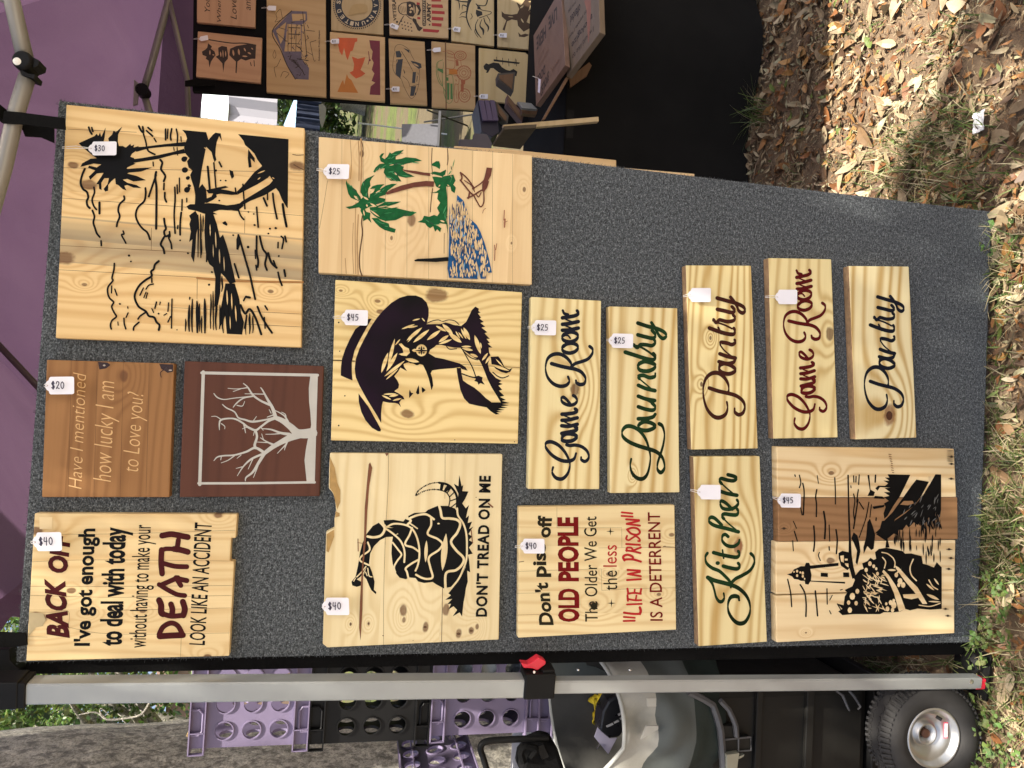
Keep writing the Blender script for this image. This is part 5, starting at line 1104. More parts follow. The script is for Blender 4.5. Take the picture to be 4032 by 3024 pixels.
# white cooler and black backpack at the edge
t = thing('cooler', 'white cooler behind the black strap pack at the picture edge', 'cooler', at_y(2070, 3000, 1.95)); cx = at_y(2080, 2885, 2.0).x; ct = at_y(2014, 2950, 2.24).z
WPL = plain('white_plastic', (.50, .51, .53), .4, var=.04)
m = MB(); m.box((cx - .2, 2.125, ct - .17), (.19, .12, .14)); m.build('body', WPL, t, bevel=.02)
m = MB(); m.box((cx - .2, 2.12, ct - .014), (.198, .128, .014)); m.build('lid', WPL, t, bevel=.008)
t = thing('backpack', 'black strapped backpack beside the grey tote', 'backpack', at_y(2130, 3000, 1.62)); m = MB(); m.prism([at_y(*q, 1.64) for q in ((2100, 2950), (2150, 2928), (2195, 2940), (2230, 3050), (2050, 3060), (2060, 3000))], (0, .08, 0)); m.build('body', BLKM, t, bevel=.01)
m = MB(); m.tube(smooth_path([tuple(at_y(*q, 1.63)) for q in ((2062, 3002), (2052, 2965), (2068, 2940), (2110, 2950), (2088, 2985))]), .008, 7); m.build('strap', BLKM, t)
m = MB(); m.prism([at_y(*q, 1.632) for q in ((2112, 2942), (2140, 2932), (2162, 2980), (2135, 2992))], (0, .008, 0)); m.build('buckle', BLK, t)
# ================================================================ THE SIGNS ON THE GREY BOARD
# ---- marsh scene with palms and boats
s = Panel('large pine sign with a black carved marsh scene of palms and boats', (200, 400, 1.659), fp())
s.board(['100 18 1658 172 1636 1606 30 1545'], lambda s: wood('pine_marsh', (0.72, 0.48, 0.19), (0.50, 0.27, 0.08), 'z', joints(s, [(800, 250), (800, 440), (800, 660), (800, 830), (800, 965), (800, 1105), (800, 1345), (800, 1470)], 'x'), -.3, .3,
        loc(s, [(150, 415, .010), (250, 545, .016), (1435, 1240, .006), (220, 1195, .005), (1610, 420, .016), (85, 1020, .02)]), 60, 0.5, 3.1, 0.10, 0.75, 0.2, stainr=(s.L(800, 815).x, s.L(800, 1108).x)), bevel=0.002)
K = 'k'
for p in ('858 185 1015 200 1030 250 1060 215 1075 203 1110 208 1118 260 1100 225 1085 262 1078 300 1075 350 1082 380 1070 395 1060 370 1050 330 1015 295 1000 370 985 450 975 530 960 600 945 620 935 560 918 510 910 480 925 450 900 430 890 390 905 370 880 340 870 300 880 270 890 240 880 210',
          '530 300 620 293 740 278 880 263 880 292 760 294 640 306 560 328', '520 378 600 368 700 350 800 328 870 308 880 337 800 348 700 375 600 391 540 400',
          '285 225 300 210 310 225 322 200 330 230 358 170 352 230 345 262 380 262 375 240 400 215 410 190 425 200 467 163 440 215 438 262 445 290 470 290 490 300 520 275 525 290 545 280 540 300 575 290 560 320 530 340 520 360 545 370 540 400 555 405 500 430 495 440 560 435 662 430 590 457 510 464 500 470 560 485 622 513 540 522 500 505 470 510 500 530 560 545 592 565 540 562 500 545 480 550 494 580 470 572 440 545 425 540 420 500 395 520 375 545 375 582 355 588 345 570 370 540 380 500 350 500 330 530 332 578 316 570 313 540 296 540 330 490 345 465 300 470 257 512 248 490 290 450 243 432 250 418 300 430 330 410 280 405 193 427 205 403 260 373 300 370 265 345 210 300 182 272',
          '1224 213 1553 245 1548 695 1540 690 1510 640 1490 590 1470 565 1400 610 1300 650 1230 690 1215 680 1250 650 1350 590 1430 540 1450 515 1430 485 1415 500 1350 540 1225 605 1213 590 1260 545 1330 460 1370 430 1380 420 1350 380 1330 340 1300 310 1270 285 1258 255',
          '1290 310 1310 340 1332 370 1332 398 1305 370 1312 428 1293 432 1286 370',
          '1015 578 1050 570 1080 563 1140 550 1162 560 1110 572 1160 580 1215 593 1225 607 1180 610 1110 602 1080 607 1085 622 1060 642 1020 662 985 657 968 650 1000 640 1050 620 1060 600 1030 600',
          '886 685 910 670 960 670 1030 663 1080 666 1150 678 1200 672 1240 662 1262 680 1220 715 1180 708 1100 708 1060 722 1088 737 1000 732 950 714 900 704',
          '945 590 990 538 1015 573 1020 640 1000 672 940 682', '903 745 945 713 960 740 965 800 950 870 945 960 935 1052 916 1010 925 900 903 917 915 850 905 800 915 770',
          '1008 722 1062 735 1085 800 1105 890 1125 868 1147 930 1167 1000 1192 1110 1208 1180 1170 1192 1140 1150 1112 1120 1107 1250 1092 1330 1068 1342 1075 1150 1060 1082 1035 1062 1018 1020 1008 950 1003 850',
          '1140 1188 1202 1188 1232 1290 1242 1378 1262 1440 1250 1522 1150 1517 1140 1400 1098 1492 1105 1380', '1212 900 1222 868 1240 890 1238 930 1225 970 1212 965', '1166 445 1190 455 1198 490 1182 505 1172 480', '1120 790 1140 780 1155 800 1150 812 1125 800'):
    s.poly(K, p)
for (x, y, r) in ((872, 380, 20), (872, 448, 22), (895, 502, 14), (905, 548, 10), (892, 580, 20), (1108, 515, 6), (1142, 515, 6), (1080, 450, 7), (1290, 950, 8), (1190, 872, 7), (1470, 825, 8), (1430, 830, 8), (1420, 862, 7), (895, 990, 7), (1035, 1197, 7), (1052, 1112, 7), (845, 908, 6), (512, 1005, 7), (522, 1045, 7), (450, 1320, 7), (705, 1385, 6), (1290, 720, 6), (1100, 645, 6), (1325, 733, 6), (1330, 805, 8), (1490, 1010, 6), (825, 1490, 4)):
    s.dot(K, x, y, r * 1.05, r * .95, 10, jit=.28)
for w, t in ((11, '222 440 205 480 195 530 210 570 235 590 245 625 235 650 240 680 255 695'), (9, '282 560 285 595 270 640 280 680 298 705'), (12, '318 660 318 730'), (10, '272 712 285 750 278 790 290 830 300 860 320 885'), (9, '328 910 330 940'),
             (10, '478 618 480 640 450 670 440 710 450 750 435 790 430 815'), (8, '472 845 478 865 462 870 480 905 490 925'), (10, '618 565 620 600 610 650 570 690 555 740 570 790 600 830 630 855 648 900'), (12, '688 460 682 500 690 560 690 700 688 830'), (10, '688 480 660 560 640 620'),
             (11, '715 380 728 400 720 440 740 470 748 490 738 520'), (9, '740 535 738 575'), (10, '745 595 745 630 755 655'), (11, '740 765 745 800 752 830 740 850 750 880 775 870'), (9, '775 850 778 880 770 890 785 925 790 960'), (11, '740 885 718 930 735 960 742 990'),
             (9, '810 560 812 640 806 740 812 860'), (7, '840 500 841 590'), (8, '858 640 856 710'), (10, '852 725 845 800 845 870'), (7, '888 632 888 655'), (8, '825 545 828 600'), (7, '830 810 828 830'),
             (10, '248 168 255 190 268 212'), (9, '268 170 275 195'), (10, '575 160 590 190 605 200 600 165'), (9, '635 170 660 190'), (9, '625 190 665 225'), (7, '675 240 688 262'), (8, '605 210 620 260 625 290'), (9, '630 305 640 325 680 345'), (9, '750 180 750 250'), (7, '765 180 762 240'), (9, '790 178 782 220 785 250'), (8, '820 180 828 220 826 265'), (6, '850 230 852 260'), (5, '803 300 806 320'), (5, '825 300 828 350'), (7, '668 395 670 420'),
             (11, '1025 425 1032 500 1040 590'), (8, '1065 400 1072 480 1078 560'), (9, '1100 395 1115 425'), (8, '1255 540 1262 640'), (8, '1205 565 1210 600'), (8, '1265 650 1268 700'),
             (9, '415 1058 412 1100 400 1150 405 1170 375 1210 372 1250 385 1285 410 1310 398 1340 415 1380 428 1405 400 1430 390 1460 395 1485'), (7, '398 1205 396 1250'), (7, '418 1225 432 1265'), (11, '705 1042 680 1065 672 1095 655 1110 658 1140 620 1165 580 1200 552 1250 550 1290 575 1340 620 1370 640 1400 675 1410 690 1440 710 1460 705 1492'), (8, '660 1155 660 1180'), (7, '670 1192 640 1200 622 1225'), (7, '605 1218 582 1265'), (6, '622 1245 608 1280'), (6, '632 1250 622 1285'), (9, '618 1378 585 1400 570 1420'), (9, '575 1442 545 1470 540 1492'), (7, '505 1380 492 1410'), (8, '478 1415 480 1450 490 1485'), (6, '502 1340 504 1350'), (6, '438 1440 440 1460'), (8, '690 1310 680 1350'), (7, '770 1315 765 1370'), (6, '715 1310 712 1325'), (7, '792 1290 788 1480'), (6, '660 1352 672 1378'), (7, '782 1405 765 1440'), (6, '757 1385 740 1395')):
    s.stroke(K, t, w * 1.3)
rr = random.Random(4)
for x, a, b, w in ((905, 1330, 1500, 14), (925, 1290, 1505, 12), (955, 1305, 1508, 18), (972, 1320, 1500, 10), (987, 1400, 1510, 9), (1005, 1290, 1510, 16), (1045, 1260, 1482, 9), (1060, 1240, 1490, 9), (1080, 1290, 1490, 12), (1105, 1330, 1482, 10), (1125, 1350, 1510, 11), (880, 1420, 1500, 9), (978, 735, 1020, 10), (962, 740, 1015, 9), (995, 745, 850, 8), (1020, 740, 1045, 16), (985, 900, 1000, 9), (908, 1275, 1295, 8), (1275, 1380, 1520, 8), (1300, 1385, 1515, 12), (1320, 1400, 1510, 9), (1118, 1140, 1240, 10), (1155, 1190, 1400, 9)):
    s.stroke(K, [(x, a, w * .5), (x + rr.uniform(-3, 3), a + (b - a) * .3, w * 1.25), (x + rr.uniform(-4, 4), a + (b - a) * .7, w), (x + rr.uniform(-3, 3), b, w * .6)], w)
for w, t in ((11, '1225 872 1240 920 1260 990 1280 1060 1300 1130 1320 1220 1335 1290'), (10, '1200 1060 1215 1110 1228 1150'), (11, '1345 880 1345 980 1355 1040 1352 1080'), (11, '1365 880 1385 960 1410 1000 1400 1060 1412 1100'), (12, '1420 990 1440 1050 1475 1085'), (10, '1455 1040 1470 1080'), (9, '1345 690 1350 760 1355 820'), (10, '1450 600 1460 680 1478 765'), (13, '1515 670 1525 740 1540 815'), (11, '1390 630 1412 680'), (8, '1415 590 1416 640'), (9, '1505 880 1520 900 1510 960'), (10, '1530 880 1538 915'), (8, '1485 920 1484 955'), (9, '1340 1070 1345 1100'), (10, '1485 1115 1495 1160 1510 1200'), (11, '1525 1100 1532 1140'), (12, '1240 1330 1270 1385 1300 1355 1340 1420 1375 1520'), (11, '1350 1340 1375 1400 1410 1460 1445 1510'), (8, '1395 1410 1400 1480'), (9, '1400 1335 1415 1360'), (9, '1260 1300 1270 1280'), (12, '1275 1275 1300 1280'), (9, '1225 705 1240 745 1260 770'), (9, '1280 1400 1265 1480'), (7, '1335 970 1338 1025')):
    s.stroke(K, t, w * 1.25)
for a, b, w in (((1040, 800), (1042, 880), 7), ((1075, 850), (1080, 960), 8), ((1100, 960), (1104, 1060), 9), ((1130, 1010), (1134, 1110), 7), ((1060, 930), (1062, 1020), 6), ((1150, 1230), (1154, 1330), 9), ((1180, 1250), (1184, 1360), 8), ((1205, 1330), (1212, 1440), 9), ((1170, 1400), (1173, 1490), 6), ((1350, 470), (1400, 450), 8), ((1350, 510), (1370, 495), 7), ((1425, 490), (1432, 520), 7), ((1445, 495), (1462, 505), 5), ((1000, 300), (1040, 320), 8)):
    s.lens('wood', a, b, w)
for x0, y0, x1, y1 in ((85, 432, 1650, 462), (66, 630, 1646, 745), (110, 180, 560, 200), (60, 940, 1400, 1010), (46, 1098, 1640, 1185), (790, 1345, 1640, 1388), (1200, 1450, 1638, 1472), (658, 825, 656, 970), (957, 1145, 955, 1290), (788, 1290, 786, 1400), (1268, 750, 1266, 860)):
    s.stroke('seam', [(x0, y0, 2.2), ((x0 + x1) / 2, (y0 + y1) / 2, 2.8), (x1, y1, 2.2)], 3)
s.stroke('seam', '1580 345 1610 350 1652 348', 5); s.stroke('seam', '1588 412 1620 430 1650 445', 7); s.stroke('streak', '957 1152 1200 1172 1645 1180', 15)
s.done({'k': ('black_inlay', INK), 'wood': ('bare_wood', None), 'seam': ('plank_joints', SEAM), 'streak': ('resin_streak', plain('stain_strip', (0.36, 0.185, 0.065), 0.6, .1, var=.4, scale=50))})

# ---- palm island
s = Panel('pine sign painted with green palm trees, blue water and a brown deck chair', (1240, 520, 2.5136), fp())
s.board(['38 45 2150 230 2148 1510 35 1392'], lambda s: wood('pine_palm', (0.74, 0.53, 0.26), (0.52, 0.30, 0.11), 'x', joints(s, [(q, 700) for q in (265, 475, 695, 910, 1125, 1310, 1555, 1755, 1955)], 'z'), -.2, .5,
        loc(s, [(958, 870, .014), (2072, 568, .006), (758, 1048, .005), (465, 215, .007), (1945, 1100, .003)]), 40, 0.25, 5.2, 0.07, 0, 0.22))
G = 'g'
for p in ('310 475 330 520 370 545 410 575 420 600 450 640 460 670 430 680 400 670 355 650 330 610 320 570 306 508', '592 424 560 460 545 490 550 530 530 560 525 600 535 660 500 650 470 630 450 590 455 540 470 500 510 460',
          '540 640 550 590 600 560 545 562 570 535 620 520 690 515 660 540 640 570 700 530 760 512 812 512 760 550 720 580 700 620 640 640 580 690 530 690', '303 742 370 730 420 700 450 690 470 720 440 745 380 755 340 762',
          '460 740 490 750 510 790 550 800 545 850 560 900 520 860 480 882 470 820 450 780', '500 700 560 700 620 730 700 690 852 688 800 712 700 742 760 752 832 740 780 762 600 742', '540 745 600 740 700 760 800 750 880 770 950 785 1007 795 950 830 880 832 800 872 700 882 640 862 580 822 550 790',
          '560 850 620 850 660 880 730 905 740 940 800 960 790 997 740 985 690 970 640 940 600 900', '430 690 480 640 540 650 600 640 700 660 690 690 600 720 540 740 480 770 440 750',
          '740 200 760 212 800 190 880 176 840 217 800 242 800 270 850 265 900 248 1000 258 1062 285 1000 292 960 302 910 312 850 332 880 342 870 380 900 400 960 430 987 440 900 452 850 442 820 432 857 490 800 482 750 482 700 432 680 400 690 360 640 357 590 402 578 392 600 350 640 315 690 310 650 290 638 240 660 213 687 208 662 250 690 268 720 240',
          '1150 320 1200 288 1230 288 1242 330 1235 367 1200 345 1160 332', '1140 408 1180 390 1240 400 1262 450 1200 442 1160 440 1200 540 1240 560 1200 590 1140 602 1220 602 1210 660 1240 700 1208 750 1232 800 1210 832 1180 820 1130 838 1080 828 1060 870 1015 890 1090 902 1110 932 1140 952 1170 932 1190 987 1210 962 1240 992 1252 950 1200 920 1240 902 1300 912 1316 1000 1314 920 1302 870 1312 760 1312 660 1300 540 1340 540 1350 582 1382 605 1396 550 1370 520 1392 480 1370 420 1392 380 1380 340 1392 300 1396 212 1370 240 1340 280 1320 322 1300 342 1250 310 1262 345 1300 370 1290 420 1262 440'):
    s.poly(G, p)
for a, b, w in (((385, 630), (440, 672), 22), ((480, 640), (530, 672), 18), ((545, 705), (610, 740), 18), ((480, 770), (490, 830), 12), ((545, 770), (640, 840), 14), ((510, 715), (520, 740), 16), ((620, 745), (720, 728), 8), ((545, 610), (590, 570), 20), ((600, 605), (650, 575), 14), ((700, 435), (760, 470), 10), ((790, 400), (810, 425), 14), ((735, 330), (790, 320), 8), ((1240, 875), (1285, 890), 16), ((1225, 540), (1240, 520), 10), ((1345, 430), (1352, 450), 10), ((1310, 520), (1330, 535), 9)):
    s.lens('wood', a, b, w)
dk = random.Random(8)
for k_, (x0, y0, x1, y1) in enumerate(((330, 520, 440, 660), (480, 480, 520, 640), (560, 640, 780, 520), (560, 790, 980, 800), (600, 870, 780, 975), (700, 270, 860, 190), (720, 320, 1040, 285), (720, 380, 940, 435), (610, 380, 690, 320), (1270, 400, 1290, 900), (1330, 500, 1380, 260), (700, 430, 800, 470), (500, 690, 820, 700), (1100, 880, 1230, 930))):
    for j in range(5):
        t = dk.random(); x = x0 + (x1 - x0) * t + dk.uniform(-14, 14); y = y0 + (y1 - y0) * t + dk.uniform(-14, 14); an = math.atan2(y1 - y0, x1 - x0) + dk.uniform(-.5, .5); l = dk.uniform(18, 46)
        s.lens('gd' if j % 2 else 'gl', (x - l * math.cos(an), y - l * math.sin(an)), (x + l * math.cos(an), y + l * math.sin(an)), dk.uniform(5, 12), lift=2e-4)
s.poly('b', '860 365 900 375 1000 385 1080 400 1140 405 1140 435 1060 425 960 405 880 385'); s.poly('b', '700 600 760 565 850 530 980 498 1100 483 1182 488 1175 542 1100 536 980 546 850 582 760 607 710 620')
for w, t in ((14, '1440 400 1500 450 1560 530 1575 560'), (15, '1440 475 1490 540 1540 600 1570 622'), (16, '1440 402 1455 450 1440 480'), (9, '1480 480 1540 520 1560 545'), (15, '1510 652 1570 625 1640 580 1690 560 1715 490'), (16, '1520 655 1530 600'), (13, '1560 562 1640 510 1690 460'), (12, '1570 622 1600 680 1640 740 1672 690 1670 592'), (11, '1600 620 1620 642 1645 600'), (10, '1560 545 1580 590')):
    s.stroke('b', t, w)
s.poly('b', '1700 350 1755 357 1742 430 1705 500 1680 590 1655 585 1655 520 1680 440'); 
s.poly('w', '1408 622 1470 680 1500 760 1522 850 1560 880 1602 920 1640 990 1680 1100 1722 1250 1752 1390 1700 1395 1690 1450 1640 1452 1620 1350 1590 1250 1600 1350 1612 1455 1330 1442 1313 1350 1325 1200 1330 1000 1330 850 1336 712 1350 780 1390 880 1400 760')
rv = random.Random(21)
for i in range(420):
    y = rv.uniform(700, 1430); xa = 1340; xb = 1500 + (y - 760) * .5 if y < 880 else (1560 + (y - 880) * .545 if y < 1100 else 1680 + (y - 1100) * .24)
    x = rv.uniform(xa, min(xb - 16, 1725)); l = rv.uniform(18, 50); w = rv.uniform(7, 15)
    if (x > 1600 and 1250 < y and x < 1640) or (x < 1400 and y < 880 and x > 1336 + (y - 712) * .2): continue
    s.lens('wood', (x + rv.uniform(-8, 8), y - l), (x + rv.uniform(-8, 8), y + l * .6), w, rv.uniform(-5, 5), lift=2e-4)
for i in range(70):
    y = rv.uniform(720, 1430); x = rv.uniform(1342, min(1410 + (y - 640) * .36, 1690)); l = rv.uniform(14, 40)
    s.lens('wd' if i % 3 else 'wl', (x, y - l), (x + rv.uniform(-12, 12), y + l), rv.uniform(5, 10), lift=6e-4)
s.poly('k', '982 1266 1020 1254 1150 1249 1320 1236 1322 1276 1200 1287 1080 1282 990 1280')
for w, t in ((10, '1875 775 1870 872'), (14, '1882 862 1876 940'), (10, '1778 1120 1782 1180 1778 1270'), (8, '1800 1105 1790 1165'), (6, '1660 802 1670 770 1690 755'), (6, '1905 880 1870 900')): s.stroke('b2', t, w)
for w_, t_ in ((16, '455 70 462 300 452 600'), (12, '430 90 438 260 436 480'), (10, '405 700 398 1000 405 1400'), (14, '430 820 418 1100 428 1410'), (7, '380 900 372 1150 384 1400'), (7, '350 80 362 300 352 460'), (8, '300 1250 310 1400')): s.stroke('streak', t_, w_)
s.stroke('seam', '470 830 462 900 470 1000 450 1150 440 1250 445 1350 465 1420', 13); s.stroke('seam', '462 90 476 160 470 240', 8); s.stroke('seam', '1160 160 1155 300 1165 420', 8); s.stroke('seam', '1165 560 1150 680 1142 790', 10); s.stroke('seam', '1312 165 1318 260 1310 325', 9); s.stroke('seam', '1280 1000 1278 1200', 5); s.stroke('seam', '125 480 90 700 45 950', 3)
for q in (265, 475, 695, 910, 1125, 1310, 1555, 1755, 1955): s.stroke('seam', [(q, 1395 + (q - 35) * .056, 2), (q + 2, 700, 2.6), (q + 2, 48 + q * .0876, 2)], 3)
s.done({'g': ('palm_foliage', LEAFP), 'gd': ('frond_shading', plain('deep_green_paint', (.006, .055, .022), .4)), 'gl': ('frond_highlights', plain('light_green_paint', (.03, .23, .075), .4)), 'wood': ('bare_wood', None), 'b': ('trunks_and_chair', TRUNKP), 'w': ('painted_water', BLUEP), 'wd': ('dark_ripples', plain('navy_paint', (.008, .02, .07), .4)), 'wl': ('light_ripples', plain('sky_blue_paint', (.12, .33, .55), .4)), 'k': ('mooring_post', INK), 'b2': ('sand_marks', plain('sand_brown', (.27, .10, .05), .5)), 'streak': ('dark_grain', plain('dark_grain', (.40, .25, .115), .6, .1, var=.35, scale=60)), 'seam': ('plank_joints', SEAM)})

# ---- cowgirl
s = Panel('pine sign with a black profile of a woman in a cowboy hat', (1290, 1090, 2.476), fp())
s.board(['75 28 1897 150 1855 1628 32 1595'], lambda s: wood('pine_cowgirl', (0.76, 0.58, 0.26), (0.50, 0.31, 0.09), 'z', joints(s, [(600, 830)], 'x'), -.2, .2,
        loc(s, [(1060, 178, .024), (775, 1335, .014), (488, 238, .006), (128, 135, .004), (515, 340, .008)]), 85, 0.6, 1.7, 0.05, 0, 0.12, knotcol=(0.16, .07, .025)))
for p in ('860 182 780 182 700 205 620 255 540 330 480 400 420 490 360 600 310 700 275 800 264 900 275 980 310 1060 370 1170 430 1270 480 1350 522 1425 522 1330 530 1250 540 1215 600 1228 660 1230 690 1240 715 1270 700 1225 720 1195 750 1195 735 1165 690 1135 650 1115 690 1085 697 1050 680 1010 650 970 690 920 710 885 775 920 745 875 740 850 790 830 830 860 880 862 900 850 930 860 960 920 985 990 1000 1050 1012 1105 1030 1060 1020 985 1005 940 1020 912 1100 900 1230 890 1260 885 1290 880 1310 900 1365 915 1345 880 1290 845 1220 825 1130 800 1050 785 985 745 1000 710 1040 685 1060 665 1110 665 1180 680 1230 690 1302 692 1292 640 1310 560 1302 480 1250 470 1150 445 1100 460 1040 460 965 462 985 380 985 310 965 250 920 205',
          '1405 325 1440 290 1475 310 1470 330 1490 350 1465 355 1497 400 1480 405 1522 440 1490 450 1537 485 1500 495 1557 540 1530 550 1582 605 1550 605 1582 645 1560 650 1607 690 1570 690 1576 740 1592 770 1562 850 1580 920 1640 985 1697 1015 1670 1030 1707 1045 1665 1060 1702 1102 1670 1110 1722 1160 1680 1170 1737 1200 1700 1210 1772 1230 1690 1227 1650 1160 1600 1080 1560 1000 1530 920 1500 850 1480 815 1430 790 1380 755 1330 720 1298 700 1290 640 1300 480 1350 440 1380 380',
          '1258 888 1300 888 1305 940 1320 1010 1360 1040 1430 1080 1490 1130 1540 1180 1600 1224 1690 1224 1772 1231 1700 1240 1772 1252 1690 1262 1752 1275 1665 1285 1727 1297 1650 1305 1702 1318 1645 1322 1677 1338 1640 1343 1590 1311 1550 1273 1460 1256 1380 1237 1330 1186 1294 1100 1274 1000 1261 930',
          '1590 780 1665 775 1690 810 1725 880 1770 903 1803 887 1780 927 1740 940 1690 927 1640 897 1598 850', '430 408 400 410 270 510 215 610 170 710 140 800 130 880 128 962 190 990 243 1010 236 930 236 830 263 720 311 620 361 530 390 477',
          '302 1138 340 1190 400 1270 450 1360 490 1430 521 1490 515 1508 490 1505 430 1470 370 1400 330 1320 304 1220', '800 1098 815 1130 836 1135 815 1160 795 1182 794 1130', '888 1056 893 1100 894 1140 875 1146 861 1130 875 1085', '917 1073 935 1085 956 1105 925 1132 918 1110',
          '1430 975 1470 963 1512 980 1505 1010 1532 1052 1490 1036 1470 1052 1460 1025 1428 1015 1445 995'):
    s.poly(K, p)
for w, t in ((10, '1310 700 1360 790 1410 880 1445 975'), (12, '1310 945 1380 970 1440 985'), (10, '1610 930 1660 970 1710 985 1765 965'), (9, '1160 680 1190 705 1258 700'), (8, '965 455 1020 430 1080 420 1120 435 1180 420 1240 430 1280 465'), (9, '1330 730 1390 785 1460 810')): s.stroke(K, t, w)
for a, b, w in (((825, 427), (902, 408), 14), ((918, 400), (950, 437), 12), ((720, 510), (850, 462), 18), ((778, 496), (882, 478), 16), ((770, 622), (922, 493), 34), ((778, 640), (850, 560), 12), ((833, 642), (992, 513), 36), ((968, 617), (1102, 520), 36), ((1030, 590), (1080, 540), 14), ((1055, 478), (1157, 532), 26), ((1118, 460), (1222, 560), 40), ((1180, 550), (1307, 642), 44), ((1000, 447), (1120, 437), 24), ((1160, 434), (1277, 472), 24), ((1248, 530), (1290, 602), 16), ((1275, 540), (1322, 602), 14), ((1300, 503), (1352, 607), 22), ((1325, 493), (1387, 617), 38), ((1433, 568), (1492, 752), 42), ((1083, 637), (1180, 570), 32), ((1083, 657), (1212, 610), 24), ((1303, 680), (1402, 680), 18), ((1308, 695), (1417, 717), 26), ((1388, 752), (1467, 782), 26), ((1505, 817), (1562, 743), 22), ((1538, 847), (1592, 763), 22), ((1638, 800), (1717, 882), 12), ((1590, 852), (1772, 917), 26),
                ((588, 872), (655, 603), 32), ((523, 937), (590, 738), 36), ((573, 922), (680, 740), 36), ((553, 972), (752, 818), 30), ((568, 1003), (690, 895), 18), ((658, 667), (707, 608), 14), ((758, 800), (892, 830), 36), ((528, 1155), (620, 1197), 18), ((543, 1145), (672, 1140), 16), ((633, 1207), (722, 1185), 18), ((598, 1165), (692, 1150), 22), ((1490, 640), (1500, 700), 14), ((800, 845), (860, 860), 14)):
    s.lens('wood', a, b, w)
s.poly('wood', '693 655 720 648 750 680 792 700 802 740 770 772 720 766 693 752 740 740 730 700'); s.dot('wood', 915, 717, 54, 58, 20); s.lens('wood', (822, 717), (880, 717), 30)
for a, b, w in (((915, 672), (915, 762), 20), ((850, 718), (995, 720), 16)): s.lens('k2', a, b, w, lift=3e-4)
for x, y in ((893, 695), (938, 695), (893, 740), (938, 740)): s.dot('k2', x, y, 11, lift=3e-4); 
for x, y in ((890, 692), (941, 692), (890, 743), (941, 743)): s.dot('wood', x, y, 5, lift=5e-4)
s.stroke('seam', '48 812 250 822 600 832 1100 845 1870 885', 4); s.stroke('seam', '48 812 150 817 260 822', 9)
for x, y, r in ((118, 725, 6), (168, 1160, 7), (108, 1450, 8), (108, 445, 8), (1822, 1608, 5), (1240, 1590, 5)): s.dot('seam', x, y, r)
s.done({'k': ('black_inlay', INKP), 'k2': ('earring_cross', INKP), 'wood': ('bare_wood', None), 'seam': ('board_crack', plain('crack_black', (.012, .008, .006), .8, .1))})

# ---- coiled snake
s = Panel('chipped pine sign with a coiled snake above DON\'T TREAD ON ME', (1260, 1770, 2.074), fp())
s.board(['82 28 1490 38 1460 1553 60 1618 22 1588 50 676 118 640 118 562 132 500 122 400 102 350 72 318 74 150'], lambda s: wood('pine_snake', (0.75, 0.60, 0.31), (0.52, 0.36, 0.14), 'x', joints(s, [(520, 1000), (1005, 1000)], 'z'), -.2, .5,
        loc(s, [(680, 1312, .012), (685, 1392, .006), (860, 1452, .010), (1132, 1505, .010), (1235, 1480, .009), (1283, 1445, .006), (250, 1425, .004), (397, 1422, .004), (1030, 1310, .012)]), 45, 0.4, 8.3, 0.04, 0, 0.16))
for p in ('490 592 430 625 380 690 345 770 325 850 310 950 290 1040 257 1080 263 1110 300 1122 332 1112 347 1085 300 1060 330 1040 380 960 355 1030 380 1060 400 1110 420 1150 457 1182 460 1163 440 1145 446 1080 425 1000 400 940 410 850 440 790 490 740 540 715 597 712 640 680 600 640 540 640 520 622',
          '520 578 600 573 680 588 700 563 730 580 720 543 770 518 860 513 880 493 960 460 1040 460 1100 480 1150 540 1190 640 1202 720 1207 830 1192 950 1150 1040 1080 1120 1010 1134 950 1102 920 1082 850 1090 800 1077 780 1050 730 1045 700 1059 650 1047 613 1000 593 930 583 850 588 760 596 708 640 690 600 640 550 630 525 605',
          '1137 208 1157 300 1170 288 1162 340 1212 343 1187 400 1162 440 1190 480 1217 453 1202 510 1192 560 1217 538 1207 600 1242 588 1217 650 1252 628 1212 690 1242 710 1217 740 1252 760 1217 800 1247 850 1207 860 1217 900 1227 1002 1202 990 1207 1080 1192 1130 1182 1200 1172 1250 1160 1364 1140 1330 1083 1363 1120 1310 1090 1280 1048 1307 1070 1260 1040 1262 1080 1220 1023 1227 1070 1190 1048 1175 1110 1100 1150 1040 1190 960 1205 830 1200 700 1170 600 1130 540 1120 480 1130 360 1092 278 1130 300',
          '985 272 1015 278 1000 337 978 332', '1040 285 1072 310 1030 348 1010 337'): s.poly(K, p)
for w, t in ((19, '975 272 1040 286 1090 330 1118 390 1118 475'), (9, '975 330 1030 350 1060 400 1050 470'), (10, '1070 310 1040 352'), (9, '1120 400 1065 420'), (9, '1060 480 1112 440'), (9, '1095 350 1060 385')): s.stroke(K, t, w)
for t in ('782 375 800 340 850 302 910 276 970 270', '787 375 850 340 920 326 975 329'):
    for i, (x, y) in enumerate(smooth_path(nums(t), sub=5)): s.dot(K, x, y, 4.5 + (i % 3))
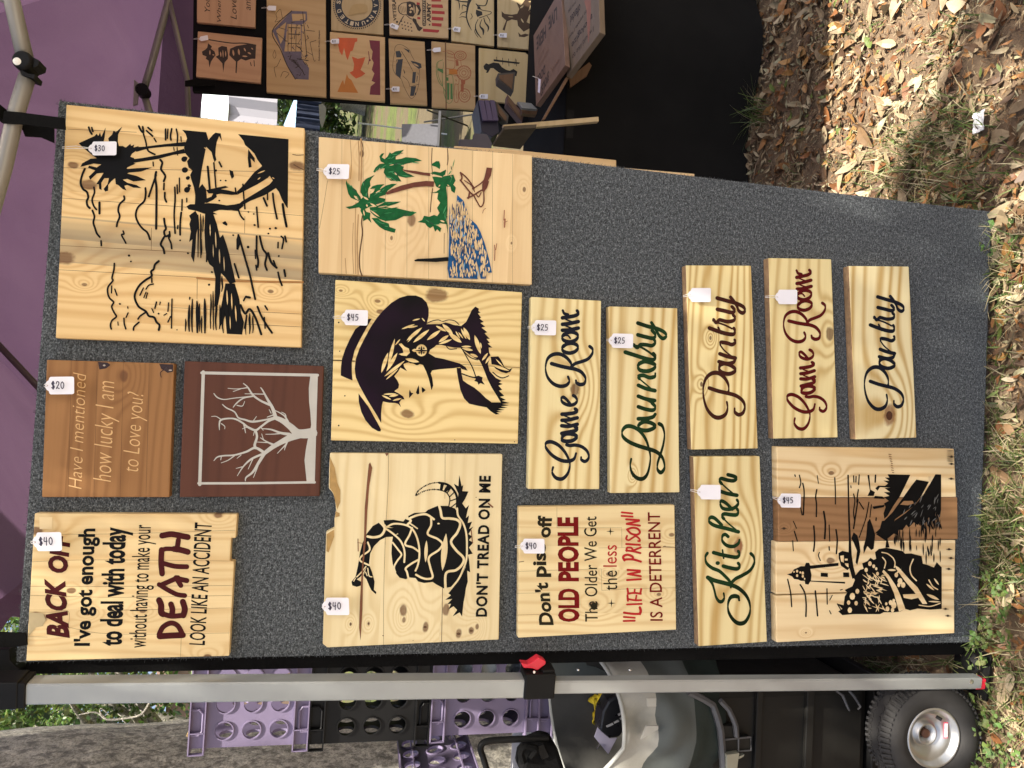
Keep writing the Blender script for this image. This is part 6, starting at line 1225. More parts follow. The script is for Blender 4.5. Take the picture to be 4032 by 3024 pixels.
for w, t in ((15, '1120 480 1128 540 1170 605 1195 690 1200 800 1195 900 1168 980 1130 1060 1060 1145'), (20, '972 455 985 500 1000 558 1060 563 1120 575 1145 610 1120 680 1070 750 1110 820 1172 885 1160 940 1110 985 1030 1010 1025 1136'), (17, '735 560 800 535 870 530 930 570'), (17, '907 560 907 620 880 690 960 730 1000 772 970 820 890 880 900 960 920 1040 880 1057 830 1047 785 1022'), (11, '730 600 760 620 795 645'), (18, '705 560 742 580 715 612'), (15, '548 632 600 607 680 612 740 637 780 690 805 770 812 860 800 940 780 990'), (16, '752 640 730 700 695 775 760 800 805 832'), (16, '805 900 750 930 700 970 710 1000 722 1050'), (15, '535 645 600 690 660 750 690 830 688 920'), (14, '593 760 640 820 665 860 630 910 605 960 615 1002'),
             (20, '482 585 528 642 500 700 440 717 388 710'), (14, '390 758 405 820 340 870 325 902 350 922 402 945'), (10, '300 1040 340 1000 375 955'), (9, '390 970 400 1030 425 1040'), (7, '290 1050 275 1075'), (8, '372 1000 385 1030')): s.stroke('wood', t, w)
s.lens('wood', (870, 742), (862, 922), 28); s.lens('wood', (1030, 685), (1000, 990), 50); s.dot('wood', 968, 605, 10, 7)
s.poly('bk', '82 60 120 150 140 270 165 330 165 430 140 490 126 430 108 352 78 312 80 150'); s.poly('bk', '54 692 112 655 115 712 70 840 52 830'); s.poly('bk', '128 505 160 520 160 545 124 555')
s.poly('r', '410 105 427 150 402 300 387 500 377 700 352 1000 347 1300 331 1560 319 1450 325 1250 340 1000 360 700 365 480 385 250 398 120'); s.stroke('r', '310 730 312 830', 7); s.stroke('r', '306 760 380 770', 4); s.poly('r', '530 30 562 30 545 55'); s.stroke('r', '1235 660 1245 760', 8); s.stroke('r', '1375 440 1410 470', 12)
s.text(K, "DON'T TREAD ON ME", (1365, 1365), (1397, 215), (1297, 213), (1268, 1365), bold=0.035, space=1.12)
s.stroke('seam', '558 30 556 300 535 700 520 1200 520 1600', 2.5); s.stroke('seam', '1022 35 1020 400', 2.5); s.stroke('seam', '1005 980 1000 1200 993 1568', 5)
for x, y, r in ((250, 1425, 9), (397, 1422, 8), (858, 1450, 14), (1132, 1505, 16), (1235, 1480, 14), (1275, 390, 5), (515, 1520, 6), (760, 1560, 4)): s.dot('seam', x, y, r, r * .7)
s.done({'k': ('black_inlay', INK), 'wood': ('bare_wood', None), 'bk': ('bark_patch', plain('inner_bark', (.40, .25, .085), .7, var=.4, scale=80)), 'r': ('resin_streak', REDSTK), 'seam': ('nail_holes_and_joints', SEAM)})

# ---- have I mentioned
s = Panel('brown stained sign carved Have I mentioned how lucky I am to Love you', (150, 1400, 1.940), fp())
s.board(['65 32 1040 60 1003 1082 28 1082'], lambda s: wood('stained_cedar', (0.285, 0.140, 0.050), (0.165, 0.072, 0.022), 'x', joints(s, [(242, 500), (440, 500), (640, 500), (838, 500)], 'z'), -.2, .4,
        loc(s, [(655, 160, .012)]), 90, 0.5, 12.4, 0.10, 0, 0.3))
s.text('c', 'Have I mentioned', (332, 1020), (368, 128), (268, 128), (232, 1020), bold=-0.012, shear=0.28); s.text('c', 'how lucky I am', (603, 965), (630, 195), (446, 195), (419, 965), bold=-0.012, shear=0.28); s.text('c', 'to Love you?', (806, 885), (848, 275), (682, 275), (640, 885), bold=-0.012, shear=0.28)
for p in ('457 48 530 53 552 72 520 98 468 106', '925 64 1032 68 1032 122 990 132 940 100'): s.poly('burn', p)
s.stroke('burn', '960 110 935 130 940 165', 6)
for q in (242, 440, 640, 838): s.stroke('seam', [(q + 12, 40, 2), (q, 560, 2.6), (q - 14, 1080, 2)], 3)
s.dot('shine', 505, 75, 10, 7, lift=4e-4); s.dot('shine', 1010, 112, 13, 6, lift=4e-4)  # pale dots painted as shine on the dark knots
s.done({'c': ('carved_lettering', CARVE), 'burn': ('dark_knot', plain('dark_knot', (.025, .009, .005), .25)), 'seam': ('plank_joints', SEAM), 'shine': ('painted_shine', plain('painted_shine', (.35, .28, .22), .15))})

# ---- grey bare tree
s = Panel('dark red brown sign with a framed bare tree engraved in grey', (150, 1400, 1.940), fp())
s.board(['1118 42 2182 80 2150 1075 1080 1082'], lambda s: wood('red_stained_board', (0.098, 0.036, 0.020), (0.055, 0.019, 0.011), 'x', (), -.2, .4, (), 50, 0.4, 14.9, 0.05, 0, 0.6))
for w, t in ((22, '1250 132 1700 141 2135 150'), (25, '1262 125 1248 550 1235 985'), (18, '1225 976 1600 975 2113 968')): s.stroke('e', t, w)
s.poly('e', '2137 140 2113 978 2053 975 2045 900 2035 800 2045 720 2060 640 2066 625 2080 560 2086 530 2080 440 2070 350 2068 250 2080 150')
def tap(s, key, txt): 
    v = [float(q) for q in txt.split()]; s.stroke(key, [(v[i], v[i + 1], v[i + 2] * 1.15 + 1) for i in range(0, len(v), 3)])
for t in ('2095 592 66 1990 595 55 1930 545 42 1870 500 34 1812 474 26', '1815 475 24 1790 400 20 1750 330 14 1715 265 8 1700 245 5', '1780 380 16 1700 345 12 1640 300 12 1600 240 8 1568 213 5', '1640 310 10 1570 325 8 1520 360 8 1490 395 4', '1600 245 6 1520 255 4 1450 250 3', '1560 250 4 1490 275 3', '1640 310 6 1500 325 5 1420 335 5 1370 320 7 1343 290 5', '1735 295 6 1650 293 5 1580 292 3', '1815 475 20 1760 500 14 1700 545 12 1660 570 13 1600 545 13 1570 520 11 1520 490 11 1470 480 9 1400 490 11 1385 520 9 1385 568 3', '1815 470 14 1740 490 10 1640 505 13 1580 490 11 1530 475 9 1500 430 8 1440 400 7 1408 373 4', '1400 520 6 1425 540 4 1425 560 3', '1570 520 8 1585 590 4', '1660 570 14 1672 620 14 1655 680 16 1660 705 18', '1400 490 6 1360 465 4 1325 466 3',
          '2000 602 50 1920 630 42 1850 665 32 1790 700 28 1730 745 24', '1730 745 20 1660 705 15 1590 735 12 1500 760 10 1420 765 9 1370 775 8 1343 803 4', '1500 765 6 1450 800 5 1398 820 3', '1400 770 6 1395 797 4', '1730 745 22 1690 810 18 1640 890 14 1590 930 9 1583 958 4', '1720 750 14 1630 790 12 1570 845 8 1522 918 3', '1560 850 6 1513 862 3', '1690 810 8 1665 880 6 1645 932 3', '1640 790 6 1605 867 3', '1920 602 20 1850 590 14 1780 565 9 1708 558 4', '1850 595 8 1800 600 5 1738 601 3', '1800 682 14 1750 660 8 1698 628 4', '1760 665 6 1663 660 3', '1722 645 5 1708 598 3', '1920 527 14 1880 460 8 1808 418 4', '1895 490 8 1888 450 6 1860 432 3', '1800 452 8 1750 470 4', '1780 440 5 1765 412 3', '1910 640 14 1890 690 8 1882 722 3', '1890 682 8 1828 747 3', '1520 380 6 1560 385 5 1578 350 3', '1640 505 6 1668 465 3', '1700 545 6 1720 570 4', '1655 570 6 1645 610 3', '1600 545 5 1560 560 3', '1550 760 5 1520 785 3'): tap(s, 'e', t)
s.done({'e': ('grey_engraving', SILVER)})

# ---- back off
s = Panel('notched pine sign reading BACK OFF I\'ve got enough to deal with today', (90, 2010, 2.572), fp())
s.board(['118 28 2172 38 2155 280 2108 280 2098 512 2140 514 2088 1475 32 1526'], lambda s: wood('pine_warning', (0.74, 0.545, 0.255), (0.52, 0.30, 0.10), 'z', joints(s, [(1500, 240), (1500, 530), (1500, 780), (1500, 1000), (1500, 1240)], 'x'), -.2, .2,
        loc(s, [(135, 1090, .018), (135, 205, .012), (490, 810, .008), (660, 1045, .005), (1215, 1020, .006), (1980, 50, .008), (1868, 1480, .007)]), 70, 0.4, 16.2, 0.05, 0, 0.14))
D = 'm'
s.text(D, 'BACK', (478, 1292), (430, 690), (215, 690), (240, 1292), bold=0.05, shear=0.22); s.text(D, 'OFF', (452, 632), (492, 240), (292, 240), (240, 632), bold=0.05, shear=0.22)
s.text(K, "I've got enough", (728, 1372), (788, 183), (555, 183), (512, 1372), bold=0.03); s.text(K, 'to deal with today', (1072, 1370), (1118, 170), (812, 170), (772, 1370), bold=0.035)
s.text(K, 'without having to make your', (1300, 1390), (1357, 145), (1116, 145), (1072, 1390), bold=0.005)
s.text(K, 'LOOK LIKE AN ACCIDENT', (1845, 1365), (1918, 120), (1740, 120), (1683, 1365), bold=0.012, shear=0.12)
for w, t in ((62, '1385 1275 1480 1268 1620 1262'), (52, '1380 1255 1420 1180 1500 1140 1570 1170 1620 1262'), (64, '1380 910 1400 960 1400 1030 1420 1050'), (52, '1400 1040 1500 1070 1620 1062'), (58, '1500 950 1515 1000 1510 1050'), (62, '1620 925 1640 1000 1625 1062'), (48, '1380 750 1460 800 1560 850 1640 862'), (50, '1400 755 1480 720 1570 680'), (50, '1550 680 1600 760'), (52, '1560 690 1660 710'), (58, '1410 640 1400 520 1405 400'), (46, '1400 420 1440 390 1530 390'), (50, '1420 535 1540 565 1660 570'), (60, '1530 390 1600 400 1670 420'), (52, '1560 400 1575 300'), (60, '1410 255 1500 240 1590 255 1670 270')): s.stroke(D, t, w)
s.text('tr', 'x', (0, 0), (1, 0), (1, 1), (0, 1)) if False else None
s.poly('gr', '62 1034 205 1040 232 1110 200 1170 130 1185 62 1272'); 
for t in ('58 1027 300 1030 462 1022 458 1180', '50 1278 250 1282', '75 768 700 770 2120 760', '70 860 1000 880 2115 860', '455 1180 900 1250 2096 1240', '1000 1010 1500 1000 2106 986', '1604 1290 1596 1490', '90 520 700 500 2098 512', '100 240 1000 236 2150 200'): s.stroke('seam', t, 2.6)
s.poly('pale', '165 66 300 68 296 190 170 188')
s.done({'m': ('maroon_lettering', MAROON), 'k': ('black_lettering', INK), 'gr': ('blue_stain', plain('blue_stain_wood', (.42, .34, .19), .5, var=.25, scale=40)), 'seam': ('plank_joints', SEAM), 'pale': ('clear_tape', plain('pale_tape', (.76, .60, .33), .25))})

# ---- old people
s = Panel('pine sign with black and red words about old people and life in prison', (2020, 1970, 2.962), fp(0.024))
s.board(['70 75 1885 55 1905 1510 60 1605'], lambda s: wood('pine_old', (0.74, 0.58, 0.29), (0.54, 0.34, 0.13), 'z', joints(s, [(1000, 320), (1000, 550), (1000, 815), (1000, 1065), (1000, 1320)], 'x'), -.2, .2,
        loc(s, [(945, 1220, .012), (1115, 860, .006), (1702, 1098, .006), (1850, 402, .007)]), 70, 0.55, 19.6, 0.05, 0, 0.12))
O = 'o'
s.text(O, "Don't", (478, 1455), (408, 958), (245, 958), (300, 1455), bold=0.035); s.text(O, 'piss', (447, 895), (425, 498), (240, 498), (228, 895), bold=0.035); s.text(O, 'off', (437, 437), (462, 178), (290, 178), (275, 437), bold=0.035)
s.text('d', 'OLD', (778, 1418), (775, 1030), (525, 1030), (525, 1418), bold=0.045); s.text('d', 'PEOPLE', (772, 945), (765, 195), (513, 195), (525, 945), bold=0.045)
s.text(O, 'The Older We Get', (990, 1415), (975, 188), (826, 188), (840, 1415), bold=0.004); s.dot(O, 945, 1235, 38, 44); s.text(O, 'the', (1218, 1050), (1215, 820), (1050, 820), (1055, 1050)); s.text('r', 'less', (1212, 775), (1212, 522), (1052, 522), (1052, 775))
for cx, cy in ((1148, 1200), (1136, 362)):
    s.poly(O, [(cx + (50 if i % 2 == 0 else 9) * math.cos(i * math.pi / 4), cy + (50 if i % 2 == 0 else 9) * math.sin(i * math.pi / 4)) for i in range(8)])
for w, t in ((22, '1290 1408 1420 1404'), (22, '1292 1360 1420 1370'), (22, '1268 140 1392 153'), (22, '1266 182 1395 190'), (26, '1295 1310 1400 1325 1480 1325'), (30, '1480 1325 1490 1290 1480 1250'), (22, '1330 1215 1500 1208'), (22, '1335 1150 1420 1165 1495 1165'), (24, '1340 1170 1335 1110'), (20, '1430 1165 1440 1110'), (24, '1340 1090 1410 1080 1490 1090'), (24, '1345 1090 1335 1030'), (20, '1415 1080 1420 1040'), (24, '1485 1085 1495 1035'), (24, '1330 930 1490 920'), (24, '1490 885 1340 860'), (24, '1340 860 1480 835'), (24, '1480 820 1335 812'),
             (26, '1490 715 1400 690 1300 690'), (28, '1300 700 1285 660 1330 635 1390 655 1400 690'), (24, '1485 615 1400 595 1320 585'), (24, '1325 590 1330 555 1380 555 1400 590'), (24, '1400 585 1440 570 1490 550'), (24, '1320 510 1480 520'), (22, '1330 415 1320 450 1350 465 1390 440 1430 420 1470 445 1480 475 1460 475'), (25, '1330 340 1380 390 1450 400 1480 370 1450 330 1390 320 1330 340'), (24, '1480 295 1325 275'), (24, '1325 275 1470 240'), (24, '1470 232 1320 222')): s.stroke('r', t, w)
s.text('d', 'IS A DETERRENT', (1748, 1405), (1716, 140), (1570, 140), (1600, 1405), bold=0.006)
for t in ('30 830 500 815 1030 800', '1030 800 1036 1050', '1036 1050 1400 1030 1895 1020', '30 1085 300 1080 432 1076', '430 1080 428 1325', '30 1340 430 1325', '1000 555 1400 552 1890 548', '1268 330 1270 550', '512 75 512 320', '512 320 1270 320'): s.stroke('seam', t, 2.6)
s.stroke('seam', '1770 540 1890 548', 6); s.stroke('seam', '1755 540 1775 535', 10); s.stroke('seam', '70 720 125 712', 8)
s.done({'o': ('black_lettering', OLIVE), 'd': ('dark_red_lettering', DKRED), 'r': ('bright_red_lettering', RED), 'seam': ('plank_joints', SEAM)})

# ---- room name signs: brush script strokes
GAME = [(24, 9, '447 1300 430 1345 388 1363 330 1358 262 1322 212 1268 201 1232 217 1211 255 1210 308 1237 355 1288 386 1345 398 1398 378 1466 335 1506 285 1498 255 1456 262 1412'), (22, 12, '372 1232 400 1238 440 1234 490 1246 532 1278 550 1320 540 1352 515 1366 490 1350 488 1330'),
        (25, 12, '338 1168 332 1190 360 1203 410 1200 445 1180 452 1162 420 1146 370 1144 340 1160'), (24, 12, '332 1140 390 1128 440 1118 457 1100 440 1088'), (24, 10, '332 1078 390 1082 456 1066'), (10, 10, '420 1076 360 1050 340 1032'), (24, 10, '334 1034 390 1030 456 1014'), (10, 10, '420 1024 360 1000 340 982'), (24, 11, '334 985 380 982 430 974 456 958 440 942'),
        (22, 10, '398 900 372 868 345 848 328 862 342 892 390 912 434 903 455 876 444 848 425 834'), (24, 9, '382 682 392 720 366 752 315 759 260 736 216 682 201 612 216 542 256 506 310 499 362 522 402 566 412 602'), (24, 11, '250 577 320 597 390 612 440 622 490 646 522 692 514 735 480 746 452 731 446 712'), (22, 11, '410 602 440 577 490 561 540 541 575 501 580 462 557 438'),
        (24, 11, '348 430 335 455 350 480 395 492 440 478 462 450 450 425 410 412 370 420 345 440'), (24, 11, '348 340 335 365 350 390 395 402 440 388 462 360 450 335 410 322 370 330 345 350'), (12, 10, '345 350 380 350 400 372'), (24, 10, '338 308 390 306 464 290'), (10, 10, '430 298 370 275 345 256'), (24, 10, '338 260 390 254 464 238'), (10, 10, '430 246 370 222 345 204'), (24, 11, '338 208 390 200 440 190 466 172 455 150'), (20, 12, '340 148 352 172 380 182')]
PANTRY = [(27, 9, '398 1208 404 1260 386 1310 340 1336 290 1326 240 1271 212 1190 205 1100 225 1022 270 978 325 972 375 1006 408 1061 413 1112 404 1140'), (25, 12, '256 1095 330 1120 400 1136 470 1156 525 1196 545 1246 530 1296 495 1313 465 1291 462 1260'),
          (26, 12, '345 905 335 935 355 965 410 980 455 965 466 940 430 910 380 895 345 905'), (25, 12, '335 880 400 895 450 885 465 862'), (25, 11, '342 815 400 836 466 850'), (10, 10, '440 838 380 790 345 745'), (25, 11, '345 745 350 722 400 728 440 740 466 722 462 700'), (26, 11, '256 605 330 632 400 652 450 655 464 630 455 605'), (15, 13, '352 650 328 600'), (12, 10, '440 610 380 580 320 560 285 545'), (24, 12, '290 535 310 560 335 540 350 540 400 552 450 545 464 520 450 498'),
          (25, 11, '322 452 380 465 440 478 462 460 440 430'), (25, 10, '320 360 390 380 470 402 530 430 546 462 525 482 495 462 480 425 455 385 428 352')]
LAUNDRY = [(26, 9, '892 1345 884 1400 900 1460 940 1500 985 1505 1020 1470 1040 1400 1046 1330 1036 1270 1010 1190 960 1120 900 1085 850 1085 820 1120 825 1165 870 1205 940 1237 1020 1262 1090 1286 1140 1330 1160 1390 1155 1430 1130 1455 1105 1430 1105 1380 1130 1300 1150 1230 1160 1150 1145 1085 1118 1062'),
           (26, 12, '965 1060 948 1085 968 1110 1020 1116 1068 1100 1085 1078 1050 1055 1000 1045 965 1060'), (25, 12, '950 1022 1010 1020 1065 1008 1085 985'), (25, 11, '950 925 1010 945 1068 952 1085 925 1060 895'), (25, 11, '950 840 1010 862 1080 875'), (10, 10, '1075 905 1010 870 960 850'), (25, 11, '950 752 1010 778 1082 795'), (10, 10, '1060 785 1000 735 958 700'), (25, 11, '958 700 950 680 990 672 1040 690 1080 680 1086 655'), (26, 12, '960 575 946 600 965 630 1020 638 1070 620 1085 590 1050 570 1000 560 960 575'), (26, 12, '845 485 930 512 1020 540 1070 545 1086 520 1070 495'), (14, 11, '1080 520 1030 480 960 440 908 432'), (24, 12, '912 425 940 448 965 425 1010 425 1060 432 1085 405 1070 375'), (25, 11, '946 345 1010 362 1068 372 1086 345 1060 310'), (25, 10, '946 250 1020 275 1090 292 1150 318 1174 350 1150 374 1118 352 1090 300 1055 246')]
KITCHEN = [(24, 10, '318 1182 322 1222 305 1250 280 1250 255 1215 238 1150 225 1108 205 1075 186 1055'), (28, 10, '185 1050 240 1075 320 1096 390 1116 450 1146 505 1200 536 1270 536 1350 500 1420 450 1436 400 1406 360 1340 355 1270 375 1220 410 1206 440 1216 448 1242'), (24, 11, '182 846 165 880 175 930 220 970 280 996 330 1040 370 1086 378 1135'), (24, 11, '385 1092 420 1060 480 1030 540 990 574 930 570 880 546 850'),
           (25, 12, '315 955 370 970 430 978 452 955 440 930'), (25, 12, '234 842 300 860 380 876 430 880 450 855 440 830'), (13, 12, '308 820 318 890'), (24, 11, '355 708 330 690 308 705 308 745 345 782 400 790 440 765 450 735'), (25, 11, '440 668 340 640 250 618 205 592 196 565 215 546 250 560 300 610'), (11, 11, '420 650 360 600 320 560'), (25, 12, '320 560 305 535 325 518 380 525 425 525 440 500 430 475'), (24, 11, '390 480 340 430 300 410 290 435 310 470 360 480 410 465 440 430 430 400'), (25, 11, '295 330 350 348 428 362'), (11, 11, '400 350 340 300 300 262'), (25, 12, '300 265 285 240 300 222 350 235 400 240 424 222 410 205 355 190')]
def aff(a, b):
    (x1, y1), (x2, y2), (x3, y3) = a; d = (x2 - x1) * (y3 - y1) - (x3 - x1) * (y2 - y1)
    def f(x, y):
        u = ((x - x1) * (y3 - y1) - (x3 - x1) * (y - y1)) / d; v = ((x2 - x1) * (y - y1) - (x - x1) * (y2 - y1)) / d
        return tuple(b[0][i] + u * (b[1][i] - b[0][i]) + v * (b[2][i] - b[0][i]) for i in (0, 1))
    return f
def script(s, strokes, f=None, sc=1.0):
    for w, th, t in strokes:
        p = nums(t)
        if f: p = [f(*q) for q in p]
        s.stroke('ink', p, w * sc * 1.32, thin=th * sc * 1.15)
ZA, ZB, ZC = (2050, 1150, 2.048), (2670, 1000, 2.074), (2700, 1780, 2.127)
RL, RD = (0.75, 0.61, 0.29), (0.48, 0.31, 0.10)
def room(label, zoom, quad, ink, nm, seed, knots=(), lines=60, contrast=.55, swirl=1.0, bark=None, kc=(0.10, 0.035, 0.012)):
    s = Panel(label, zoom, fp(0.021))
    s.board([quad], lambda s: wood('pine_room_%d' % seed, RL, RD, 'x', (), -.2, .2, loc(s, knots), lines, contrast, seed * 2.37, 0.02, 0, 0.30, swirl, kc), t=0.021, bark=bark)
    return s
s = room('Game Room sign in black script with a dark knot and a $25 tag', ZA, '85 38 650 70 635 1590 60 1588', NAVY, 0, 1, [(438, 790,   .016)], 72, .85, .7); script(s, GAME); s.done({'ink': ('script_lettering', NAVY)})
s = room('Laundry sign in dark green script below the black Game Room sign', ZA, '712 115 1265 130 1282 1615 724 1622', GREEN, 0, 2, [(905, 1480, .004)], 60, 1.0, .6); script(s, LAUNDRY); s.done({'ink': ('script_lettering', GREEN)})
s = room('Pantry sign in dark brown script with strong wavy grain and a blank tag', ZB, '62 92 597 95 652 1588 106 1598', BROWNR, 0, 3, [(190, 1065, .006), (265, 685, .005)], 85, 1.15, 1.3, bark=BARK); script(s, PANTRY); s.done({'ink': ('script_lettering', BROWNR)})
s = room('Game Room sign in dark red script with a blank tag', ZB, '737 32 1252 42 1305 1498 777 1508', DKRED, 0, 4, [(1238, 650, .016)], 62, .95, .7, bark=BARK)
script(s, GAME, aff([(250, 575), (200, 1245), (550, 1320)], [(905, 545), (890, 1185), (1212, 1240)]), .92); s.done({'ink': ('script_lettering', MAROON if False else paint('wine_resin', (0.085, 0.006, 0.007), 0.35))})
s = room('Pantry sign in blue black script with no tag and a large amber knot', ZB, '1394 97 1885 102 1948 1500 1450 1515', NAVY, 0, 5, [(1728, 1315, .026)], 60, 1.0, .6, bark=BARK, kc=(0.20, .075, .022))
script(s, PANTRY, aff([(258, 1095), (255, 600), (545, 1245)], [(1572, 1040), (1570, 575), (1840, 1185)]), .92); s.dot('kn', 1725, 1320, 26, 38); s.done({'ink': ('script_lettering', NAVY), 'kn': ('knot_heart', plain('knot_heart', (.07, .025, .012), .5, var=.5, scale=80))})
s = room('Kitchen sign in dark green script with a blank tag', ZC, '64 38 620 35 682 1590 107 1628', GREEN, 0, 6, [(440, 790, .018)], 60, 1.0, .6, bark=BARK, kc=(0.22, .07, .03)); script(s, KITCHEN); s.dot('ink', 268, 930, 19, 17); s.done({'ink': ('script_lettering', GREEN)})

# ---- lighthouse
s = Panel('four plank sign with a black lighthouse and beach path, one plank darker', (3020, 1740, 2.023), fp(0.022))
DKW = plain('x_unused', (0, 0, 0)); bpy.data.materials.remove(DKW)
def lh(s):
    return wood('pine_lighthouse', (0.75, 0.56, 0.27), (0.52, 0.31, 0.11), 'z', joints(s, [(800, 443), (800, 795), (800, 1200)], 'x'), -.25, .25, loc(s, [(512, 248, .008), (505, 945, .011), (310, 1520, .003)]), 62, .6, 23.4, 0.04, 0, 0.14)
s.board(['78 38 1490 55 1508 440 84 442', '74 797 1503 782 1493 1178 72 1214', '70 1226 1492 1180 1495 1525 78 1598'], lh, t=0.022)
dm = MB(); dm.prism([s.W(*q) for q in nums('88 444 1518 442 1522 776 92 796')], Vector((0, 0.022, 0)))
dwood = wood('dark_plank', (0.30, 0.165, 0.075), (0.17, 0.085, 0.035), 'z', (), -.2, .2, loc(s, [(135, 690, .004)]), 110, .5, 9.1, 0.02, 0, 0.4)
dm.build('dark_board', dwood, s.root, bevel=0.0016)
for p in ('160 1055 195 1045 215 1015 250 1000 270 990 300 990 310 963 335 963 345 985 570 963 570 987 345 1012 355 1060 350 1105 622 1115 622 1129 345 1112 330 1137 305 1132 300 1107 270 1107 250 1097 215 1092 200 1072', '428 1042 485 1045 485 1077 428 1073', '606 1040 653 1040 656 1077 608 1077', '570 885 600 868 656 880 662 1000 640 1022 590 987 572 930',
          '960 258 1142 262 1100 350 1060 430 1000 520 960 590 935 612 928 570 945 520 933 490 970 470 932 440 975 430 932 400 980 400 937 368 985 365 900 360 880 388 863 370 885 348 940 350 965 330 928 308 975 310 938 283 975 285', '1190 300 1290 318 1230 430 1170 510 1100 560 1020 617 1010 640 960 690 900 727 858 730 900 690 915 630 935 627 1000 560 1080 450 1150 350',
          '1342 258 1387 260 1387 540 1377 602 1345 560 1330 622 1300 642 1290 600 1260 652 1230 620 1200 662 1170 640 1130 682 1110 660 1080 702 1050 700 1040 742 1010 730 960 772 977 842 943 842 950 790 868 735 960 690 1020 625 1100 570 1180 500 1240 430 1300 332',
          '825 923 850 940 870 930 860 880 890 853 950 843 1040 860 1080 870 1100 890 1150 888 1232 910 1242 970 1280 980 1330 1000 1352 958 1392 1000 1392 1330 1300 1337 1200 1327 1140 1342 1100 1330 1060 1352 1010 1357 930 1357 900 1372 690 1372 600 1380 568 1350 600 1330 558 1288 610 1300 620 1230 640 1200 618 1180 680 1150 700 1100 690 1080 740 1020 770 1010 758 968 800 950',
          '640 262 652 262 655 440 660 600 668 760 675 900 690 1000 712 1082 680 1090 655 1000 650 900 652 760 646 600', '800 640 820 610 845 680 862 740 850 850 830 862 800 830 770 892 768 840 790 760', '690 720 720 745 735 800 745 870 720 980 705 960 718 870 690 800 672 770', '800 265 815 262 825 380 860 400 850 430 800 430 820 390', '860 430 920 435 940 455 850 450', '840 515 940 500 930 520 850 535'): s.poly(K, p)
for w, t in ((10, '258 265 268 310 268 335 258 365'), (11, '285 330 296 400 290 580'), (9, '265 500 272 540 280 582'), (7, '400 268 410 330'), (11, '397 380 388 440 395 500 393 595'), (9, '540 285 545 400 545 495'), (14, '452 555 465 650 460 770'), (8, '495 662 500 790'), (12, '373 670 380 780 372 870'), (7, '210 632 235 688'), (10, '218 712 242 790'), (12, '550 700 560 780 553 890'), (8, '205 787 210 868'), (8, '418 880 410 905 425 945'), (10, '495 835 497 862'), (10, '165 1095 188 1200 197 1312'), (12, '265 1138 300 1200 312 1290 310 1390'), (12, '385 1187 395 1290 403 1385'), (9, '478 1170 480 1292'), (7, '520 1222 500 1260'), (8, '498 1345 510 1370'), (9, '222 262 226 275'), (7, '585 1180 600 1175'), (8, '560 1290 590 1340'), (9, '690 270 692 320'), (9, '710 275 708 320'), (8, '735 262 730 340'), (9, '728 380 720 430 715 480'), (9, '690 415 700 470 690 560 700 640'), (11, '725 460 710 560 690 690'), (10, '735 480 770 535'), (12, '865 265 862 320'), (8, '812 480 790 600 760 690 735 760'), (7, '832 500 820 600'), (10, '870 605 868 625'), (8, '668 350 670 365')): s.stroke(K, t, w)
rl = random.Random(5)
for i in range(44):
    x = rl.uniform(1010, 1385); y = rl.uniform(640, 930) if x > 1090 else rl.uniform(730, 830); l = rl.uniform(20, 60)
    s.lens(K, (x, y - l), (x + rl.uniform(-3, 3), y + l), rl.uniform(7, 12))
for i in range(26):
    x = rl.uniform(1180, 1380); a = (x, rl.uniform(560, 640)); s.lens(K, (x, a[1]), (x + rl.uniform(-10, 40), a[1] + rl.uniform(40, 100)), rl.uniform(8, 14))
for p in ('928 1018 970 1060 1030 1150 1062 1220 1102 1330 1052 1352 1010 1200 960 1090 918 1035', '1018 983 1050 1000 1130 1090 1200 1160 1242 1230 1277 1290 1240 1292 1170 1190 1100 1110 1028 1010', '1083 1215 1202 1210 1212 1240 1150 1254 1090 1242', '583 908 612 903 612 962 590 952', '618 930 642 930 642 945 620 945', '620 968 648 968 650 1000 628 985'): s.poly('wood', p)
for w, t in ((9, '920 920 945 955 935 1005'), (9, '915 880 960 890 1000 920'), (10, '1165 935 1140 1000 1150 1060 1190 1105'), (9, '1005 925 1020 960 1015 1000'), (8, '1212 1300 1300 1310 1380 1285'), (9, '1290 1100 1320 1150 1360 1175')): s.stroke('wood', t, w)
for a, b, w in (((1270, 1213), (1372, 1258), 24), ((1268, 1130), (1332, 1182), 16), ((1330, 1085), (1370, 1140), 14), ((1285, 1270), (1385, 1275), 12), ((960, 1020), (1030, 1022), 16), ((1020, 1060), (1070, 1010), 14)): s.lens('wood', a, b, w)
for i in range(74):
    x = rl.uniform(775, 935); y = rl.uniform(1060, 1335); an = rl.choice([0.5, 0.9, 1.9, 0.2]) + rl.uniform(-.3, .3); l = rl.uniform(14, 42)
    s.lens('wood', (x - l * math.cos(an), y - l * math.sin(an)), (x + l * math.cos(an), y + l * math.sin(an)), rl.uniform(5, 11), rl.uniform(-4, 4))
for x, y, r in ((790, 1020, 14), (820, 970, 15), (850, 990, 12), (870, 1010, 10), (660, 1340, 18), (680, 1230, 22), (720, 1190, 16), (650, 1280, 14), (710, 1285, 14), (1060, 1110, 20), (1085, 1140, 18), (1050, 1140, 13), (1030, 1060, 15), (1010, 1300, 22), (985, 1280, 16), (960, 1330, 16), (950, 1290, 10), (1000, 1340, 14), (1010, 1265, 12), (880, 1050, 12), (650, 1120, 12), (215, 1035, 6), (240, 1030, 9), (240, 1065, 9), (265, 1040, 7), (285, 1045, 10), (285, 1070, 9), (300, 1090, 6)): s.dot('wood', x, y, r, r * 1.3, 8)
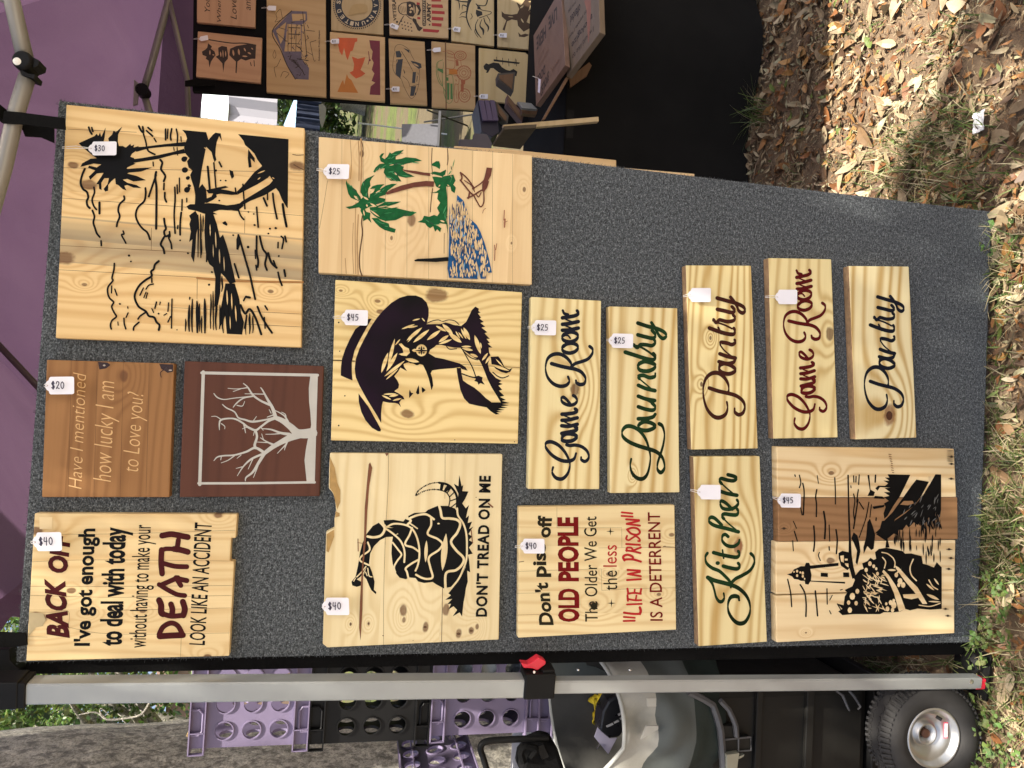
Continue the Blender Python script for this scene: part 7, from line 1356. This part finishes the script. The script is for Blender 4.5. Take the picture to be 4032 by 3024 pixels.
for i in range(40):
    x = rl.uniform(1000, 1380); y = rl.uniform(420, 660)
    if x - 960 < (660 - y) * .2 or x > 1385 - 0: continue
    an = 2.1 + rl.uniform(-.4, .4); l = rl.uniform(12, 36)
    if 1100 + (540 - y) * 0.9 < x: s.lens('grey', (x - l * math.cos(an), y - l * math.sin(an)), (x + l * math.cos(an), y + l * math.sin(an)), rl.uniform(4, 9))
s.poly('dk', '1060 500 1090 470 1160 470 1170 490 1120 505')
for p in ('1200 262 1285 262 1290 310 1205 300',): s.poly('wood', p)
for x, y in ((1470, 118), (1470, 175), (1468, 293), (1450, 855), (1465, 925), (1448, 1012), (1422, 1330), (1440, 1385), (135, 690)): s.dot('hole', x, y, 12, 9); s.lens('hole', (x - 26, y), (x + 30, y + 2), 8)
for i in range(9): s.stroke('mark', [(972 + rl.uniform(-4, 10) + i * 2.5, 98 + i * 18), (990 + i * 2.5, 101 + i * 18)], 6)
for i in range(10): s.lens('hole', (1430, 70 + i * 9), (1490, 70 + i * 9.5), rl.uniform(2, 5))
s.done({'k': ('black_inlay', INK), 'wood': ('bare_wood', None), 'dk': ('bare_dark_wood', dwood), 'grey': ('carved_grass_lines', plain('grey_groove', (.12, .12, .115), .4)), 'hole': ('nail_holes', HOLE), 'mark': ('small_burned_letters', plain('burn_mark', (.20, .10, .04), .7))})

# ---------------------------------------------------------------- price tags on the signs
P19, P21, P24 = fp(0.019), fp(0.021), fp(0.024)
price_tag('price tag reading $30 on the marsh scene sign', (200, 400, 1.659), (244, 305), (432, 308), 90, '$30', P19, 0.010, (78, 300), 0.6)
price_tag('price tag reading $25 on the palm tree sign', (1240, 520, 2.5136), (82, 385), (338, 398), 146, '$25', P19, 0.012, (22, 372), 1.0)
price_tag('price tag reading $45 on the cowgirl sign', (1290, 1090, 2.476), (132, 393), (392, 402), 150, '$45', P19, 0.009, (58, 395), 0.5)
price_tag('price tag reading $40 on the snake sign', (1260, 1770, 2.074), (18, 1284), (238, 1275), 142, '$40', P19, 0.014, (20, 1284), 1.2)
price_tag('price tag reading $20 casting a shadow on the brown stained sign', (150, 1400, 1.940), (48, 230), (286, 228), 134, '$20', P19, 0.018, (50, 228), 1.6)
price_tag('price tag reading $40 on the BACK OFF sign', (90, 2010, 2.572), (92, 322), (408, 306), 190, '$40', P19, 0.016, (88, 320), 1.6)
price_tag('price tag reading $40 on the old people sign', (2020, 1970, 2.962), (84, 535), (364, 532), 172, '$40', P24, 0.010, (28, 540), 0.6)
price_tag('price tag reading $25 on the black Game Room sign', ZA, (88, 285), (284, 290), 120, '$25', P21, 0.008, (60, 284), 0.5)
price_tag('price tag reading $25 on the Laundry sign', ZA, (712, 390), (904, 396), 116, '$25', P21, 0.008, (695, 386), 0.5)
price_tag('blank white tag on the brown Pantry sign', ZB, (82, 334), (264, 336), 114, '', P21, 0.008, (44, 345), 0.5, 'blank white tags')
price_tag('blank white tag on the dark red Game Room sign', ZB, (796, 350), (968, 352), 118, '', P21, 0.008, (715, 350), 0.5, 'blank white tags')
price_tag('blank white tag on the Kitchen sign', ZC, (100, 335), (286, 335), 122, '', P21, 0.011, (42, 318), 0.8, 'blank white tags')
price_tag('price tag reading $45 on the lighthouse sign', (3020, 1740, 2.023), (86, 466), (264, 468), 112, '$45', fp(0.022), 0.009, (46, 440), 0.6)
for o in bpy.data.objects:
    if '_o' in o: del o['_o']
